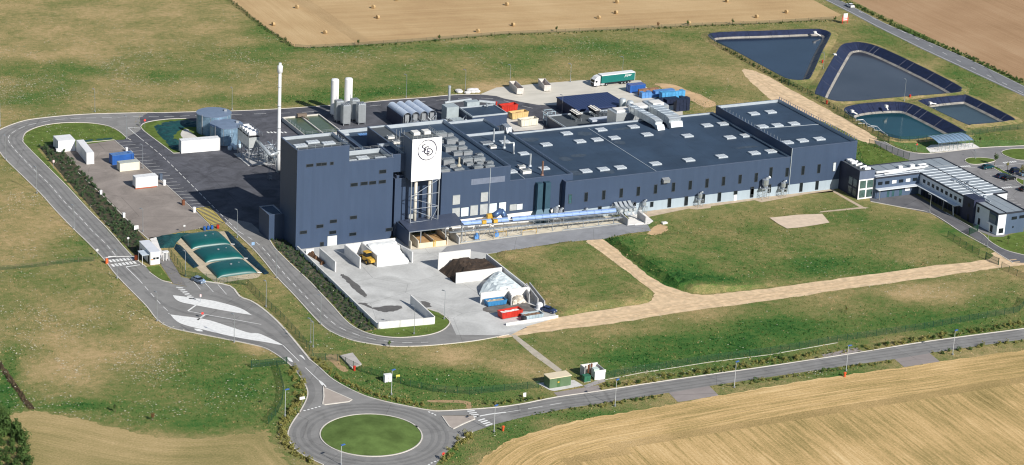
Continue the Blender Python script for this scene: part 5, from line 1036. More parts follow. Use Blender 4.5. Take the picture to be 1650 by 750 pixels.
def text(name, s, size, mtx, m, parent, ext=.01):
    cu = bpy.data.curves.new(name+'_c', 'FONT'); cu.body = s; cu.size = size; cu.extrude = ext; cu.offset = .012*size; cu.shear = .35; tmp = bpy.data.objects.new('tmp', cu); COL.objects.link(tmp); bpy.context.view_layer.update()
    me = bpy.data.meshes.new_from_object(tmp.evaluated_get(bpy.context.evaluated_depsgraph_get())); bpy.data.objects.remove(tmp); me.materials.clear(); me.materials.append(m); me.transform(mtx); return link(name, me, parent)
text('lettering', 'Joyer', 1.25, Matrix.Translation((12.2, -1.285, 2.75)) @ Matrix.Rotation(math.radians(90), 4, 'X'), WHITE, tk)
# wheel loader
ld = thing('wheel_loader', 'yellow wheel loader parked in the empty bay between two white walls', 'loader'); put(ld, 591, 423.5, -78, .07)
mb = MB(); mb.box(-.9, -1.0, .9, 2.6, 1.0, 1.9); mb.add([(2.6, -1, .9), (3.3, -.9, 1.0), (3.3, .9, 1.0), (2.6, 1, .9), (2.6, -1, 1.9), (3.3, -.9, 1.6), (3.3, .9, 1.6), (2.6, 1, 1.9)], [(0, 1, 5, 4), (1, 2, 6, 5), (2, 3, 7, 6), (4, 5, 6, 7)]); mb.box(-2.6, -.5, .9, -.9, .5, 1.5); part('body', mb, YELL, ld)
mb = MB(); mb.box(-.7, -.8, 1.9, .8, .8, 3.1); part('cab_glass', mb, GLASS, ld); mb = MB(); mb.box(-.85, -.9, 3.1, .95, .9, 3.28); part('cab_roof', mb, YELL, ld)
mb = MB(); mb.add([(-3.4, -1.4, .2), (-4.4, -1.4, .15), (-4.4, 1.4, .15), (-3.4, 1.4, .2), (-3.4, -1.4, 1.3), (-3.4, 1.4, 1.3)], [(0, 1, 2, 3), (0, 3, 5, 4), (0, 4, 1), (3, 2, 5), (3, 2, 1, 0), (4, 5, 3, 0)]); part('bucket', mb, DARKM, ld)
for s in (-.6, .6): mb = MB(); mb.path([(-.9, s, 1.8), (-2.4, s, 1.5), (-3.4, s, .6)], .13, 6); part('lift_arm', mb, YELL, ld)
for x in (-1.7, 1.5):
    for s in (-1, 1): mb = MB(); mb.tube((x, s*.75, .75), (x, s*1.25, .75), .75, 16); w_ = part('wheel', mb, BLACK, ld); mb = MB(); mb.tube((x, s*1.25, .75), (x, s*1.27, .75), .35, 10); part('rim', mb, YELL, w_)
# ================================================================== CONTAINERS
def frame_of(a, b):
    A, B = Vector(at(*a)[:2]), Vector(at(*b)[:2]); d = B-A; return A, math.atan2(d.y, d.x), d.length
def container(name, label, cat, a, b, depth, h, m, top=None, group=None, L_=None, doors=True, feet=0., ribs=True):
    A, ang, L0 = frame_of(a, b); L_ = L_ or L0; t = thing(name, label, cat, (A.x, A.y, .06), ang, group); z0 = feet
    mb = MB(); mb.box(0, 0, z0+.15, L_, depth, h-.08)
    if ribs:
        n = max(3, int(L_/.6))
        for i in range(n): x = .12+(L_-.24)*i/n; mb.box(x, -.04, z0+.35, x+.22, 0, h-.25)
        n = max(2, int(depth/.6))
        for i in range(n): y = .12+(depth-.24)*i/n; mb.box(-.04, y, z0+.35, 0, y+.22, h-.25)
    part('body', mb, m, t)
    mb = MB(); mb.box(-.05, -.05, h-.08, L_+.05, depth+.05, h); 
    for i in range(int(L_/1.2)): mb.box(.4+i*1.2, .1, h, .5+i*1.2, depth-.1, h+.03)
    part('roof', mb, top or m, t)
    mb = MB()
    for x in (0, L_): 
        for y in (0, depth): mb.box(x-.09, y-.09, z0, x+.09, y+.09, h-.02)
    mb.box(-.06, -.06, z0+.02, L_+.06, .1, z0+.18); mb.box(-.06, depth-.1, z0+.02, L_+.06, depth+.06, z0+.18); part('frame', mb, m, t)
    if doors:
        for y in (.1, depth/2+.03): mb = MB(); mb.box(-.09, y, z0+.25, -.045, y+depth/2-.13, h-.2); d = part('door', mb, m, t); mb = MB(); mb.tube((-.12, y+.3, z0+.3), (-.12, y+.3, h-.25), .03, 4); part('lock_bar', mb, GALV, d)
    return t
container('white_container', 'long low white box standing across the corner of the lot, forming an L', 'container', (94.4,246), (121,243.5), 5.6, 3.6, WHITE)
a_ = at(140, 265.6); b_ = at(151, 265); Ln = math.dist(at(140, 247, 3.7)[:2], at(119, 227.3, 3.7)[:2])
c_ = container('white_container', 'long white box running back from its end wall, the longer arm of the L', 'container', (140,265.6), (151.2,264.7), 13.0, 3.7, WHITE)
container('blue_container', 'blue shipping container behind the cream cabin on the lot', 'container', (181.4,266.7), (215.5,262.5), 2.6, 3.0, BLUE, mat('blue_faded', (.10, .20, .42), .5))
container('cream_cabin', 'cream site cabin in front of the blue container', 'cabin', (193.5,277.4), (224.4,274), 2.6, 2.6, mat('cream', (.72, .69, .56), .6, var=.05), mat('cabin_roof_grey', (.42, .45, .42), .7))
wc = container('white_cabin', 'white cabin on rusty red skids standing alone on the lot', 'cabin', (219,305.3), (253.7,301.6), 2.7, 3.5, WHITE, feet=.25)
mb = MB(); mb.box(-.2, -.2, 0, 6.4, .1, .3); mb.box(-.2, 2.4, 0, 6.4, 2.7, .3); part('skid', mb, mat('skid_red', (.40, .10, .04), .7), wc)
container('storage_box', 'very long white storage box standing on the dark apron in front of the tanks', 'storage box', (292.5,248), (354,242.9), 2.6, 4.0, WHITE, ribs=False)
def skip(label, a, b, depth, h, m, fill=None, group=None, inner=None, name='skip', L_=None, slope=.25):
    A, ang, L0 = frame_of(a, b); L_ = L_ or L0; t = thing(name, label, 'skip', (A.x, A.y, .07), ang, group); w = .12; e = slope
    def ring_(x0, y0, x1, y1, z): return [(x0, y0, z), (x1, y0, z), (x1, y1, z), (x0, y1, z)]
    mb = MB(); mb.add(ring_(e, .05, L_-e, depth-.05, .2)+ring_(0, 0, L_, depth, h)+ring_(w, w, L_-w, depth-w, h)+ring_(e+w, w+.05, L_-e-w, depth-w-.05, .35), [(0, 1, 5, 4), (1, 2, 6, 5), (2, 3, 7, 6), (3, 0, 4, 7), (4, 5, 9, 8), (5, 6, 10, 9), (6, 7, 11, 10), (7, 4, 8, 11)]); part('hull', mb, m, t)
    mb = MB(); mb.add(ring_(e+w, w+.05, L_-e-w, depth-w-.05, .36), [(0, 1, 2, 3)])
    mb.add([(w+.01, w+.01, h*.98), (L_-w-.01, w+.01, h*.98), (L_-w-.01, w+.01, .36), (w+.01, w+.01, .36)], [(0, 1, 2, 3)]) if 0 else None
    part('floor', mb, inner or RUST, t)
    mb = MB()
    for i in range(max(3, int(L_/.9))): x = .35+i*.9; mb.box(x, -.06, .35, x+.12, .02, h-.05) if x < L_-.3 else None
    mb.box(-.06, -.06, h-.12, L_+.06, .0, h+.02); mb.box(-.06, depth, h-.12, L_+.06, depth+.06, h+.02); part('stiffener', mb, m, t)
    mb = MB(); mb.box(.3, .5, 0, L_-.3, .7, .2); mb.box(.3, depth-.7, 0, L_-.3, depth-.5, .2); part('runner', mb, DARKM, t)
    if fill:
        vs = []; nx_, ny_ = 8, 4
        for j in range(ny_+1):
            for i in range(nx_+1):
                x = e+w+(L_-2*e-2*w)*i/nx_; y = w+.05+(depth-2*w-.1)*j/ny_; vs.append((x, y, h*.72+random.uniform(-.12, .18)))
        mb = MB(); mb.add(vs, [(j*(nx_+1)+i, j*(nx_+1)+i+1, (j+1)*(nx_+1)+i+1, (j+1)*(nx_+1)+i) for j in range(ny_) for i in range(nx_)]); part('load', mb, fill, t)
    return t
skip('blue open skip with a beige load against the salt bay wall', (785.4,496), (817,491.8), 2.4, 1.5, mat('skip_blue', (.04, .20, .42), .5, var=.15), mat('beige_load', (.45, .38, .28), .9, var=.3))
skip('red open skip full of white rubbish on the yard edge', (808.8,516.3), (842.6,510), 2.5, 1.9, RED, mat('white_rubble', (.72, .70, .68), .8, var=.3, scale=3))
skip('rusty brown open skip behind the low wall at the yard corner', (846,518), (876,513.2), 2.5, 1.3, mat('skip_grey_blue', (.36, .45, .50), .6, var=.2), mat('brown_load', (.22, .14, .09), .9, var=.4, scale=3))
PADS = mat('skip_offwhite', (.62, .58, .54), .6, var=.18, scale=1.5)
def skipB(label, a, b, depth, h, m): return skip(label, a, b, depth, h, m, None, 'roll-off skips on the concrete pad', RUST)
for lb, end, far in (('off-white rusty roll-off skip on the pad, the left one of the pair', w5(330,335), w5(250,260)), ('off-white rusty roll-off skip on the pad, the right one nearer the lorry', w5(605,303), w5(542,235))):
    A = Vector(at(*far)[:2]); B = Vector(at(*end)[:2]); d = B-A; t = skip(lb, (0, 0), (1, 1), 2.4, 2.3, PADS, None, 'roll-off skips on the concrete pad', RUST, L_=max(5.5, d.length)); t.location = (A.x, A.y, .07); t.rotation_euler = (0, 0, math.atan2(d.y, d.x))
skip('red skip standing behind the furnace block roof', w5(175,518), w5(340,498), 2.5, 2.4, RED, mat('red_load', (.30, .05, .04), .8))
skip('tan yellow skip between the red and the cream skip', w5(280,590), w5(447,568), 2.6, 2.3, mat('skip_tan', (.60, .44, .20), .6, var=.12), mat('tan_load', (.40, .22, .10), .9))
skip('cream skip nearest the long hall roof', w5(372,662), w5(545,640), 2.6, 2.4, mat('skip_cream', (.68, .64, .54), .6, var=.1), mat('cream_load', (.40, .37, .30), .9))
mb = MB(); P_ = [at(*w5(*q))[:2] for q in ((180,545), (330,510), (600,640), (590,680), (300,700))]; mb.prism(P_, .04, .12); struct('skip_pad', mb, CONC)
# ================================================================== BACK OF THE FACTORY
def cyl_thing(name, label, cat, c, r, h, m, n=28, z=0, group=None, extra=None):
    t = thing(name, label, cat, (c[0], c[1], z), 0, group); mb = MB(); mb.lathe([(r, 0), (r, h)], n); part('shell', mb, m, t, smooth=False)
    return t
STACK = mat('stack_white', (.70, .71, .72), .5, var=.05)
cx0, cy0, _ = at(448.3, 277.4); ch = hgt(448.3, 277.4, 101.7)
st = thing('chimney', 'tall slim white chimney stack beside the dark tower', 'chimney', (cx0, cy0, 0))
mb = MB(); mb.lathe([(.66, 0), (.54, 6), (.47, ch-3)], 20); part('shaft', mb, STACK, st, smooth=True)
mb = MB(); mb.lathe([(.47, ch-3.2), (.80, ch-2.9), (.80, ch-.9), (.42, ch-.6), (.42, ch)], 20); part('cap', mb, STACK, st, smooth=True)
for z in (7, 14, 21, 27): mb = MB(); mb.lathe([(.6, z), (.6, z+.15)], 20); part('flange', mb, GALV, st)
for lb, (px, py), tp in (('white vertical gas tank, the left one of the pair', (538.5,187.5), 127), ('white vertical gas tank, the right one of the pair', (560.5,187), 125.5)):
    x, y, _ = at(px, py); h = hgt(px, py, tp); t = thing('gas_tank', lb, 'gas tank', (x, y, 0), 0, 'white vertical gas tanks')
    mb = MB(); mb.lathe([(1.32, .9), (1.32, h-.5), (1.1, h-.15), (.5, h), (.05, h+.05)], 24); part('shell', mb, WHITE, t)
    for k in range(3): a = k*2.1; mb = MB(); mb.box(1.0*math.cos(a)-.1, 1.0*math.sin(a)-.1, 0, 1.0*math.cos(a)+.1, 1.0*math.sin(a)+.1, 1.0); part('leg', mb, GALV, t)
    mb = MB(); mb.tube((1.4, .3, .5), (1.4, .3, h-1), .06, 5); mb.tube((.2, -1.4, .5), (.2, -1.4, h*.6), .05, 5); part('pipe', mb, GALV, t)
for lb, b, tp in (('tall ribbed evaporator cabinet at the back left of the four', z1(600,505), z1(600,345)), ('tall ribbed evaporator cabinet at the front left of the four', z1(650,530), z1(652,375)), ('tall ribbed evaporator cabinet at the back right of the four', z1(718,495), z1(722,335)), ('tall ribbed evaporator cabinet at the front right of the four', z1(765,522), z1(766,365))):
    x, y, _ = at(*b); h = hgt(*b, tp[1]); t = thing('evaporator', lb, 'evaporator', (x, y, 0), 0, 'evaporator cabinets beside the gas tanks')
    mb = MB(); mb.box(-1.25, 0, .6, 1.25, 2.4, h); part('frame', mb, GALV, t)
    mb = MB(); [mb.box(-1.2+i*.3, -.12, 1.0, -1.02+i*.3, -.01, h-.2) for i in range(8)]; [mb.box(-1.37, .1+i*.3, 1.0, -1.26, .28+i*.3, h-.2) for i in range(7)]; part('fin', mb, SILV, t, kind='stuff')
    mb = MB(); [mb.box(-1.1+i*.6, .2, h, -.75+i*.6, 2.2, h+.12) for i in range(4)]; part('top_grille', mb, GREYM, t)
    for sx in (-1.1, 1.1):
        for sy in (.15, 2.2): mb = MB(); mb.box(sx-.1, sy-.1, 0, sx+.1, sy+.1, .6); part('leg', mb, GALV, t)
# round tanks
for lb, (px, py), R_, h in (('large round corrugated steel water tank, the rear left one', (344.7,181.3), 5.5, 6.3), ('round corrugated steel water tank, the front right one behind the white box', (364.7,200), 5.15, 5.6)):
    x, y, _ = at(px, py, h); t = thing('water_tank', lb, 'water tank', (x, y, 0), 0, 'round steel water tanks')
    TW = mat('tank_steel', (.20, .31, .42), .38, .35, var=.25, scale=1.0); mb = MB(); prof = []
    for k in range(int(h/.35)): prof += [(R_, k*.35), (R_-.04, k*.35+.17)]
    prof += [(R_, h)]; mb.lathe(prof, 48); part('shell', mb, TW, t)
    mb = MB(); mb.lathe([(R_+.1, h-.1), (R_+.1, h+.03), (R_*.5, h+.22), (.05, h+.3)], 48); part('lid', mb, mat('tank_lid', (.20, .26, .36), .5, .2, var=.1), t)
    mb = MB()
    for k in range(12): a = k*math.pi/6; mb.box(R_*math.cos(a)-.06, R_*math.sin(a)-.06, 0, R_*math.cos(a)+.06, R_*math.sin(a)+.06, h)
    part('stay', mb, GALV, t); mb = MB(); mb.box(R_*.6, -.5, h+.1, R_*.6+.9, .4, h+.7); mb.tube((-R_*.9, -R_*.5, 0), (-R_*.9, -R_*.5, h+.5), .12, 6); part('hatch', mb, GREYM, t)
# planted liner hollow round the tanks
sheet('lawn', G2([(279.5,247),(257.1,230.3),(234.9,213.4),(229,207.3),(228,204),(233.5,199.3),(248,195.8),(272,193),(300,192),(322,200),(340,225),(296,232),(290,246.5)]), .055, LAWN)
rough('green_liner', G2([(248,204),(258,199),(272,196),(300,193.5),(318,196),(322,205),(300,205),(287,212),(280,222),(292,229),(289,243),(276,240),(262,224),(252,213)]), .35, .12, LINERG, 1.0)
sheet('gravel_patch', jag(G2([(292,213),(300,208.5),(308,214),(320,224),(316,226),(300,228),(293,221)]), .15, 4), .12, CONC)
# filter plant on legs next to the tower
fp = thing('filter_plant', 'raised dust filter housing on legs with white drums and tangled pipework', 'filter plant', at(401, 275))
A = Vector(at(402, 274)[:2])
def w7at(x, y, z): return Vector(at(*w7(x, y), z))
z_b, z_t = 5.0, 8.4
# axis-aligned box: front-right corner edge seen at (352,300)-(352,400)
c0 = Vector(at(*w7(352, 400), z_b)); hx = 3.4; Lb = 10.0
mb = MB(); mb.box(c0.x, c0.y, z_b, c0.x+hx, c0.y+Lb, z_t); part('housing', mb, mat('housing_galv', (.50, .53, .53), .5, .35, var=.12), fp, True)
mb = MB(); mb.box(c0.x-.05, c0.y-.05, z_t, c0.x+hx+.05, c0.y+Lb+.05, z_t+.15); part('housing_roof', mb, DARKM, fp, True)
for k in range(5): mb = MB(); y = c0.y+.9+k*1.9; mb.tube((c0.x+.2, y, z_t+.9), (c0.x+hx-.3, y, z_t+.9), .75, 14); part('filter_drum', mb, WHITE, fp, True)
for sx in (.1, hx-.1):
    for k in range(4): mb = MB(); y = c0.y+.1+(Lb-.2)*k/3; mb.box(c0.x+sx-.12, y-.12, 0, c0.x+sx+.12, y+.12, z_b); part('leg', mb, GREYM, fp, True)
for k in range(3): mb = MB(); y = c0.y+1.7+k*3.3; mb.add([(c0.x+.4, y-1.4, z_b), (c0.x+hx-.4, y-1.4, z_b), (c0.x+hx-.4, y+1.4, z_b), (c0.x+.4, y+1.4, z_b), (c0.x+1.5, y-.3, 2.6), (c0.x+1.9, y-.3, 2.6), (c0.x+1.9, y+.3, 2.6), (c0.x+1.5, y+.3, 2.6)], [(0, 1, 5, 4), (1, 2, 6, 5), (2, 3, 7, 6), (3, 0, 4, 7)]); part('hopper', mb, GALV, fp, True)
rail('guard_rail', [(c0.x-.2, c0.y, z_t+.1), (c0.x-.2, c0.y+Lb, z_t+.1), (c0.x+hx+.9, c0.y+Lb, z_t+.1), (c0.x+hx+.9, c0.y, z_t+.1)], 1.1, None).parent = None
gr_ = bpy.data.objects['guard_rail'] if 0 else COL.objects[-1]; gr_.parent = fp; gr_.data.transform(Matrix.Translation(-fp.location))
rr = random.Random(3); mb = MB(); ux, uy = c0.x+hx+1, c0.y-2
for k in range(30):
    x = ux+rr.uniform(-.5, 5.5); y = uy+rr.uniform(-3, 6); z = rr.uniform(.5, 5.5); q = [(x, y, z)]
    for s in range(rr.randint(2, 4)):
        d = rr.choice(((1, 0, 0), (0, 1, 0), (0, 0, 1), (-1, 0, 0), (0, -1, 0))); l = rr.uniform(.8, 3); q.append((q[-1][0]+d[0]*l, q[-1][1]+d[1]*l, max(.3, min(6, q[-1][2]+d[2]*l))))
    mb.path(q, rr.choice((.08, .1, .16, .22)), 6)
part('pipework', mb, GALV, fp, True, kind='stuff')
mb = MB()
for x in (ux, ux+2.4, ux+4.8):
    for y in (uy-3, uy, uy+3, uy+6): mb.tube((x, y, 0), (x, y, 4.2+(x-ux)*.3), .09, 4)
for z in (1.8, 3.9):
    for x in (ux, ux+2.4, ux+4.8): mb.tube((x, uy-3, z), (x, uy+6, z), .07, 4)
    for y in (uy-3, uy, uy+3, uy+6): mb.tube((ux, y, z), (ux+4.8, y, z), .07, 4)
part('steel_frame', mb, GALV, fp, True)
for x, y, r_, h in ((ux+1.2, uy+1, .7, 3.2), (ux+3.4, uy-1, .9, 2.6), (ux+3.6, uy+3.4, .6, 4.2)): mb = MB(); mb.lathe([(r_, .4), (r_, h), (r_*.4, h+.5)], 14, (x, y, 0)); part('vessel', mb, SILV, fp, True, smooth=True)
mb = MB(); mb.tube((c0.x+hx*.8, c0.y+1.5, 7.4), (cx0-3.2, cy0-1.5, 6.2), .5, 12); mb.tube((cx0-3.4, cy0-1.6, 6.2), (cx0, cy0, 6.2), .5, 12); part('flue_duct', mb, SILV, fp, True, smooth=True)
mb = MB(); mb.prism([(c0.x-1, c0.y-2), (c0.x+hx+8, c0.y-4), (c0.x+hx+8, c0.y+Lb), (c0.x-1, c0.y+Lb+.5)], .03, .2); part('plinth', mb, CONCG, fp, True)
mb = MB(); x, y, _ = at(*w7(540, 695)); [mb.tube((x+a, y+b, 0), (x+a, y+b, 5.5), .06, 4) for a in (0, .9) for b in (0, .9)]; [mb.tube((x, y, .4+k*.5), (x+.9, y, .4+k*.5), .04, 4) for k in range(11)]; part('ladder', mb, GALV, fp, True)
for i, (px, py) in enumerate((w7(175,415), w7(225,410), w7(270,395), w7(200,390))):
    x, y, _ = at(px, py); mb = MB(); mb.lathe([(.6, 0), (.75, .5), (.7, 1.0), (.25, 1.25)], 8); o = solo('bulk_bag', mb, mat('bag_white_blue', (.55, .66, .74), .8, var=.2, scale=2), 'pale blue-white bulk bag piled beside the round tanks', 'bulk bag', 'bulk bags beside the tanks'); o.location = (x, y, .05)
# settling basin
bs = thing('settling_basin', 'open concrete basin in two parts with murky green water behind the tower', 'basin'); Q = [at(*z1(165,470)), at(*z1(435,450)), at(*z1(550,530)), at(*z1(320,600))]
x0, y1_ = at(*z1(165,472), 1)[:2]; x1_, _ = at(*z1(440,447), 1)[:2]; y0_ = at(*z1(325,600), 1)[1]-1; x0 -= .0; bs.location = (x0, y0_, 0)
for a, b in (((x0, y0_), (x1_, y0_)), ((x1_, y0_), (x1_, y1_)), ((x1_, y1_), (x0, y1_)), ((x0, y1_), (x0, y0_)), (((x0+x1_)/2, y0_), ((x0+x1_)/2, y1_))): mb = MB(); mb.wall(a, b, 1.3, .4); part('basin_wall', mb, CONC, bs, True)
mb = MB(); mb.box(x0+.2, y0_+.2, .0, x1_-.2, y1_-.2, .85); part('basin_water', mb, mat('murky_water', (.085, .115, .065), .25, var=.15), bs, True)
mb = MB(); xm = (x0+x1_)/2; mb.box(xm-1.6, y1_-1.5, 1.3, xm+1.6, y1_-.3, 2.3); mb.tube((xm-.2, y1_-1.2, 1.5), (xm+.8, y1_-5, 1.4), .2, 6); part('skimmer', mb, mat('machine_brown', (.18, .14, .11), .7), bs, True)
rail('guard_rail', [(x0+.3, y1_-4, 1.3), (x0+.3, y0_+.3, 1.3), (x1_-.3, y0_+.3, 1.3)], 1.0, bs); COL.objects[-1].data.transform(Matrix.Translation((-x0, -y0_, 0)))
# barrel vault shed (four vaults)
vs_ = thing('vault_shed', 'filter shed roofed by four long pale blue barrel vaults', 'shed'); v0 = Vector(at(*w4(192, 365), 5.0)); v1_ = Vector(at(*w4(375, 500), 5.0)); vlen = abs(v0.y-v1_.y); ex_ = Vector(at(*w4(790, 470), 5.0)); pw = (ex_.x-v1_.x)/4
vs_.location = (v1_.x, v1_.y, 0)
for k in range(4):
    mb = MB(); cxk = v1_.x+pw*(k+.5); R_ = pw/2*.97; n = 14
    for s in (0, 1):
        pass
    vv = [(cxk+R_*math.cos(t), y, 4.4+R_*.95*math.sin(t)) for y in (v1_.y, v1_.y+vlen) for t in np.linspace(-.15, math.pi+.15, n)]
    mb.add(vv, [(n+i, n+i+1, i+1, i) for i in range(n-1)]); part('vault', mb, mat('vault_sheet', (.50, .57, .68), .4, .0, var=.08, scale=1), vs_, True, smooth=False)
    mb = MB(); [mb.path([(cxk+(R_+.03)*math.cos(t), y, 4.4+(R_*.95+.03)*math.sin(t)) for t in np.linspace(0, math.pi, 8)], .06, 4) for y in (v1_.y+.1, v1_.y+vlen/2, v1_.y+vlen-.1)]; part('hoop', mb, GALV, vs_, True)
    mb = MB(); mb.box(cxk-R_*.5, v1_.y+.3, 1.6, cxk+R_*.5, v1_.y+1.2, 4.9); part('filter_unit', mb, GREYM, vs_, True)
    mb = MB(); mb.lathe([(1.5, 3.0), (1.45, 3.4), (1.0, 4.0), (.4, 4.25), (.05, 4.3)], 16, (cxk+1.5, v1_.y-5.2, 0)); mb.lathe([(1.5, 0), (1.5, 3.0)], 16, (cxk+1.5, v1_.y-5.2, 0)); part('silo_dome', mb, mat('dome_pale', (.50, .56, .64), .45, .2), vs_, True, smooth=True)
mb = MB(); mb.box(v1_.x-.3, v1_.y+.5, 0, v1_.x-.1, v1_.y+vlen, 4.5); part('side_wall', mb, NAVYD, vs_, True)
mb = MB()
for k in range(5):
    for y in (v1_.y, v1_.y+vlen): mb = MB(); mb.tube((v1_.x+pw*k, y, 0), (v1_.x+pw*k, y, 4.6), .1, 5); part('post', mb, GALV, vs_, True)
mb = MB()
for k in range(14):
    x = v1_.x+rr.uniform(0, pw*4); mb.path([(x, v1_.y-.5, rr.uniform(1, 4)), (x+rr.uniform(-2, 2), v1_.y-.6, rr.uniform(1, 4.5)), (x, v1_.y-3, rr.uniform(1, 3))], .12, 5)
part('pipework', mb, GALV, vs_, True, kind='stuff')
# service plant and low roof behind the furnace block
sp_ = thing('plant_house', 'low dark-roofed plant house with grey machinery behind the furnace block', 'plant house'); b0 = at(*w4(1210, 515), 3.2); sp_.location = (68, 62, 0)
_p = at(*w4(1210, 520), 3.8); _q = at(*w4(1080, 412), 3.8); X0, Y0, Y1 = _p[0], _p[1], _q[1]; X1 = X0+12.5
mb = MB(); mb.box(X0, Y0, 0, X1, Y1, 3.8); part('wall', mb, NAVY, sp_, True); mb = MB(); mb.box(X0+.3, Y0+.3, 3.8, X1-.3, Y1-.3, 3.86); part('roof', mb, ROOF, sp_, True)
mb = MB(); [mb.wall(a, b, .5, .3, 3.7) for a, b in (((X0, Y0), (X1, Y0)), ((X1, Y0), (X1, Y1)), ((X1, Y1), (X0, Y1)), ((X0, Y1), (X0, Y0)))]; part('parapet', mb, TRIM, sp_, True)
for q in ((X0-5.5, Y0+8, 0, X0-1.2, Y0+12, 5.2), (X0+3, Y1+.6, 0, X0+7.5, Y1+3, 5.4), (X0-6, Y0+2, 0, X0-2, Y0+5, 2.6)): mb = MB(); mb.box(*q); part('machine_box', mb, mat('machine_grey', (.40, .46, .48), .5, .2, var=.12), sp_, True)
mb = MB(); mb.tube((X0-4, Y0+13, 5.2), (X0+6, Y0+14, 5.2), .45, 10); mb.tube((X0+9, Y0+8, 4.3), (X0+9, Y0+8, 5.2), .4, 8); mb.tube((X0+8, Y0+12, 5), (X0+13, Y0+10, 4.6), .5, 10); part('duct', mb, SILV, sp_, True)
mb = MB()
for k in range(16): x, y = rr.uniform(X0-7, X0+1), rr.uniform(Y0-4, Y0+6); mb.path([(x, y, .5), (x, y, rr.uniform(1, 3.5)), (x+rr.uniform(-3, 3), y, rr.uniform(1, 3.5)), (x+1, y+rr.uniform(-3, 3), 1)], .14, 5)
part('pipework', mb, GALV, sp_, True, kind='stuff')
for q, tq, rad, m, lb in ((w4(920, 485), w4(935, 140), .42, SILV, 'shiny steel flue standing behind the vault shed'), (w4(1315, 515), w4(1318, 385), .35, DARKM, 'short black flue rising through the plant house roof')):
    x, y, _ = at(*q); mb = MB(); h = hgt(*q, tq[1]); mb.lathe([(rad, 0), (rad, h-.8), (rad*1.25, h-.7), (rad*1.1, h)], 12); o = solo('flue', mb, m, lb, 'flue'); o.location = (x, y, 0)
for i, (x, y) in enumerate(((1040,210), (1055,225), (1150,235), (1180,205), (1215,225), (1245,200), (1265,222), (1200,200))):
    X_, Y_, _ = at(*w4(x, y)); mb = MB(); mb.lathe([(.7, 0), (.9, .4), (.8, .9), (.3, 1.1)], 8); o = solo('sandbag_heap', mb, mat('sack_offwhite', (.66, .64, .62), .85, var=.15), 'off-white sack lying by the road where the concrete pad begins', 'sack', 'sacks at the pad edge'); o.location = (X_, Y_, .05); o.scale = (1.4, 1.1, .8)
# open navy-roofed shed
o0 = at(*w5(935, 478), 3.9); bl = thing('navy_shed', 'low shed with a flat navy blue roof beside the concrete pad', 'shed', (o0[0], o0[1], 0)); Lx = 19.0; Ly = 14.5
mb = MB(); mb.box(0, 0, 0, Lx, Ly, 3.5); part('wall', mb, NAVYD, bl); mb = MB(); mb.box(-.2, -.2, 3.5, Lx+.2, Ly+.2, 3.9); part('roof', mb, mat('roof_navy', (.032, .052, .135), .55, .1, var=.08, scale=.3), bl)
mb = MB(); [mb.box(-.22+i*1.2, -.22, 3.9, -.16+i*1.2, Ly+.2, 3.94) for i in range(17)]; part('seam', mb, mat('seam_navy', (.03, .05, .12), .5), bl, kind='stuff')
mb = MB(); [mb.box(1+i*3, -.05, .2, 3.4+i*3, -.01, 2.8) for i in range(6)]; part('door', mb, DARKM, bl)
# low annexe roof with chillers
lo = thing('plant_annexe', 'low flat roofed annexe carrying chillers behind the long hall', 'annexe', (96, 47, 0))
X0, Y0, X1, Y1 = 103.5, 47.0, 126.0, 58.0; p_ = at(*w5(640, 540), 3.6); X0 = p_[0]; Y1 = p_[1]; Y0 = 45.3
mb = MB(); mb.box(X0, Y0, 0, X0+23, Y1, 3.2); part('wall', mb, NAVY, lo, True); mb = MB(); mb.box(X0+.3, Y0+.1, 3.2, X0+22.7, Y1-.3, 3.25); part('roof', mb, ROOFG, lo, True)
mb = MB(); mb.wall((X0, Y1), (X0+23, Y1), .5, .3, 3.1); mb.wall((X0, Y0), (X0, Y1), .5, .3, 3.1); part('parapet', mb, TRIM, lo, True)
def chiller(label, q, L_=5.5, ang=90):
    x, y, _ = at(*q, 3.25); t = thing('chiller', label, 'chiller', (x, y, 3.26), math.radians(ang), 'rooftop chillers'); W_ = 2.2
    for i in (0, 1, 2):
        for j in (0, 1): mb = MB(); mb.box(.1+i*(L_/2-.15), j*(W_-.15), 0, .25+i*(L_/2-.15), j*(W_-.15)+.15, 1.0); part('leg', mb, GALV, t)
    n = int(L_/1.1)
    for i in range(n):
        a = i*1.1; mb = MB(); mb.add([(a, 0, 2.6), (a+1.05, 0, 2.6), (a+1.05, W_, 2.6), (a, W_, 2.6), (a, W_/2-.2, 1.0), (a+1.05, W_/2-.2, 1.0), (a+1.05, W_/2+.2, 1.0), (a, W_/2+.2, 1.0)], [(0, 1, 2, 3), (0, 4, 5, 1), (2, 6, 7, 3), (1, 5, 6, 2), (3, 7, 4, 0)]); c = part('coil', mb, DARKM, t)
        mb = MB(); mb.box(a-.02, -.08, 2.5, a+.06, W_+.08, 2.72); mb.tube((a+.55, W_/2, 2.62), (a+.55, W_/2, 2.8), .42, 12); part('fan_cowl', mb, WHITEW, c)
    return t
chiller('long rooftop chiller with white fan frames, left of the two', w5(985, 600), 6.5); chiller('rooftop chiller with white fan frames, right of the two', w6(170, 560), 5.5)
mb = MB(); x, y, _ = at(*w5(1090, 620), 3.3); mb.box(0, 0, 0, 8.5, 3.0, 1.0); o = solo('roof_unit', mb, mat('unit_pale', (.52, .56, .62), .5), 'flat pale grey unit on the annexe roof in front of the chillers', 'roof unit'); o.location = (x, y, 3.27)
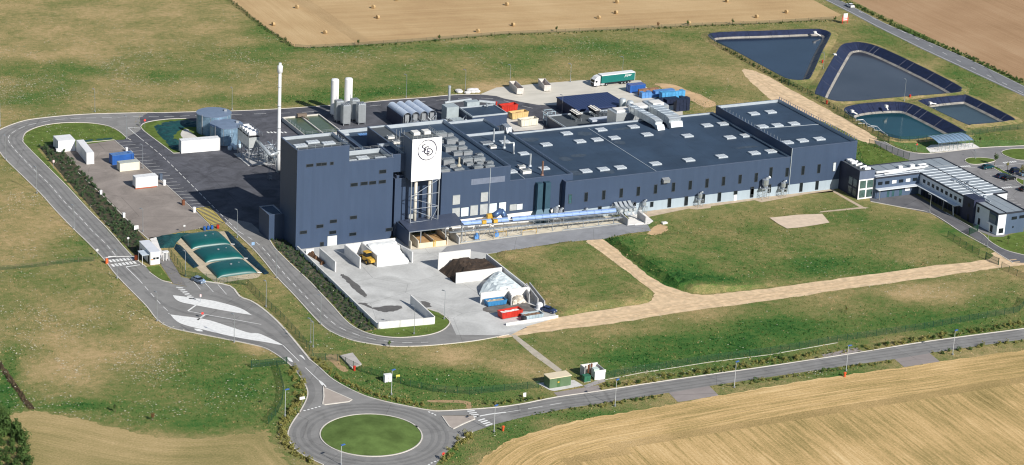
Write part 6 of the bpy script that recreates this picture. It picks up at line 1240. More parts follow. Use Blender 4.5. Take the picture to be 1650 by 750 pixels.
mb = MB(); [mb.tube((i*.9, 0, 0), (i*.9, 0, 2.2), .07, 5) for i in range(9)]; [mb.path([(i*1.1, 0, 1.5), (i*1.1, 2.2, 1.6), (i*1.1+1, 2.4, .2)], .13, 6) for i in range(7)]; x, y, _ = at(*w6(215, 560), 3.3); o = solo('pipe_rack', mb, GALV, 'thin steel pipes standing between the chillers and the silver ducts', 'pipes'); o.location = (x, y, 3.27); o['kind'] = 'stuff'
bx_ = thing('pipe_gantry', 'pale blue steel gantry with pipes at the annexe corner', 'gantry', at(*w5(630, 640))); mb = MB()
for a in (0, 3.0):
    for b in (0, 2.5): mb = MB(); mb.tube((a, b, 0), (a, b, 4.6), .13, 5); part('post', mb, mat('gantry_blue', (.36, .46, .52), .5), bx_)
mb = MB(); mb = MB(); [mb.path([(0, 0, z), (3, 0, z), (3, 2.5, z), (0, 2.5, z), (0, 0, z)], .1, 5) for z in (1.5, 3.0, 4.5)]; part('beam', mb, MATS['gantry_blue'], bx_)
for lb, q in (('upright grey tank beside the silver ducts, the left one', w6(385, 560)), ('upright pale grey tank in front of the silver ducts', w6(460, 585))):
    x, y, _ = at(*q); t = thing('upright_tank', lb, 'tank', (x, y, 0)); mb = MB(); mb.lathe([(1.2, 0), (1.2, 6.2), (.9, 6.6), (.2, 6.8)], 18); part('shell', mb, mat('tank_pale', (.50, .55, .58), .4, .3), t, smooth=True); mb = MB(); mb.tube((1.3, 0, 0), (1.3, 0, 6), .1, 5); mb.lathe([(1.25, 3), (1.25, 3.1)], 18); part('ladder', mb, GALV, t)
# silver air ducts climbing onto the roof
def duct(label, pts, w, h):
    t = thing('air_duct', label, 'air duct', pts[0]); seg = 0
    for i, (a, b) in enumerate(zip(pts, pts[1:])):
        a, b = Vector(a), Vector(b); d = (b-a); mb = MB(); ux_ = Vector((1, 0, 0)); 
        if abs(d.normalized().x) > .9: ux_ = Vector((0, 1, 0))
        up = ux_.cross(d).normalized(); up = up if up.z >= 0 else -up
        if abs(d.normalized().z) > .9: up = Vector((0, 1, 0))
        c = [a+ux_*sx*w/2+up*sz*h/2 for sx, sz in ((-1, -1), (1, -1), (1, 1), (-1, 1))]; e = [b+ux_*sx*w/2+up*sz*h/2 for sx, sz in ((-1, -1), (1, -1), (1, 1), (-1, 1))]
        mb.add([tuple(v) for v in c+e], [(0, 1, 5, 4), (1, 2, 6, 5), (2, 3, 7, 6), (3, 0, 4, 7), (3, 2, 1, 0), (4, 5, 6, 7)]); part('duct_section', mb, SILV, t, True)
        n = max(1, int(d.length/2.4)); mb = MB()
        for k in range(n):
            f = (k+.5)/n; cc = [a+d*f+ux_*sx*(w/2+.06)+up*sz*(h/2+.06) for sx, sz in ((-1, -1), (1, -1), (1, 1), (-1, 1))]; ee = [v+d.normalized()*.09 for v in cc]
            mb.add([tuple(v) for v in cc+ee], [(0, 1, 5, 4), (1, 2, 6, 5), (2, 3, 7, 6), (3, 0, 4, 7), (3, 2, 1, 0), (4, 5, 6, 7)])
        part('flange', mb, GALV, t, True)
    return t
e1 = at(*w6(785, 688), 11.6); e2 = at(*w6(950, 688), 11.6)
duct('bright silver air duct coming down on the roof, the left one of two', [(135.5, 53.5, 13.2), (135.5, 38.0, 13.6), (135.7, 36.2, 13.2), (135.9, 35.6, 11.65)], 2.5, 2.1)
duct('bright silver air duct coming down on the roof, the right and wider one', [(142.3, 51.0, 13.3), (141.6, 38.2, 13.7), (141.3, 36.0, 13.2), (141.1, 34.9, 11.65)], 4.2, 2.5)
ah = thing('air_handler', 'long silver box plant feeding the two air ducts behind the hall', 'air handler', (131, 52, 0)); ax, ay = 129.5, 52.5
for i, (a, b, h_) in enumerate(((0, 7, 12.2), (7.1, 13, 13.0), (13.1, 19, 13.4))): mb = MB(); mb.box(ax+a, ay, 7.0, ax+b, ay+6+i*.5, h_); part('housing', mb, SILV, ah, True); mb = MB(); mb.box(ax+a+1, ay+1.5, h_, ax+b-1, ay+5, h_+.5); part('top_box', mb, WHITEW, ah, True)
mb = MB(); mb.box(ax+.5, ay+.5, 0, ax+18.5, ay+6, 7.0); part('base_frame', mb, mat('plant_base_grey', (.12, .14, .17), .7), ah, True)  # one even dark grey over the whole base
mb = MB(); mb.tube((ax+3, ay-.4, 4), (ax+9, ay-1.2, 7.5), .9, 12); mb.tube((ax+6, ay-1, 3), (ax+6, ay-1, 8), .7, 12); part('round_duct', mb, SILV, ah, True)
# compactor and crate stacks
container('waste_compactor', 'blue waste compactor standing near the lorry tail', 'compactor', w6(470,315), w6(620,298), 2.6, 2.6, BLUE, mat('compactor_top', (.10, .14, .34), .5))
def crates(label, a, n, m, k, group='stacks of plastic crates behind the hall'):
    A, ang, _ = frame_of(a, (a[0]+10, a[1]-1)); t = thing('crate_stack', label, 'crates', (A.x, A.y, .1), ang, group)
    for i in range(n[0]):
        for j in range(n[1]):
            for l in range(n[2]):
                if rr.random() < .12 and l == n[2]-1: continue
                mb = MB(); x, y, z = i*1.3+rr.uniform(-.05, .05), j*1.1, l*1.0; mb.box(x, y, z, x+1.2, y+1.0, z+.86); mb.box(x-.03, y-.03, z+.86, x+1.23, y+1.03, z+.97); part('crate', mb, m, t)
crates('bright blue plastic crates in a long low stack', w6(590,372), (10, 2, 2), BLUEL, 0); crates('light blue barrels and crates at the right of the pile', w6(790,400), (7, 2, 3), mat('crate_cyan', (.08, .33, .62), .5, var=.2), 0)
crates('dark navy crates stacked beside the grass', w6(770,450), (9, 3, 2), mat('crate_navy', (.012, .02, .05), .5), 0); crates('dark navy crates at the right end above the hall roof', w6(935,505), (4, 2, 4), MATS['crate_navy'], 0)
crates('brown wooden pallets beside the blue crates', w6(560,340), (6, 1, 2), mat('pallet_brown', (.28, .15, .09), .8, var=.3), 0)
# ================================================================== BAY YARD
WALLP = mat('bay_wall_white', (.68, .67, .65), .8, var=.1, scale=.5)
def wall_thing(label, a, b, h, t=.3, h2=None, m=WALLP, cap=True, n=None, world=False):
    A = Vector(a[:2]) if world else Vector(at(*a)[:2]); B = Vector(b[:2]) if world else Vector(at(*b)[:2]); d = B-A; L_ = d.length; o = thing('retaining_wall', label, 'wall', (A.x, A.y, .05), math.atan2(d.y, d.x)); h2 = h if h2 is None else h2
    n = n or max(1, round(L_/3.0))
    for i in range(n):
        x0, x1 = L_*i/n+.01, L_*(i+1)/n-.01; ha, hb = h+(h2-h)*i/n, h+(h2-h)*(i+1)/n; mb = MB(); mb.wall((x0, 0), (x1, 0), ha, t, 0, hb); part('wall_slab', mb, m, o)
    return o
def bay(px, py, h, label, top, h2=None):
    x, y, _ = at(px, py); y1 = atX(*top, x)[1] if 0 else at(*top, h2 or h)[1]; return wall_thing(label, (x, y), (x, y1), h, .35, h2, world=True)
wall_thing('long low white wall along the shrub bed, west side of the yard', (479, 404), (609.5, 530.5), 1.3, .3)
bay(540.5, 438.8, 3.0, 'white wall right of the brown heap, beside the roller door', (513.6, 400.4))
bay(580.3, 433.3, 3.2, 'white wall on the left of the bay with the yellow loader', (552.7, 394.9))
bay(608.4, 430.4, 3.2, 'white wall between the loader bay and the white sand bay', (580.3, 391.3))
bay(664.3, 424, 3.2, 'white wall closing the white sand bay on the right', (637, 385.9), h2=1.8)
xa, xb, xc, xd = at(478, 404)[0]+1.2, at(540.5, 438.8)[0], at(580.3, 433.3)[0], at(608.4, 430.4)[0]; xe_ = at(664.3, 424)[0]
yk1, yk2, yk3 = at(495, 402, 1.6)[1], at(566, 393, 3.2)[1], at(608, 388.5, 3.2)[1]
wall_thing('pale back wall behind the brown heap', (xa, yk1), (xb-.3, yk1), 1.6, .3, world=True)
wall_thing('pale back wall of the loader bay', (xc+.3, yk2), (xd-.3, yk2), 3.2, .3, world=True)
wall_thing('pale back wall of the white sand bay', (xd+.3, yk3), (xe_-.3, yk3), 3.4, .3, world=True)
wall_thing('white front wall of the empty open basin', (609.5, 530.7), (699.8, 522.6), 1.9, .3)
wall_thing('white side wall of the empty basin, casting a shadow into it', (699.8, 522.0), (661.5, 492), 2.0, .3, 2.9)
wall_thing('tall white screen wall behind the dark heap', (705.3, 434.8), (757, 429), 4.9, .4)
w_a, w_b = at(734, 457), at(773.6, 489.9); sp0 = at(782.5, 425.5)
B1 = at(784, 410, 2.6); B2 = at(853.6, 464, 2.8)
wall_thing('white wall between the dark heap and the pale glass heap', (w_a[0], w_a[1]), (at(812,432.3,3.0)[0]-.3, w_a[1]-.1), 3.0, .35, world=True)
wall_thing('white wall in front of the pale glass heap, near the blue skip', (w_b[0], w_b[1]), (B2[0]-.3, w_b[1]-.1), 3.1, .35, world=True)
wall_thing('long white spine wall between the heaps and the grass plot', (B1[0], B1[1]), (B2[0], B2[1]), 2.7, .35, world=True)
for i, (e_, s_, h) in enumerate((((823.8,493), (812.5,472.8), 3.2), ((852.6,489), (841.3,468.5), 3.0), ((866.5,494), (847.5,469), 2.6), ((877,497.5), (852.8,467.3), 2.5))):
    wall_thing(('grey precast wall right of the blue skip', 'grey precast wall, first of the close row of three', 'grey precast wall, middle one of the close row', 'grey precast wall, outermost beside the grass bank')[i], e_, at(*s_, h)[:2] if 0 else s_, h*.85, .3, m=CONCG)
wall_thing('low pale kerb wall closing the yard corner by the dirt track', (815.2, 525.2), (899, 512.5), .7, .35, m=CONCW)
def heap(name, label, cat, poly, prof, m, step=.8, amp=.12, z=.06):
    """loose material: height from prof(x, y, distance to outline)"""
    o = rough(name, poly, 1, amp, m, step, tilt=prof); del o['kind']; c = (sum(p[0] for p in poly)/len(poly), sum(p[1] for p in poly)/len(poly)); o.data.transform(Matrix.Translation((-c[0], -c[1], 0))); o.location = (c[0], c[1], 0)
    setp(o, label, cat); return o
y0 = yk3-.25
yb = at(520, 420)[1]
heap('soil_heap', 'brown loose heap in the corner between the low wall and the door wall', 'heap', [(xa+.3, yk1-.25), (xb-.3, yk1-.25), (xb-.4, yk1-8.5), (xb-2.5, yk1-9.5), (xa+1.4, yk1-7)], lambda x, y, e: np.clip(e/1.2, 0, 1)*(2.1+.3*np.sin(x*1.3)*np.cos(y*1.1)), SOILB, .6, .16)
yf = at(650, 428)[1]; yfl = at(612, 430)[1]
heap('sand_heap', 'smooth white sand filling the third bay and sloping to the yard', 'heap', [(xd+.2, y0), (xe_-.2, y0), (xe_-.2, yf+2.6), (xe_-1.4, yf+.6), (xd+.2, yfl-.3)], lambda x, y, e: np.clip(3.1*(y-(yfl-.4))/(y0-yfl+.4)*1.25, 0.02, 3.1)*np.clip(.35+e/.5, 0, 1)*1.0, SANDW, .8, .05)
lx, ly = at(712, 441)[:2]
dk_poly = G2([(707,437),(718,445),(732,456.5)])+[(w_a[0]+.2, w_a[1]+.25), (at(812,432.3,3.0)[0]-.6, w_a[1]+.25), (B1[0]-.5, B1[1]-1.2)]+[(at(757, 429)[0], at(757, 429)[1]-.4), (at(712,434)[0], at(712,434)[1]-.5)]
heap('dark_heap', 'large dark brown heap between the two white walls', 'heap', dk_poly, lambda x, y, e: np.minimum(np.clip(pdist(x, y, dk_poly[:3]+[dk_poly[-1], dk_poly[0]][:0]), 0, 9)*.8, 2.9+.5*np.sin(x*.45+.5)*np.cos(y*.3))*np.clip(.55+e*.5, 0, 1), SOILD, .8, .14)
pl_poly = [(w_a[0]+11.5, w_a[1]-.4), (at(812,432.3,3.0)[0]-.4, w_a[1]-.4), (B2[0]-.8, B2[1]+1.2), (B2[0]-.6, w_b[1]+.3), (w_b[0]+1.8, w_b[1]+.3), (w_b[0]+2.5, w_b[1]+6)]
heap('glass_heap', 'pale bluish glass cullet heap leaning on the spine wall', 'heap', pl_poly, lambda x, y, e: np.minimum(np.clip((x-(w_b[0]+2.0))*.62, .02, 2.9), np.clip(1.9+e*.5, 0, 3.0)), SALT, .8, .10)
heap('rubble_heap', 'small white and brown rubble heap between the grey precast walls', 'heap', G2([(826,492),(850,488),(840,468),(818,474)]), lambda x, y, e: np.clip(e*.8, 0, 1.2), mat('rubble_mix', (.40, .33, .24), .9, rgb2=(.75, .72, .66), scale=.9), .6, .2)
x, y, _ = at(869, 499); mb = MB(); mb.lathe([(.9, 0), (.9, 1.5), (.6, 1.9), (.15, 2.0)], 12); mb.box(-1.1, -1.1, 0, 1.1, 1.1, .15); o = solo('plastic_tank', mb, WHITE, 'small white plastic tank beside the grey precast walls', 'tank'); o.location = (x, y, .07)
put(make_car('small dark blue vehicle tucked against the bank at the yard corner', mat('paint_darkblue', (.03, .05, .12), .4)), 884, 503, 120)
for lb, (px, py) in (('dark round drum between the red and the brown skip', (841.5, 516)),): x, y, _ = at(px, py); mb = MB(); mb.lathe([(.75, 0), (.8, .5), (.75, 1.2), (.3, 1.4)], 12); o = solo('drum', mb, DARKM, lb, 'drum'); o.location = (x, y-.9, .07)
# ================================================================== BLADDER TANKS AND LINERS
sheet('sand_bed', jag(G2([(281,384),(300,381),(352,374),(366,376),(396,408),(420,443),(385,452),(352,456),(340,450),(318,432),(300,404)]), .2, 4), .03, mat('bed_sand', (.50, .42, .30), .95, var=.2, scale=.6))
def bladder(label, c, h=1.5):
    P = [Vector(at(*q)[:2]) for q in c]; ctr = sum(P, Vector((0, 0)))/4; n = 22; mb = MB(); vs = []
    for j in range(n+1):
        for i in range(n+1):
            u, v = -1+2*i/n, -1+2*j/n; su, sv = (1-(1-abs(u))**1.6)*(1 if u > 0 else -1), (1-(1-abs(v))**1.6)*(1 if v > 0 else -1)
            a, b = (1+su)/2, (1+sv)/2; p = P[0]*(1-a)*(1-b)+P[1]*a*(1-b)+P[2]*a*b+P[3]*(1-a)*b; k = ((1-abs(su)**4.5)*(1-abs(sv)**4.5)); z = h*max(0, k)**.55+random.uniform(-.02, .02)*k
            vs.append((p.x-ctr.x, p.y-ctr.y, .04+z))
    mb.add(vs, [(j*(n+1)+i, (j+1)*(n+1)+i, (j+1)*(n+1)+i+1, j*(n+1)+i+1) for j in range(n) for i in range(n)])
    t = thing('bladder_tank', label, 'bladder tank', (ctr.x, ctr.y, .03), 0, 'teal bladder tanks'); o = part('bag', mb, TEAL, t, smooth=True); bm = bmesh.new(); bm.from_mesh(o.data); bmesh.ops.recalc_face_normals(bm, faces=bm.faces); bm.to_mesh(o.data); bm.free()
    mb = MB(); mb.lathe([(.35, h), (.35, h+.18), (.15, h+.3)], 12); mb.lathe([(.2, h), (.2, h+.15)], 10, (2.5, .6, 0)); part('valve_cap', mb, GREYM, t); mb = MB(); mb.tube((P[1].x-ctr.x-.5, P[1].y-ctr.y-1.2, .6), (P[1].x-ctr.x+.9, P[1].y-ctr.y-.6, .15), .1, 6); part('hose', mb, WHITE, t)
    return t
bladder('teal cushion-shaped liquid bag, the rearmost of the three', [(308.3,402),(372.3,394.3),(351,374.5),(291,383)])
bladder('teal cushion-shaped liquid bag in the middle of the three', [(330.7,424),(393.7,417),(370.5,396.6),(311,406)])
bladder('teal cushion-shaped liquid bag nearest the parked hatchback', [(349.9,448.8),(415,440),(391,420),(331.8,429.5)])
for pp, z in (([(251.7,382.5),(290,377.5),(326,375),(292,383.5),(284,392),(280.5,399.5),(258,400.5)], .9), ([(284,393.5),(291,396),(300,404.8),(321,429.4),(311.5,432.6),(296,418),(280.5,401)], .8), ([(361.6,372.8),(368,373.5),(394,398.4),(411,417.6),(434.5,441),(425.7,443.2),(398,420),(389.4,411),(372.3,392)], .8)):
    rough('green_liner', G2(pp), z, .07, LINERG if z > .85 else mat('liner_dark', (.008, .030, .045), .55, var=.3, bump=.2), .8)
sheet('footpath', G2([(240,383.5),(252,382),(258.5,400),(263,410),(256,422),(250,400)]), .05, CONCW)
sheet('footpath', G2([(252,404),(268,404),(274,416),(301,462),(279,457.5),(268,440),(256,422)]), .045, mat('path_asphalt', (.20, .19, .185), .9, var=.15))
# ================================================================== GATEHOUSE
a_ = at(242.5, 427.8); b_ = at(255.5, 426); A = Vector(a_[:2]); d = Vector(b_[:2])-A; ang = 0.0
gh = thing('gatehouse', 'white flat-roofed gatehouse cabin with a porch beside the barrier', 'gatehouse', (A.x, A.y, .06), 0); GX = max(2.7, d.length); GL = 9.5; GH = hgt(242.5, 427.8, 408.5)
mb = MB(); mb.box(0, 0, 0, GX, GL, GH); part('wall', mb, WHITE, gh); mb = MB(); mb.box(-.12, -.12, GH, GX+.12, GL+.12, GH+.22); part('roof', mb, mat('roof_white', (.66, .68, .72), .5, var=.05), gh)
for x in (.75, 1.65): mb = MB(); mb.box(x, -.06, 1.5, x+.7, -.01, 2.1); part('window', mb, GLASS, gh)
mb = MB(); mb.box(.25, -.07, 1.35, .65, -.01, 1.75); part('warning_sign', mb, mat('sign_orange', (.75, .25, .05), .5), gh)
for y in (6.3, 7.6): mb = MB(); mb.box(-.06, y, 1.3, -.01, y+.8, 2.0); part('window', mb, GLASS, gh)
mb = MB(); mb.box(-.06, 1.2, .1, -.01, 2.1, 2.2); part('door', mb, GLASS, gh)
mb = MB(); mb.box(-2.2, .6, 2.75, -.02, 4.4, 2.9); part('porch_roof', mb, mat('porch_pale', (.55, .62, .70), .5), gh)
for y in (.8, 4.2): mb = MB(); mb.tube((-2.05, y, 0), (-2.05, y, 2.75), .07, 6); part('porch_post', mb, WHITE, gh)
x, y, _ = at(263, 421.5); tn = thing('turnstile', 'white framed full-height turnstile gate right of the gatehouse', 'turnstile', (x, y, .05)); mb = MB(); [mb.box(a, b, 0, a+.12, b+.12, 2.5) for a in (0, .8, 1.6) for b in (0, 1.2)]; mb.box(0, 0, 2.4, 1.72, 1.32, 2.55); part('frame', mb, WHITE, tn); mb = MB(); [mb.tube((.45, .6, .2+k*.25), (1.3, .6, .2+k*.25), .04, 5) for k in range(9)]; [mb.tube((.5+.1*k, .3, 0), (.5+.1*k, .3, 2.4), .025, 4) for k in range(4)]; part('rotor', mb, GREYM, tn)
for lb, (px, py), L_, an in (('orange barrier housing with its arm on the field side of the road', (172, 425), 0, 0), ('orange barrier housing with a raised white arm next to the gatehouse', (219, 419.5), 7.0, math.pi)):
    x, y, _ = at(px, py); t = thing('road_barrier', lb, 'barrier', (x, y, .05)); mb = MB(); mb.box(-.35, -.3, 0, .35, .3, 1.35); part('housing', mb, mat('barrier_orange', (.65, .12, .03), .5), t); mb = MB(); mb.box(-.3, -.25, 1.35, .3, .25, 1.45); part('lid', mb, ORANGE, t)
    if L_: mb = MB(); P2_ = at(174, 420); v = Vector((P2_[0]-x, P2_[1]-y)); v = v.normalized()*min(9.5, v.length); mb.tube((0, 0, 1.1), (v.x, v.y, 1.1), .07, 6); part('arm', mb, WHITE, t)
    else: mb = MB(); mb.tube((0, 0, .6), (0, .0, 1.9), .05, 5); part('arm_rest', mb, WHITE, t)
# small posts and signs
def post_sign(name, label, cat, b, ty, disc=None, m=WHITE, r=.35, board=None, group=None, pole=GALV):
    x, y, _ = at(*b); h = hgt(*b, ty); t = thing(name, label, cat, (x, y, 0), 0, group); mb = MB(); mb.tube((0, 0, 0), (0, 0, h), .05, 6); part('pole', mb, pole, t); mb = MB()
    if board: mb.box(-board[0]/2, -.09, h-board[1], board[0]/2, -.05, h)
    else: mb.tube((0, -.05, h-r), (0, -.1, h-r), r, 16)
    part('sign_plate', mb, m, t); return t
post_sign('road_sign', 'round pale sign on the verge above the gatehouse zebra', 'road sign', (206.5, 397), 382, m=mat('sign_grey', (.6, .6, .6), .4))
post_sign('road_sign', 'no-entry style red and white sign at the tip of the tank lawn', 'road sign', (233.4, 207), 192, m=mat('sign_red', (.65, .06, .05), .5), r=.4)
post_sign('road_sign', 'red and white sign on the narrow lawn beside the shrub bed', 'road sign', (86.5, 272), 258, m=mat('sign_pinkwhite', (.75, .55, .55), .5), board=(.6, .8))
post_sign('road_sign', 'round grey sign seen from behind left of the zebra crossing', 'road sign', (156.5, 414), 401, m=mat('sign_grey', (.6, .6, .6), .4), r=.4)
post_sign('road_sign', 'blue square sign on the verge beside the service road', 'road sign', (407.5, 406), 390.5, m=mat('sign_blue', (.25, .40, .60), .5), board=(.9, .9))
post_sign('road_sign', 'white panel sign at the corner of the container lot', 'road sign', (219.5, 372), 363.5, m=WHITE, board=(1.3, 1.3))
post_sign('road_sign', 'small pale sign at the edge of the lot above the first teal bag', 'road sign', (297, 376), 362.7, m=mat('sign_grey', (.6, .6, .6), .4), board=(.6, .5))
post_sign('road_sign', 'small red and white sign at the head of the upper white paint island', 'road sign', (323, 487.5), 474.5, m=mat('sign_pinkwhite', (.75, .55, .55), .5), board=(.45, .7))
post_sign('road_sign', 'red triangular sign beside the stop line of the lower paint island', 'road sign', (326, 513.5), 503, m=mat('sign_red', (.65, .06, .05), .5), r=.35)
post_sign('direction_sign', 'white arrow direction sign on the roundabout verge', 'road sign', (486.5, 656), 639.5, m=WHITE, board=(1.3, .7))
post_sign('road_sign', 'white marker board on the verge left of the green cabin', 'road sign', (845, 641), 633, m=WHITE, board=(.8, 1.1))
post_sign('road_sign', 'red topped sign by the roundabout exit at the bottom', 'road sign', (714, 741), 729, m=mat('sign_red', (.65, .06, .05), .5), r=.4)
post_sign('road_sign', 'tiny sign in front of the parked silver blue hatchback', 'road sign', (328, 462), 450.5, m=mat('sign_blue', (.25, .40, .60), .5), board=(.4, .4))
post_sign('road_sign', 'red sign on the bright lawn next to the bicycle shelter', 'road sign', (1476.5, 244), 231.5, m=mat('sign_red', (.65, .06, .05), .5), r=.3)
for lb, (px, py), m in (('orange-red marker post on the verge below the zebra crossing', (810.5, 694.5), ORANGE), ('orange-red marker post at the edge of the ripe crop', (1361, 607.5), ORANGE), ('small red hydrant by the concrete slab', (571, 597.5), RED), ('red marker on the bank between the two big ponds', (1325, 102.5), RED), ('red marker on the bank below the largest pond', (1332, 168), RED), ('red marker between the teal pond and the largest pond', (1466, 158.5), RED), ('red post beside the red skip behind the factory', (799.5, 170), RED)):
    x, y, _ = at(px, py); mb = MB(); mb.lathe([(.28, 0), (.28, .9), (.4, .95), (.4, 1.2), (.1, 1.35)], 8); o = solo('marker_post', mb, m, lb, 'marker post'); o.location = (x, y, 0)
for lb, (px, py), m, s in (('white bollard at the foot of the L-shaped white boxes', (92.2, 247), WHITE, 1), ('white bollard beside the blue container', (204, 245), WHITE, 1), ('white bollard halfway down the shrub bed', (162.6, 314.5), WHITE, 1), ('white bollard near the lower end of the shrub bed', (199.6, 351), WHITE, 1), ('white bollard right of the cabin on skids', (264.7, 299), WHITE, 1.15), ('white bollard at the top of the yellow hatching', (313, 342.5), WHITE, 1.1), ('brown bollard halfway between the cabin and the yellow hatching', (295.3, 331), RUST, 1.15), ('dark grey bin beside the cabin on skids', (259, 290), mat('bin_slate', (.08, .11, .16), .6), 1.3)):
    x, y, _ = at(px, py); mb = MB(); mb.box(-.32*s, -.32*s, 0, .32*s, .32*s, 1.25*s); mb.box(-.38*s, -.38*s, 1.25*s, .38*s, .38*s, 1.38*s); o = solo('bollard', mb, m, lb, 'bollard'); o.location = (x, y, .06)
for i, (px, py, m, lb) in enumerate(((329.5, 371.5, BLUE, 'left blue drum on the lot corner by the yellow hatching'), (335.5, 370.5, BLUE, 'middle blue drum on the lot corner by the yellow hatching'), (341.5, 369.5, BLUE, 'right blue drum on the lot corner by the yellow hatching'), (351, 368.5, RED, 'red drum at the end of the row of blue drums'))):
    x, y, _ = at(px, py); mb = MB(); mb.lathe([(.42, 0), (.45, .5), (.42, 1.0)], 10); mb.lathe([(.2, 1.0), (.2, 1.15)], 8); o = solo('drum', mb, m, lb, 'drum'); o.location = (x, y, .06)
# ================================================================== LAMPS
def make_lamp(h, blue=False):
    t = thing('street_lamp', '', 'street lamp'); mb = MB(); mb.tube((0, 0, 0), (0, 0, h-.2), .085, 8, .05); part('pole', mb, GALV if not blue else mat('lamp_pole_pale', (.50, .52, .54), .5), t); mb = MB(); mb.box(-.18, -.18, 0, .18, .18, .5); part('base_box', mb, GREYM, t)
    mb = MB(); mb.tube((0, 0, h-.25), (.55, 0, h-.02), .05, 6); part('arm', mb, GALV, t); mb = MB()
    if blue: mb.box(-.1, -.22, h-.08, 1.0, .22, h+.08); part('lamp_head', mb, mat('lamp_blue', (.06, .15, .42), .4), t)
    else: mb.box(.3, -.18, h-.08, 1.05, .18, h+.06); part('lamp_head', mb, mat('lamp_grey', (.22, .24, .26), .4), t)
    return t
LAMPS = [((153,181),144,'beside the top road at far left, against the meadow'),((0.5,204),165,'at the extreme left edge by the road bend'),((373.9,177.3),141.8,'beside the top road above the round tanks'),((9.6,258.2),218.7,'on the outer verge of the far left bend'),((59.3,312),269.3,'on the outer verge below the far left bend'),((119.4,369),331,'on the verge above the gatehouse crossing'),((203.8,224),187.7,'at the tip of the lawn where the lot begins'),((230,271.8),233.5,'between the blue container and the parking bays'),((188.6,449),404,'just below the zebra crossing by the gatehouse'),((252.9,518),470.9,'on the meadow edge left of the painted islands'),((377.2,552),506.7,'in front of the lower painted island'),((428.7,495.4),453.4,'behind the green fence between the two roads'),((230.3,374),336.7,'at the lower left corner of the container lot'),((382.3,383.5),338.5,'at the start of the service road near the annex shadow'),((298.7,445.4),404.8,'beside the dark liner left of the teal bags'),((445.3,448.5),402.7,'along the service road beside the shrub bed top'),((516.5,522.8),476,'on the outer verge of the service road bend'),((667,539),493.6,'in front of the empty white basin'),((715.8,515),469,'on the small lawn at the yard turning'),((654.4,158),121,'on the meadow above the barrel vault shed'),((749.6,146),113,'by the sacks where the concrete pad begins'),((821.8,134),105,'behind the left off-white skip'),((918.9,132.8),103,'on the pad edge left of the lorry'),((1003,117.5),92,'behind the lorry trailer'),((905.6,181.6),153.6,'at the left corner of the navy shed'),((1456.7,163.5),128,'between the largest pond and the teal pond'),((1497.7,343.4),313.9,'in front of the office canopy'),((1590.8,398.9),360.4,'on the verge below the office south end'),((1571.4,256.2),243,'on the first grass island of the car park'),((1648.5,303),281,'at the right edge of the car park'),((1326.5,112),86,'on the bank between the two far ponds'),((500.4,553),514,'left of a pair standing by the road fence'),((504.5,560),519,'right of a pair standing by the road fence')]
BL = [((459.2,671),628.2,'on the verge left of the roundabout'),((549.4,749.5),717.8,'in front of the roundabout at the bottom edge'),((630.6,636.6),596.8,'behind the white cabinet above the roundabout'),((795.9,696.8),654.3,'by the zebra crossing right of the roundabout'),((990.8,655.2),612.7,'right of the concrete enclosure on the public road'),((1183,625.3),583.6,'just right of the first field access'),((1363.3,598),557.4,'opposite the pinkish lay-by on the public road'),((1534.8,572.5),533,'near the right edge on the public road')]
for blue, lst in ((0, LAMPS), (1, BL)):
    for b, ty, wh in lst:
        h = hgt(*b, ty); t = make_lamp(h, blue); t.location = (*at(*b)[:2], 0); t.rotation_euler = (0, 0, random.uniform(-.3, .3)+(.2 if blue else 2.0))
        t['label'] = ('white lamp post with blue head ' if blue else 'grey steel lamp post ')+wh; t['group'] = 'blue-headed lamps on the public road' if blue else 'grey lamp posts round the site'
# ================================================================== FENCES
FM = bpy.data.materials.new('wire_mesh'); FM.use_nodes = True; _n = FM.node_tree; _b = _n.nodes['Principled BSDF']; _b.inputs['Base Color'].default_value = (.015, .07, .035, 1); _b.inputs['Roughness'].default_value = .6
_t = _n.nodes.new('ShaderNodeBsdfTransparent'); _m = _n.nodes.new('ShaderNodeMixShader'); _m.inputs[0].default_value = .30; _n.links.new(_t.outputs[0], _m.inputs[1]); _n.links.new(_b.outputs[0], _m.inputs[2]); _n.links.new(_m.outputs[0], _n.nodes['Material Output'].inputs[0])
PM_ = MB(); PM_.box(-.04, -.04, 0, .04, .04, 1.9); post_me = {}
def fence(label, px, h=1.8, step=3.0, m=FGREEN, mesh=True, line=None, mm=None):
    W_ = line or G2(px); o = thing('wire_fence', label, 'fence', (W_[0][0], W_[0][1], 0)); ox, oy = W_[0]
    key = (round(h, 1), m.name)
    if key not in post_me: k = MB(); k.box(-.05, -.05, 0, .05, .05, h+.1); post_me[key] = k.mesh('post', m)
    cum = np.concatenate([[0], np.cumsum([math.dist(a, b) for a, b in zip(W_, W_[1:])])]); X_ = [p[0] for p in W_]; Y_ = [p[1] for p in W_]
    n = max(2, int(cum[-1]/step)); n = min(n, 260)
    for i in range(n+1):
        s = cum[-1]*i/n; p = link('post', post_me[key], o); p.location = (float(np.interp(s, cum, X_))-ox, float(np.interp(s, cum, Y_))-oy, 0)
    if mesh:
        k = MB()
        for a, b in zip(W_, W_[1:]): k.add([(a[0]-ox, a[1]-oy, .05), (b[0]-ox, b[1]-oy, .05), (b[0]-ox, b[1]-oy, h), (a[0]-ox, a[1]-oy, h)], [(0, 1, 2, 3)])
        part('wire_mesh', k, mm or FM, o)
        k = MB(); [k.tube((a[0]-ox, a[1]-oy, h), (b[0]-ox, b[1]-oy, h), .025, 4, caps=False) for a, b in zip(W_, W_[1:])]; part('top_wire', k, m, o)
    return o
fence('green mesh fence from the turnstile down beside the liner', [(272,408),(285,425),(298.7,446)])
fence('green mesh fence behind the car bays and down between the two roads', [(298.7,447),(340,453),(370,457.5),(398.7,460.2),(410,471),(421.4,484),(436,498),(450.9,511.2),(475,537),(491.7,556.6),(503,574)])
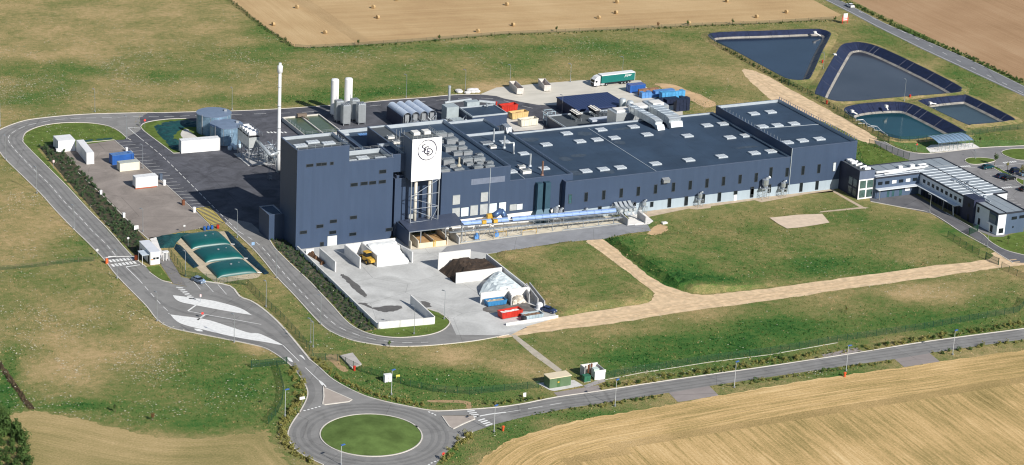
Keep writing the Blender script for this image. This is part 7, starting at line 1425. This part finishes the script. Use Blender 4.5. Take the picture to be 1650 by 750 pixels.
fence('green mesh fence above the roundabout and along the public road to the green cabin', [(505,580),(546,582),(564,591),(582.4,600),(616,609.5),(660,624),(700,632),(760,636),(840,628),(868,625)])
fence('green mesh fence along the public road right of the concrete enclosure', [(975,611),(1007,603.5),(1034,599.4),(1082.4,592),(1143,582.4),(1240,570.3),(1350,551),(1480.6,532),(1560,518),(1611,508.7),(1640,504),(1649,495),(1652,484)])
fence('low wire fence between the meadow and the stubble field', None, 1.2, 5.5, mat('wood_post', (.16, .12, .08), .9), True, [(p[0], p[1]-.6) for p in tb], FM)
fence('low wire fence on the left side of the stubble field', None, 1.2, 6, MATS['wood_post'], True, [(p[0]-1.0, p[1]) for p in tl])
fence('mesh fence between the track and the four ponds', [(1143,60),(1152,72),(1188,92),(1253,128),(1290,147),(1316,160),(1345,178),(1369,195),(1400,212),(1424,223)])
fence('mesh fence on the office side of the ponds', [(1426,222),(1448,229),(1480,228.5),(1556,220),(1600,213),(1652,208)])
fence('dark mesh fence along the lawn beside the high wing', [(1400,234.2),(1420,241),(1440,248),(1464.6,257)], 2.0, 2.2)
fence('wire fence crossing the left meadow', [(0,436),(66,430),(110,424),(152,421)], 1.3, 4, MATS['wood_post'])
fence('green mesh fence below the office verge', [(1527,382),(1560,402),(1577,411.6)])
fence('green mesh fence right of the track gate', [(1613.5,432),(1632,442),(1652,451)])
fence('green netting fence round the meadow beside the roundabout', [(445,592),(452,610),(457,630),(455,650),(446,668),(432,684)], 1.9, 2.5)
def gate(label, a, b, h=2.0, n=12):
    A = Vector(at(*a)[:2]); B = Vector(at(*b)[:2]); d = B-A; t = thing('mesh_gate', label, 'gate', (A.x, A.y, 0), math.atan2(d.y, d.x)); L_ = d.length
    for x in (0, L_): mb = MB(); mb.box(x-.1, -.1, 0, x+.1, .1, h+.2); part('post', mb, FGREEN, t)
    mb = MB(); [mb.tube((L_*i/n, 0, .15), (L_*i/n, 0, h), .035, 4) for i in range(n+1)]; [mb.tube((0, 0, z), (L_, 0, z), .05, 4) for z in (.15, h/2, h)]; part('gate_leaf', mb, FGREEN, t); mb = MB(); mb.add([(0, .02, .15), (L_, .02, .15), (L_, .02, h), (0, .02, h)], [(0, 1, 2, 3)]); part('wire_mesh', mb, FM, t); return t
gate('dark green gate across the end of the dirt track by the office verge', (1588, 418), (1608.5, 427.5), 2.0); gate('open green sliding gate across the meadow edge above the roundabout', (462, 587), (405, 593), 1.8, 20)
gate('green gate half across the office service lane', (1561.5, 379), (1575, 373), 2.0); gate('small dark gate in the pond fence beside the track', (1259, 134), (1271, 138), 2.0, 5); gate('green gate at the corner of the teal pond', (1361, 190), (1374, 194), 2.0, 6); gate('dark gate where the dirt track meets the car park road', (1414, 226), (1432, 230), 2.0)
# ================================================================== SMALL BUILDINGS AND CABINETS
A = at(885.2, 627); gc = thing('green_cabin', 'green transformer cabin with a cream roof beside the public road', 'cabin', (A[0], A[1], .1)); L_ = at(919, 621)[0]-A[0]; L_ = 5.6
d = Vector(at(919.5, 621.5)[:2])-Vector(A[:2]); gc.rotation_euler = (0, 0, math.atan2(d.y, d.x)); L_ = d.length
mb = MB(); mb.box(0, 0, 0, L_, 3.0, 2.55); part('wall', mb, GREENC, gc); mb = MB(); mb.box(-.15, -.15, 2.55, L_+.15, 3.15, 2.72); part('roof', mb, mat('cream_roof', (.72, .62, .44), .7, var=.05), gc); mb = MB(); mb.box(L_*.35, -.05, .1, L_*.5, -.01, 2.2); part('door', mb, mat('door_green', (.06, .13, .05), .6), gc); mb = MB(); mb.box(L_*.37, -.08, 1.2, L_*.45, -.055, 1.55); part('notice', mb, YELL, gc)
sheet('cabin_slab', G2([(865,618),(885,629),(893,631),(940,622),(925,613)]), .08, mat('slab_pale', (.62, .60, .58), .9, var=.15)); sheet('kiosk_slab', G2([(940,622),(944,626),(976,615),(972,610)]), .07, mat('slab_grey2', (.33, .31, .31), .9, var=.2))
A = at(958, 613.5); B = at(975.5, 611); en = thing('concrete_enclosure', 'white open-topped concrete enclosure with tanks inside beside the public road', 'enclosure', (A[0], A[1], .05)); d = Vector(B[:2])-Vector(A[:2]); en.rotation_euler = (0, 0, math.atan2(d.y, d.x)); L_ = d.length
mb = MB(); mb.box(0, 0, 0, L_, .2, 2.5); part('wall_slab', mb, WHITEW, en); mb = MB(); mb.box(L_-.2, .2, 0, L_, 4.6, 2.3); part('wall_slab', mb, CONCG, en); mb = MB(); mb.box(-1.7, 4.6, 0, L_, 4.8, 2.6); part('wall_slab', mb, WHITEW, en); mb = MB(); mb.box(-1.7, 2.4, 0, -1.5, 4.6, 2.6); part('wall_slab', mb, CONCG, en)
mb = MB(); mb.box(.5, 1.5, 0, 2.0, 3.0, 2.3); part('meter_box', mb, mat('tank_green_white', (.55, .65, .6), .5), en); mb = MB(); mb.tube((.0, 3.6, 0), (.0, 3.6, 2.7), .25, 8); mb.tube((1.0, 3.9, 0), (1.0, 3.9, 2.8), .25, 8); part('pipe', mb, RUST, en)
def cab(label, a, w, dp, h, m, name='cabinet'):
    x, y, _ = at(*a); mb = MB(); t = thing(name, label, 'cabinet', (x, y, .05)); mb.box(0, 0, .1, w, dp, h-.1); part('housing', mb, m, t); mb = MB(); mb.box(-.05, -.05, h-.1, w+.05, dp+.05, h); part('lid', mb, m, t); mb = MB(); mb.box(-.03, -.03, 0, w+.03, dp+.03, .1); part('plinth', mb, CONCG, t); mb = MB(); mb.box(w/2-.01, -.03, .2, w/2+.02, -.005, h-.2); mb.box(w/2+.1, -.05, h*.5, w/2+.16, -.005, h*.6); part('door_seam', mb, DARKM, t); return t
cab('dark green cable cabinet between the cabin and the enclosure', (941.5, 617), 1.75, 1.5, 1.6, mat('cabinet_green', (.03, .14, .08), .5)); cab('white utility cabinet on the verge above the roundabout', (620, 617.5), 1.9, 1.0, 2.0, WHITE)
x, y, _ = at(638, 612.5); mb = MB(); mb.box(0, 0, .4, 1.0, .06, 1.0); mb.box(.1, .06, 0, .16, .12, .5); o = solo('yellow_sign', mb, mat('sign_yellow', (.7, .65, .12), .5), 'small yellow plate beside the white utility cabinet', 'sign'); o.location = (x, y, .3)
mb = MB(); mb.prism(G2([(548,575.5),(568,571),(582.5,589),(566,594.5)]), 0, .45); sl2 = solo('concrete_slab', mb, mat('slab_lid', (.46, .43, .40), .9, var=.12), 'flat concrete chamber lid on the verge above the roundabout', 'slab', loc=at(566, 582))
sheet('bare_patch', jag(G2([(525,575),(545,571),(548,585),(560,596),(550,598)]), .3, 4), .02, mat('bare_earth', (.38, .26, .14), .95, var=.25, scale=.8))
sheet('bare_patch', jag(G2([(694,645),(752,646.5),(760,658),(753,659),(746,650),(695,648.5)]), .15, 4), .02, mat('bare_earth', (.38, .26, .14)))
# advertising board by the main road
x, y, _ = at(1361, 38.5); ad = thing('billboard', 'red and white advertising board on red legs near the main road', 'billboard', (x, y, 0)); h = hgt(1361, 38.5, 22)
for a in (-1.1, 1.1): mb = MB(); mb.box(a-.1, -.1, 0, a+.1, .1, h-.6); part('leg', mb, RED, ad)
mb = MB(); mb.box(-1.4, -.16, 1.1, 1.4, .02, h*.62); part('red_board', mb, mat('board_red', (.62, .10, .06), .5), ad); mb = MB(); mb.box(-.9, -.2, h*.62+.05, .9, .0, h); part('white_board', mb, WHITE, ad)
for z in (1.4, 2.1): mb = MB(); mb.box(-.9, -.2, z, .9, -.17, z+.35); part('white_stripe', mb, WHITE, ad)
# bicycle shelter with a glass barrel roof
A = at(1511, 243.8); B = at(1567, 238); d = Vector(B[:2])-Vector(A[:2]); bsh = thing('bicycle_shelter', 'long bicycle shelter with a blue-grey translucent curved roof', 'shelter', (A[0], A[1], .1), math.atan2(d.y, d.x)); L_ = d.length; Wd = 7.0
SR = mat('polycarbonate', (.22, .32, .44), .25, var=.2, scale=1.2, spec=.6)
ns = 9
for i in range(ns):
    a, b = L_*i/ns+.03, L_*(i+1)/ns-.03; vs = [(x, Wd*(k/8), 2.2+.9*math.sin(math.pi*(.12+.6*k/8))) for x in (a, b) for k in range(9)]; mb = MB(); mb.add(vs, [(k, 9+k, 9+k+1, k+1) for k in range(8)]); part('roof_panel', mb, SR, bsh)
for i in range(ns+1):
    x = L_*i/ns; mb = MB(); mb.path([(x, 0, 0), (x, 0, 2.35)]+[(x, Wd*(k/8), 2.26+.9*math.sin(math.pi*(.12+.6*k/8))) for k in range(9)]+[(x, Wd, 0)], .05, 4); part('frame', mb, mat('shelter_frame', (.10, .18, .20), .5), bsh)
mb = MB(); [mb.tube((0, 0, z), (L_, 0, z), .04, 4) for z in (.9, 1.6, 2.3)]; [mb.path([(x, 1.5, 0), (x, 1.5, .8), (x, 3.5, .8), (x, 3.5, 0)], .04, 4) for x in np.linspace(1, L_-1, 14)]; part('bike_rack', mb, GALV, bsh)
sheet('shelter_slab', G2([(1492,239),(1499,246.5),(1580,239),(1567,231),(1500,234)]), .06, CONCW)
# pipe frame over the teal pond and small pond fittings
pf = thing('pond_walkway', 'white stepped pipe frame along the near edge of the teal pond', 'pipe frame', at(1380, 197)); mb = MB(); pts = [(1380,194.5),(1393,193.5),(1399,199),(1412,204),(1405,205.5),(1417,211.5),(1430,218.5)]
W3 = [at(*q, .9) for q in ((1379,194),(1391,193),(1396,199),(1404,203),(1413,204),(1420,211),(1430,218))]; mb.path(W3, .12, 6); W4 = [at(*q, .7) for q in ((1383,199),(1395,199),(1398,204),(1408,205.5),(1409,210),(1420,210.5))]; mb.path(W4, .1, 6); part('pipe', mb, WHITE, pf, True)
mb = MB(); [mb.tube((p[0], p[1], -.4), p, .07, 5) for p in W3+W4]; part('support', mb, GALV, pf, True)
for lb, a, b in (('pale inlet pipe on the liner of the largest pond', (1345,89), (1348,92)), ('small pump at the corner of the first pond', (1313,53), (1322,58)), ('small pump on the liner of the teal pond', (1428,172), (1431,178)), ('pale outlet pipe at the left end of the teal pond', (1373,180), (1381,184)), ('pale outlet pipe on the small grey pond', (1499,167), (1508,167.5))):
    p, q = at(*a, .3), at(*b, -.8); mb = MB(); mb.tube(p, q, .22, 8); mb.box(p[0]-.5, p[1]-.5, .1, p[0]+.5, p[1]+.5, .8); solo('pond_pipe', mb, WHITEW, lb, 'pipe', loc=(p[0], p[1], 0))
mb = MB(); x, y, _ = at(1070.5, 361); mb.box(-.8, -.5, 0, .8, .5, .5); o = solo('concrete_block', mb, CONCW, 'pale concrete block on the bare patch right of the hopper', 'block'); o.location = (x, y, .05)
# ================================================================== VEGETATION
def leaf_mesh(name, n, rx, ry, rz, s, m, rnd, blobs=5, flat=.0):
    """crown: leaf-sized faces spread through several uneven lobes"""
    C_ = [(rnd.uniform(-.55, .55)*rx, rnd.uniform(-.55, .55)*ry, rnd.uniform(.25, .95)*rz*1.0, rnd.uniform(.38, .66)) for _ in range(blobs)]; mb = MB()
    for _ in range(n):
        c = rnd.choice(C_); v = Vector((rnd.gauss(0, 1), rnd.gauss(0, 1), rnd.gauss(0, 1))).normalized(); r_ = rnd.uniform(.45, 1.05)*c[3]; p = Vector((c[0]+v.x*rx*r_, c[1]+v.y*ry*r_, max(.05, c[2]+v.z*rz*r_*.9)))
        nn = (v+Vector((rnd.uniform(-.7, .7), rnd.uniform(-.7, .7), rnd.uniform(-.2, .9)))).normalized(); a = nn.orthogonal().normalized(); b = nn.cross(a); t = rnd.uniform(0, 6.28); a, b = a*math.cos(t)+b*math.sin(t), b*math.cos(t)-a*math.sin(t); k = s*rnd.uniform(.6, 1.3)
        mb.add([tuple(p-a*k), tuple(p+b*k*.6), tuple(p+a*k), tuple(p-b*k*.6)], [(0, 1, 2, 3)])
    return mb.mesh(name, m)
rn = random.Random(11)
SH = [leaf_mesh('shrub_leaves', 150, .85, .85, 1.0, .16, LEAFB, rn) for _ in range(4)]; SY = [leaf_mesh('shrub_leaves', 150, .8, .8, .95, .15, LEAFY, rn) for _ in range(4)]; SG = [leaf_mesh('shrub_leaves', 150, .8, .8, .9, .15, LEAF, rn) for _ in range(3)]; SB = [leaf_mesh('bush_leaves', 520, 2.2, 2.2, 2.6, .28, LEAF, rn, 8) for _ in range(4)]
JOIN = {}
def shrub(me, x, y, s, label, group, name='shrub', join=False):
    if join: JOIN.setdefault(group, []).append((me, x, y, s, rn.uniform(0, 6.28), s*rn.uniform(.8, 1.2))); return
    o = link(name, me); o.location = (x, y, 0); o.rotation_euler = (0, 0, rn.uniform(0, 6.28)); o.scale = (s, s*rn.uniform(.85, 1.15), s*rn.uniform(.8, 1.2)); return setp(o, label, 'shrub', group)
bed1 = [(63,237),(88,232),(100,241),(128,272),(165,312),(200,348),(236,388),(250,403),(246,412),(228,421),(205,398),(160,350),(120,305),(85,265)]
rough('planting_bed', G2(bed1[:11]+bed1[11:]), .15, .05, mat('bed_green', (.030, .055, .030), .9, var=.5, scale=.6, bump=.4, rgb2=(.11, .085, .05)), 1.2)
bed2 = [(437,386),(470,388),(480,406),(510,434),(545,466),(580,500),(604,531),(588,534),(572,524),(556,511),(537,490),(516,469),(499,451),(470,424),(446,400)]
rough('planting_bed', G2(bed2), .15, .06, mat('bed_bluegreen', (.025, .065, .060), .85, var=.5, scale=.5, bump=.4, rgb2=(.14, .12, .07)), 1.2)
rough('planting_bed', G2([(128,230.5),(150,228),(180,225),(183,222),(150,224.5),(130,227)]), .1, .04, LINERG, 1.0)
def fillshrubs(poly, n, meshes, smin, smax, label, group, mind=1.3, join=False):
    P = G2(poly); xs = [p[0] for p in P]; ys = [p[1] for p in P]; got = []; tries = 0
    while len(got) < n and tries < 20000:
        tries += 1; x = rn.uniform(min(xs), max(xs)); y = rn.uniform(min(ys), max(ys))
        if not inpoly(np.array([x]), np.array([y]), P)[0] or any((x-a)**2+(y-b)**2 < mind**2 for a, b in got): continue
        got.append((x, y)); shrub(rn.choice(meshes), x, y, rn.uniform(smin, smax), label, group, join=join or len(got) > 90)
fillshrubs(bed1, 210, SH, .5, 1.0, 'dark green shrub in the long planting bed beside the container lot', 'shrubs in the bed by the container lot', 1.05)
fillshrubs(bed2, 190, SH+SG[:1], .4, .85, 'low green shrub in the planting bed beside the yard wall', 'shrubs in the bed by the yard wall', 1.1, join=True)
def verge(px, n, spread, smin, smax, label, group, meshes=SY, join=False):
    W_ = G2(px); cum = np.concatenate([[0], np.cumsum([math.dist(a, b) for a, b in zip(W_, W_[1:])])])
    for i in range(n):
        s = cum[-1]*(i+rn.uniform(0, .8))/n; shrub(rn.choice(meshes), float(np.interp(s, cum, [p[0] for p in W_]))+rn.uniform(-spread, spread), float(np.interp(s, cum, [p[1] for p in W_]))+rn.uniform(-spread, spread), rn.uniform(smin, smax), label, group, join=join)
verge([(470,592),(480,612),(484,630),(480,650),(468,668),(456,690),(460,712),(475,730),(500,748)], 58, 1.0, .6, 1.3, 'yellowish shrub on the verge west of the roundabout', 'yellow shrubs west of the roundabout')
verge([(508,578),(530,598),(552,614),(578,627),(610,640),(650,648),(680,655)], 38, .8, .5, 1.0, 'yellowish shrub on the verge above the roundabout', 'yellow shrubs above the roundabout')
verge([(716,748),(728,728),(748,708),(764,698)], 22, 1.0, .6, 1.2, 'yellowish shrub on the verge right of the roundabout exit', 'yellow shrubs by the roundabout exit')
verge([(780,655),(830,648),(880,641)], 18, .8, .4, .9, 'greenish shrub on the far verge before the green cabin', 'shrubs before the green cabin', SY+SG)
verge([(972,624),(1030,615),(1100,605),(1180,594),(1240,584),(1310,572)], 46, 1.2, .6, 1.15, 'yellow-green shrub on the far verge of the public road', 'shrubs on the far verge of the public road', SY+SY+SG)
verge([(1396,562),(1440,554),(1496,545),(1560,536),(1650,523)], 34, 1.2, .6, 1.15, 'yellow-green shrub on the far verge near the right edge', 'shrubs on the far verge near the right edge', SY+SY+SG)
verge([(960,657),(1010,648),(1060,640)], 12, .6, .4, .9, 'small shrub on the near verge below the enclosure', 'shrubs on the near verge', SY+SG, True); verge([(1163,624),(1230,615),(1300,604),(1340,597),(1420,587),(1440,583)], 24, .7, .4, 1.0, 'small shrub on the near verge between the field accesses', 'shrubs on the near verge between accesses', SY+SG, True); verge([(1504,571),(1560,563),(1650,551)], 14, .7, .5, 1.2, 'small shrub on the near verge at far right', 'shrubs on the near verge at far right', SY+SG, True)
verge([(1380,9),(1414,28),(1450,47),(1500,69),(1560,94),(1650,136)], 60, .8, .5, 1.0, 'leafy weed clump between the main road and the brown field', 'weed clumps along the main road', SG, True)
verge([(380,8),(424,45),(450,62),(474,78)], 16, .9, .4, .7, 'dark weed clump along the left edge of the stubble field', 'weed clumps left of the stubble field', SG, True)
verge([(474,79),(573,76),(680,69),(800,58),(1002,50),(1114,44),(1220,40),(1340,34)], 60, .9, .3, .8, 'small weed clump along the lower edge of the stubble field', 'weed clumps below the stubble field', SG, True)
verge([(1150,70),(1190,92),(1250,126),(1300,150)], 22, .8, .4, .9, 'small weed clump at the pond fence', 'weed clumps at the pond fence', SG, True)
mb = MB(); PW_ = smooth_line(G2([(-6,578),(10,603),(20,618),(32,634),(43,650),(51,659)]), 8)
for p in PW_:
    for _ in range(14): x, y = p[0]+rn.uniform(-.55, .55), p[1]+rn.uniform(-.55, .55); k = rn.uniform(.2, .5); t = rn.uniform(0, 6.28); mb.add([(x-k*math.cos(t), y-k*math.sin(t), 0), (x+k*math.cos(t), y+k*math.sin(t), 0), (x+rn.uniform(-.2, .2), y, rn.uniform(.3, .7))], [(0, 1, 2)])
o = solo('hedge', mb, mat('dry_hedge', (.075, .055, .032), .95, var=.4), 'thin brown hedge line running down the far left meadow', 'hedge', loc=(PW_[0][0], PW_[0][1], 0)); o['kind'] = 'stuff'
def tree(label, b, h, crown=1.2, m=LEAF, cat='tree', group=None, sparse=300):
    x, y, _ = at(*b); t = thing('young_tree', label, cat, (x, y, 0), 0, group); mb = MB(); mb.tube((0, 0, 0), (0, 0, h*.45), .09, 7, .06); [mb.tube((0, 0, h*(.3+.1*k)), (rn.uniform(-.5, .5)*crown, rn.uniform(-.5, .5)*crown, h*(.55+.1*k)), .04, 5, .02) for k in range(4)]; mb.tube((0, 0, h*.45), (0, 0, h*.85), .06, 6, .02); part('trunk', mb, BARK, t)
    me = leaf_mesh('crown', sparse, crown*.75, crown*.75, h*.36, .16, m, rn, 7); me.transform(Matrix.Translation((0, 0, h*.34))); link('crown', me, t); return t
tree('young tree at the tip of the first grass island in the car park', (1602.5, 267), 5.5, 1.5); tree('thin young tree beyond the car park bays, almost bare', (1623, 276), 4.2, .8, LEAFY, sparse=90); tree('young tree beside the navy off-road car', (1645.5, 286.5), 5.2, 1.3, LEAFY)
tree('tiny sapling on the lawn below the office south end', (1624, 393), 3.2, .7, sparse=90); tree('tiny sapling on the lawn right of the bicycle shelter', (1579, 231), 2.8, .7, sparse=90); tree('small reddish sapling at the meadow bottom left', (246, 678), 2.6, .6, leaf_mat('leaf_rust', (.12, .06, .03), (.22, .12, .05)), sparse=110); tree('small dark sapling beside it in the bottom left meadow', (185.5, 665), 2.8, .6, sparse=110); tree('lone dark sapling at the left part of the right meadow', (627, 561), 2.5, .7, sparse=110); tree('small dark sapling on the meadow above the pinkish lay-by', (1363, 505), 2.4, .5, LEAFY, sparse=60)
for k, (bx, by) in enumerate(((577, 74), (708, 66), (1060, 46), (1108, 42), (1180, 40), (1345, 36), (897, 52), (460, 70))): tree(('small tree on the stubble field fence, first from the left', 'small tree on the stubble fence above the factory sign', 'reddish bush on the stubble fence above the lorry', 'small bush on the stubble fence beside a bale', 'small tree on the stubble fence above the first pond', 'bush beside the billboard at the field corner', 'small bush on the stubble fence, middle', 'bush near the left corner of the stubble field')[k], (bx, by), 3.0, .9, LEAF if k != 2 else MATS['leaf_rust'], sparse=120)
BP = []
TH = G2([(-40,660),(4,668),(22,684),(35,700),(48,722),(58,752),(50,790),(-40,790)]); xs = [p[0] for p in TH]; ys = [p[1] for p in TH]; tr = 0
while len(BP) < 44 and tr < 9000:
    tr += 1; x, y = rn.uniform(min(xs), max(xs)), rn.uniform(min(ys), max(ys))
    if inpoly(np.array([x]), np.array([y]), TH)[0] and all((x-a)**2+(y-b)**2 > 2.3**2 for a, b in BP): BP.append((x, y))
for i, (x, y) in enumerate(BP):
    px_, py_ = proj(x, y); o = link('bush', SB[i % 4]); o.location = (x, y, -.1); o.rotation_euler = (0, 0, rn.uniform(0, 6.28)); s = rn.uniform(.55, 1.1); o.scale = (s, s, s*rn.uniform(.8, 1.3)); setp(o, 'dense dark green bush of the thicket in the bottom left corner', 'bush', 'thicket bushes')
BALES = [(478.5,14),(601.6,14),(608.7,30.6),(440.5,41.8),(524,55),(769.8,52.5),(815,8),(639,1.5),(816.7,9.5),(826.8,42.5),(994,5.5),(992.5,22.8),(964.6,30.8),(1171,4),(1215.4,29.6),(1110,40),(1219,29.5),(1267,21.8)]
BALES = [b for i, b in enumerate(BALES) if i not in (6, 14)]
where = ['top left of the stubble field', 'on the stubble, left of the middle, upper one', 'just below the upper left-of-middle one', 'closest to the left edge of the stubble field', 'low on the left side of the stubble field', 'near the lower fence above the factory sign', 'cut by the top edge, left of the middle', 'at the top edge near the middle', 'near the lower fence left of the middle right group', 'at the top edge right of the middle', 'in the centre of the right half, upper', 'lower left of the centre right one', 'at the top edge far right', 'touching the lower fence above the lorry', 'on the lower right of the stubble field', 'farthest right on the stubble field']
bm0 = None
for i, b in enumerate(BALES):
    x, y, _ = at(*b); t = thing('straw_bale', 'round straw bale '+where[i], 'straw bale', (x, y, .02), rn.uniform(.1, .6), 'round straw bales on the stubble field')
    if bm0 is None:
        mb = MB(); n = 24; vs = []
        for xx, rr_ in ((-.62, .55), (-.6, .95), (-.3, 1.0), (.3, 1.0), (.6, .95), (.62, .55)):
            for k in range(n): a = 2*math.pi*k/n; w = rr_*rn.uniform(.97, 1.03); vs.append((xx*1.05, w*math.cos(a), .98+w*math.sin(a)))
        mb.add(vs, [(j*n+k, j*n+(k+1) % n, (j+1)*n+(k+1) % n, (j+1)*n+k) for j in range(5) for k in range(n)]+[tuple(range(n))[::-1], tuple(range(5*n, 6*n))]); bm0 = mb.mesh('roll', STRAW)
    link('roll', bm0, t); t.scale = (.72, .72, .72)

NAMES = {'shrubs in the bed by the container lot': ('planting_shrubs', 'dense smaller shrubs filling the planting bed beside the container lot'), 'shrubs in the bed by the yard wall': ('planting_shrubs', 'low mixed green plants filling the bed beside the yard wall'), 'weed clumps along the main road': ('roadside_weeds', 'band of green weeds between the main road and the brown field'), 'weed clumps left of the stubble field': ('field_edge_weeds', 'dark weeds along the left edge of the stubble field'), 'weed clumps below the stubble field': ('field_edge_weeds', 'low weeds along the lower fence of the stubble field'), 'weed clumps at the pond fence': ('field_edge_weeds', 'weeds along the fence between the track and the ponds')}
# extra small growth that nobody could count
verge([(1352,-2),(1380,11),(1414,26),(1450,44),(1500,67),(1560,92),(1650,133)], 260, 1.6, .3, .75, '', 'weed clumps along the main road', SG, True)
verge([(372,2),(424,44),(450,60),(474,77)], 80, 1.0, .2, .5, '', 'weed clumps left of the stubble field', SG, True)
verge([(474,79),(573,76),(680,69),(800,58),(1002,50),(1114,44),(1220,40),(1340,34)], 220, .8, .2, .5, '', 'weed clumps below the stubble field', SG, True)
verge([(1155,72),(1190,92),(1250,126),(1300,146),(1330,168),(1365,185)], 90, 1.0, .25, .6, '', 'weed clumps at the pond fence', SG+SY, True)
verge([(470,592),(480,612),(484,630),(480,650),(468,668),(456,690),(460,712),(475,730),(500,748)], 120, 1.6, .25, .6, '', 'yellow weeds on the verges', SY, True)
verge([(508,578),(530,598),(552,614),(578,627),(610,640),(650,648),(690,656)], 100, 1.2, .25, .55, '', 'yellow weeds on the verges', SY, True)
verge([(972,624),(1030,615),(1100,605),(1180,594),(1240,584),(1310,572),(1396,562),(1440,554),(1496,545),(1560,536),(1650,523)], 300, 1.8, .25, .6, '', 'yellow weeds on the verges', SY+SG, True)
verge([(860,668),(920,660),(960,655),(1010,646),(1070,638)], 70, .9, .2, .5, '', 'yellow weeds on the verges', SY+SG, True)
verge([(1163,623),(1240,612),(1300,603),(1345,596),(1435,583)], 90, .9, .2, .5, '', 'yellow weeds on the verges', SY+SG, True)
for gname, items in JOIN.items():
    nm, lb = NAMES.get(gname, ('verge_weeds', 'yellowish and green weeds scattered on the verges: '+gname)); V = []; n0 = 0; mi = []; ms = []
    for me, x, y, s, a, sz in items:
        k = len(me.vertices); c = np.empty(k*3, np.float32); me.vertices.foreach_get('co', c); c = c.reshape(-1, 3); ca, sa = math.cos(a), math.sin(a)
        V.append(np.stack([(c[:, 0]*ca-c[:, 1]*sa)*s+x, (c[:, 0]*sa+c[:, 1]*ca)*s+y, c[:, 2]*sz], -1)); m_ = me.materials[0]
        if m_ not in ms: ms.append(m_)
        mi += [ms.index(m_)]*(k//4)
    V = np.concatenate(V); nf = len(V)//4; me = bpy.data.meshes.new(nm); me.vertices.add(len(V)); me.vertices.foreach_set('co', V.ravel()); me.loops.add(nf*4); me.loops.foreach_set('vertex_index', np.arange(nf*4, dtype=np.int32)); me.polygons.add(nf); me.polygons.foreach_set('loop_start', np.arange(0, nf*4, 4, dtype=np.int32)); me.update(calc_edges=True)
    for m_ in ms: me.materials.append(m_)
    me.polygons.foreach_set('material_index', mi); setp(link(nm, me), lb.replace(':', ','), 'shrubs', None, 'stuff')
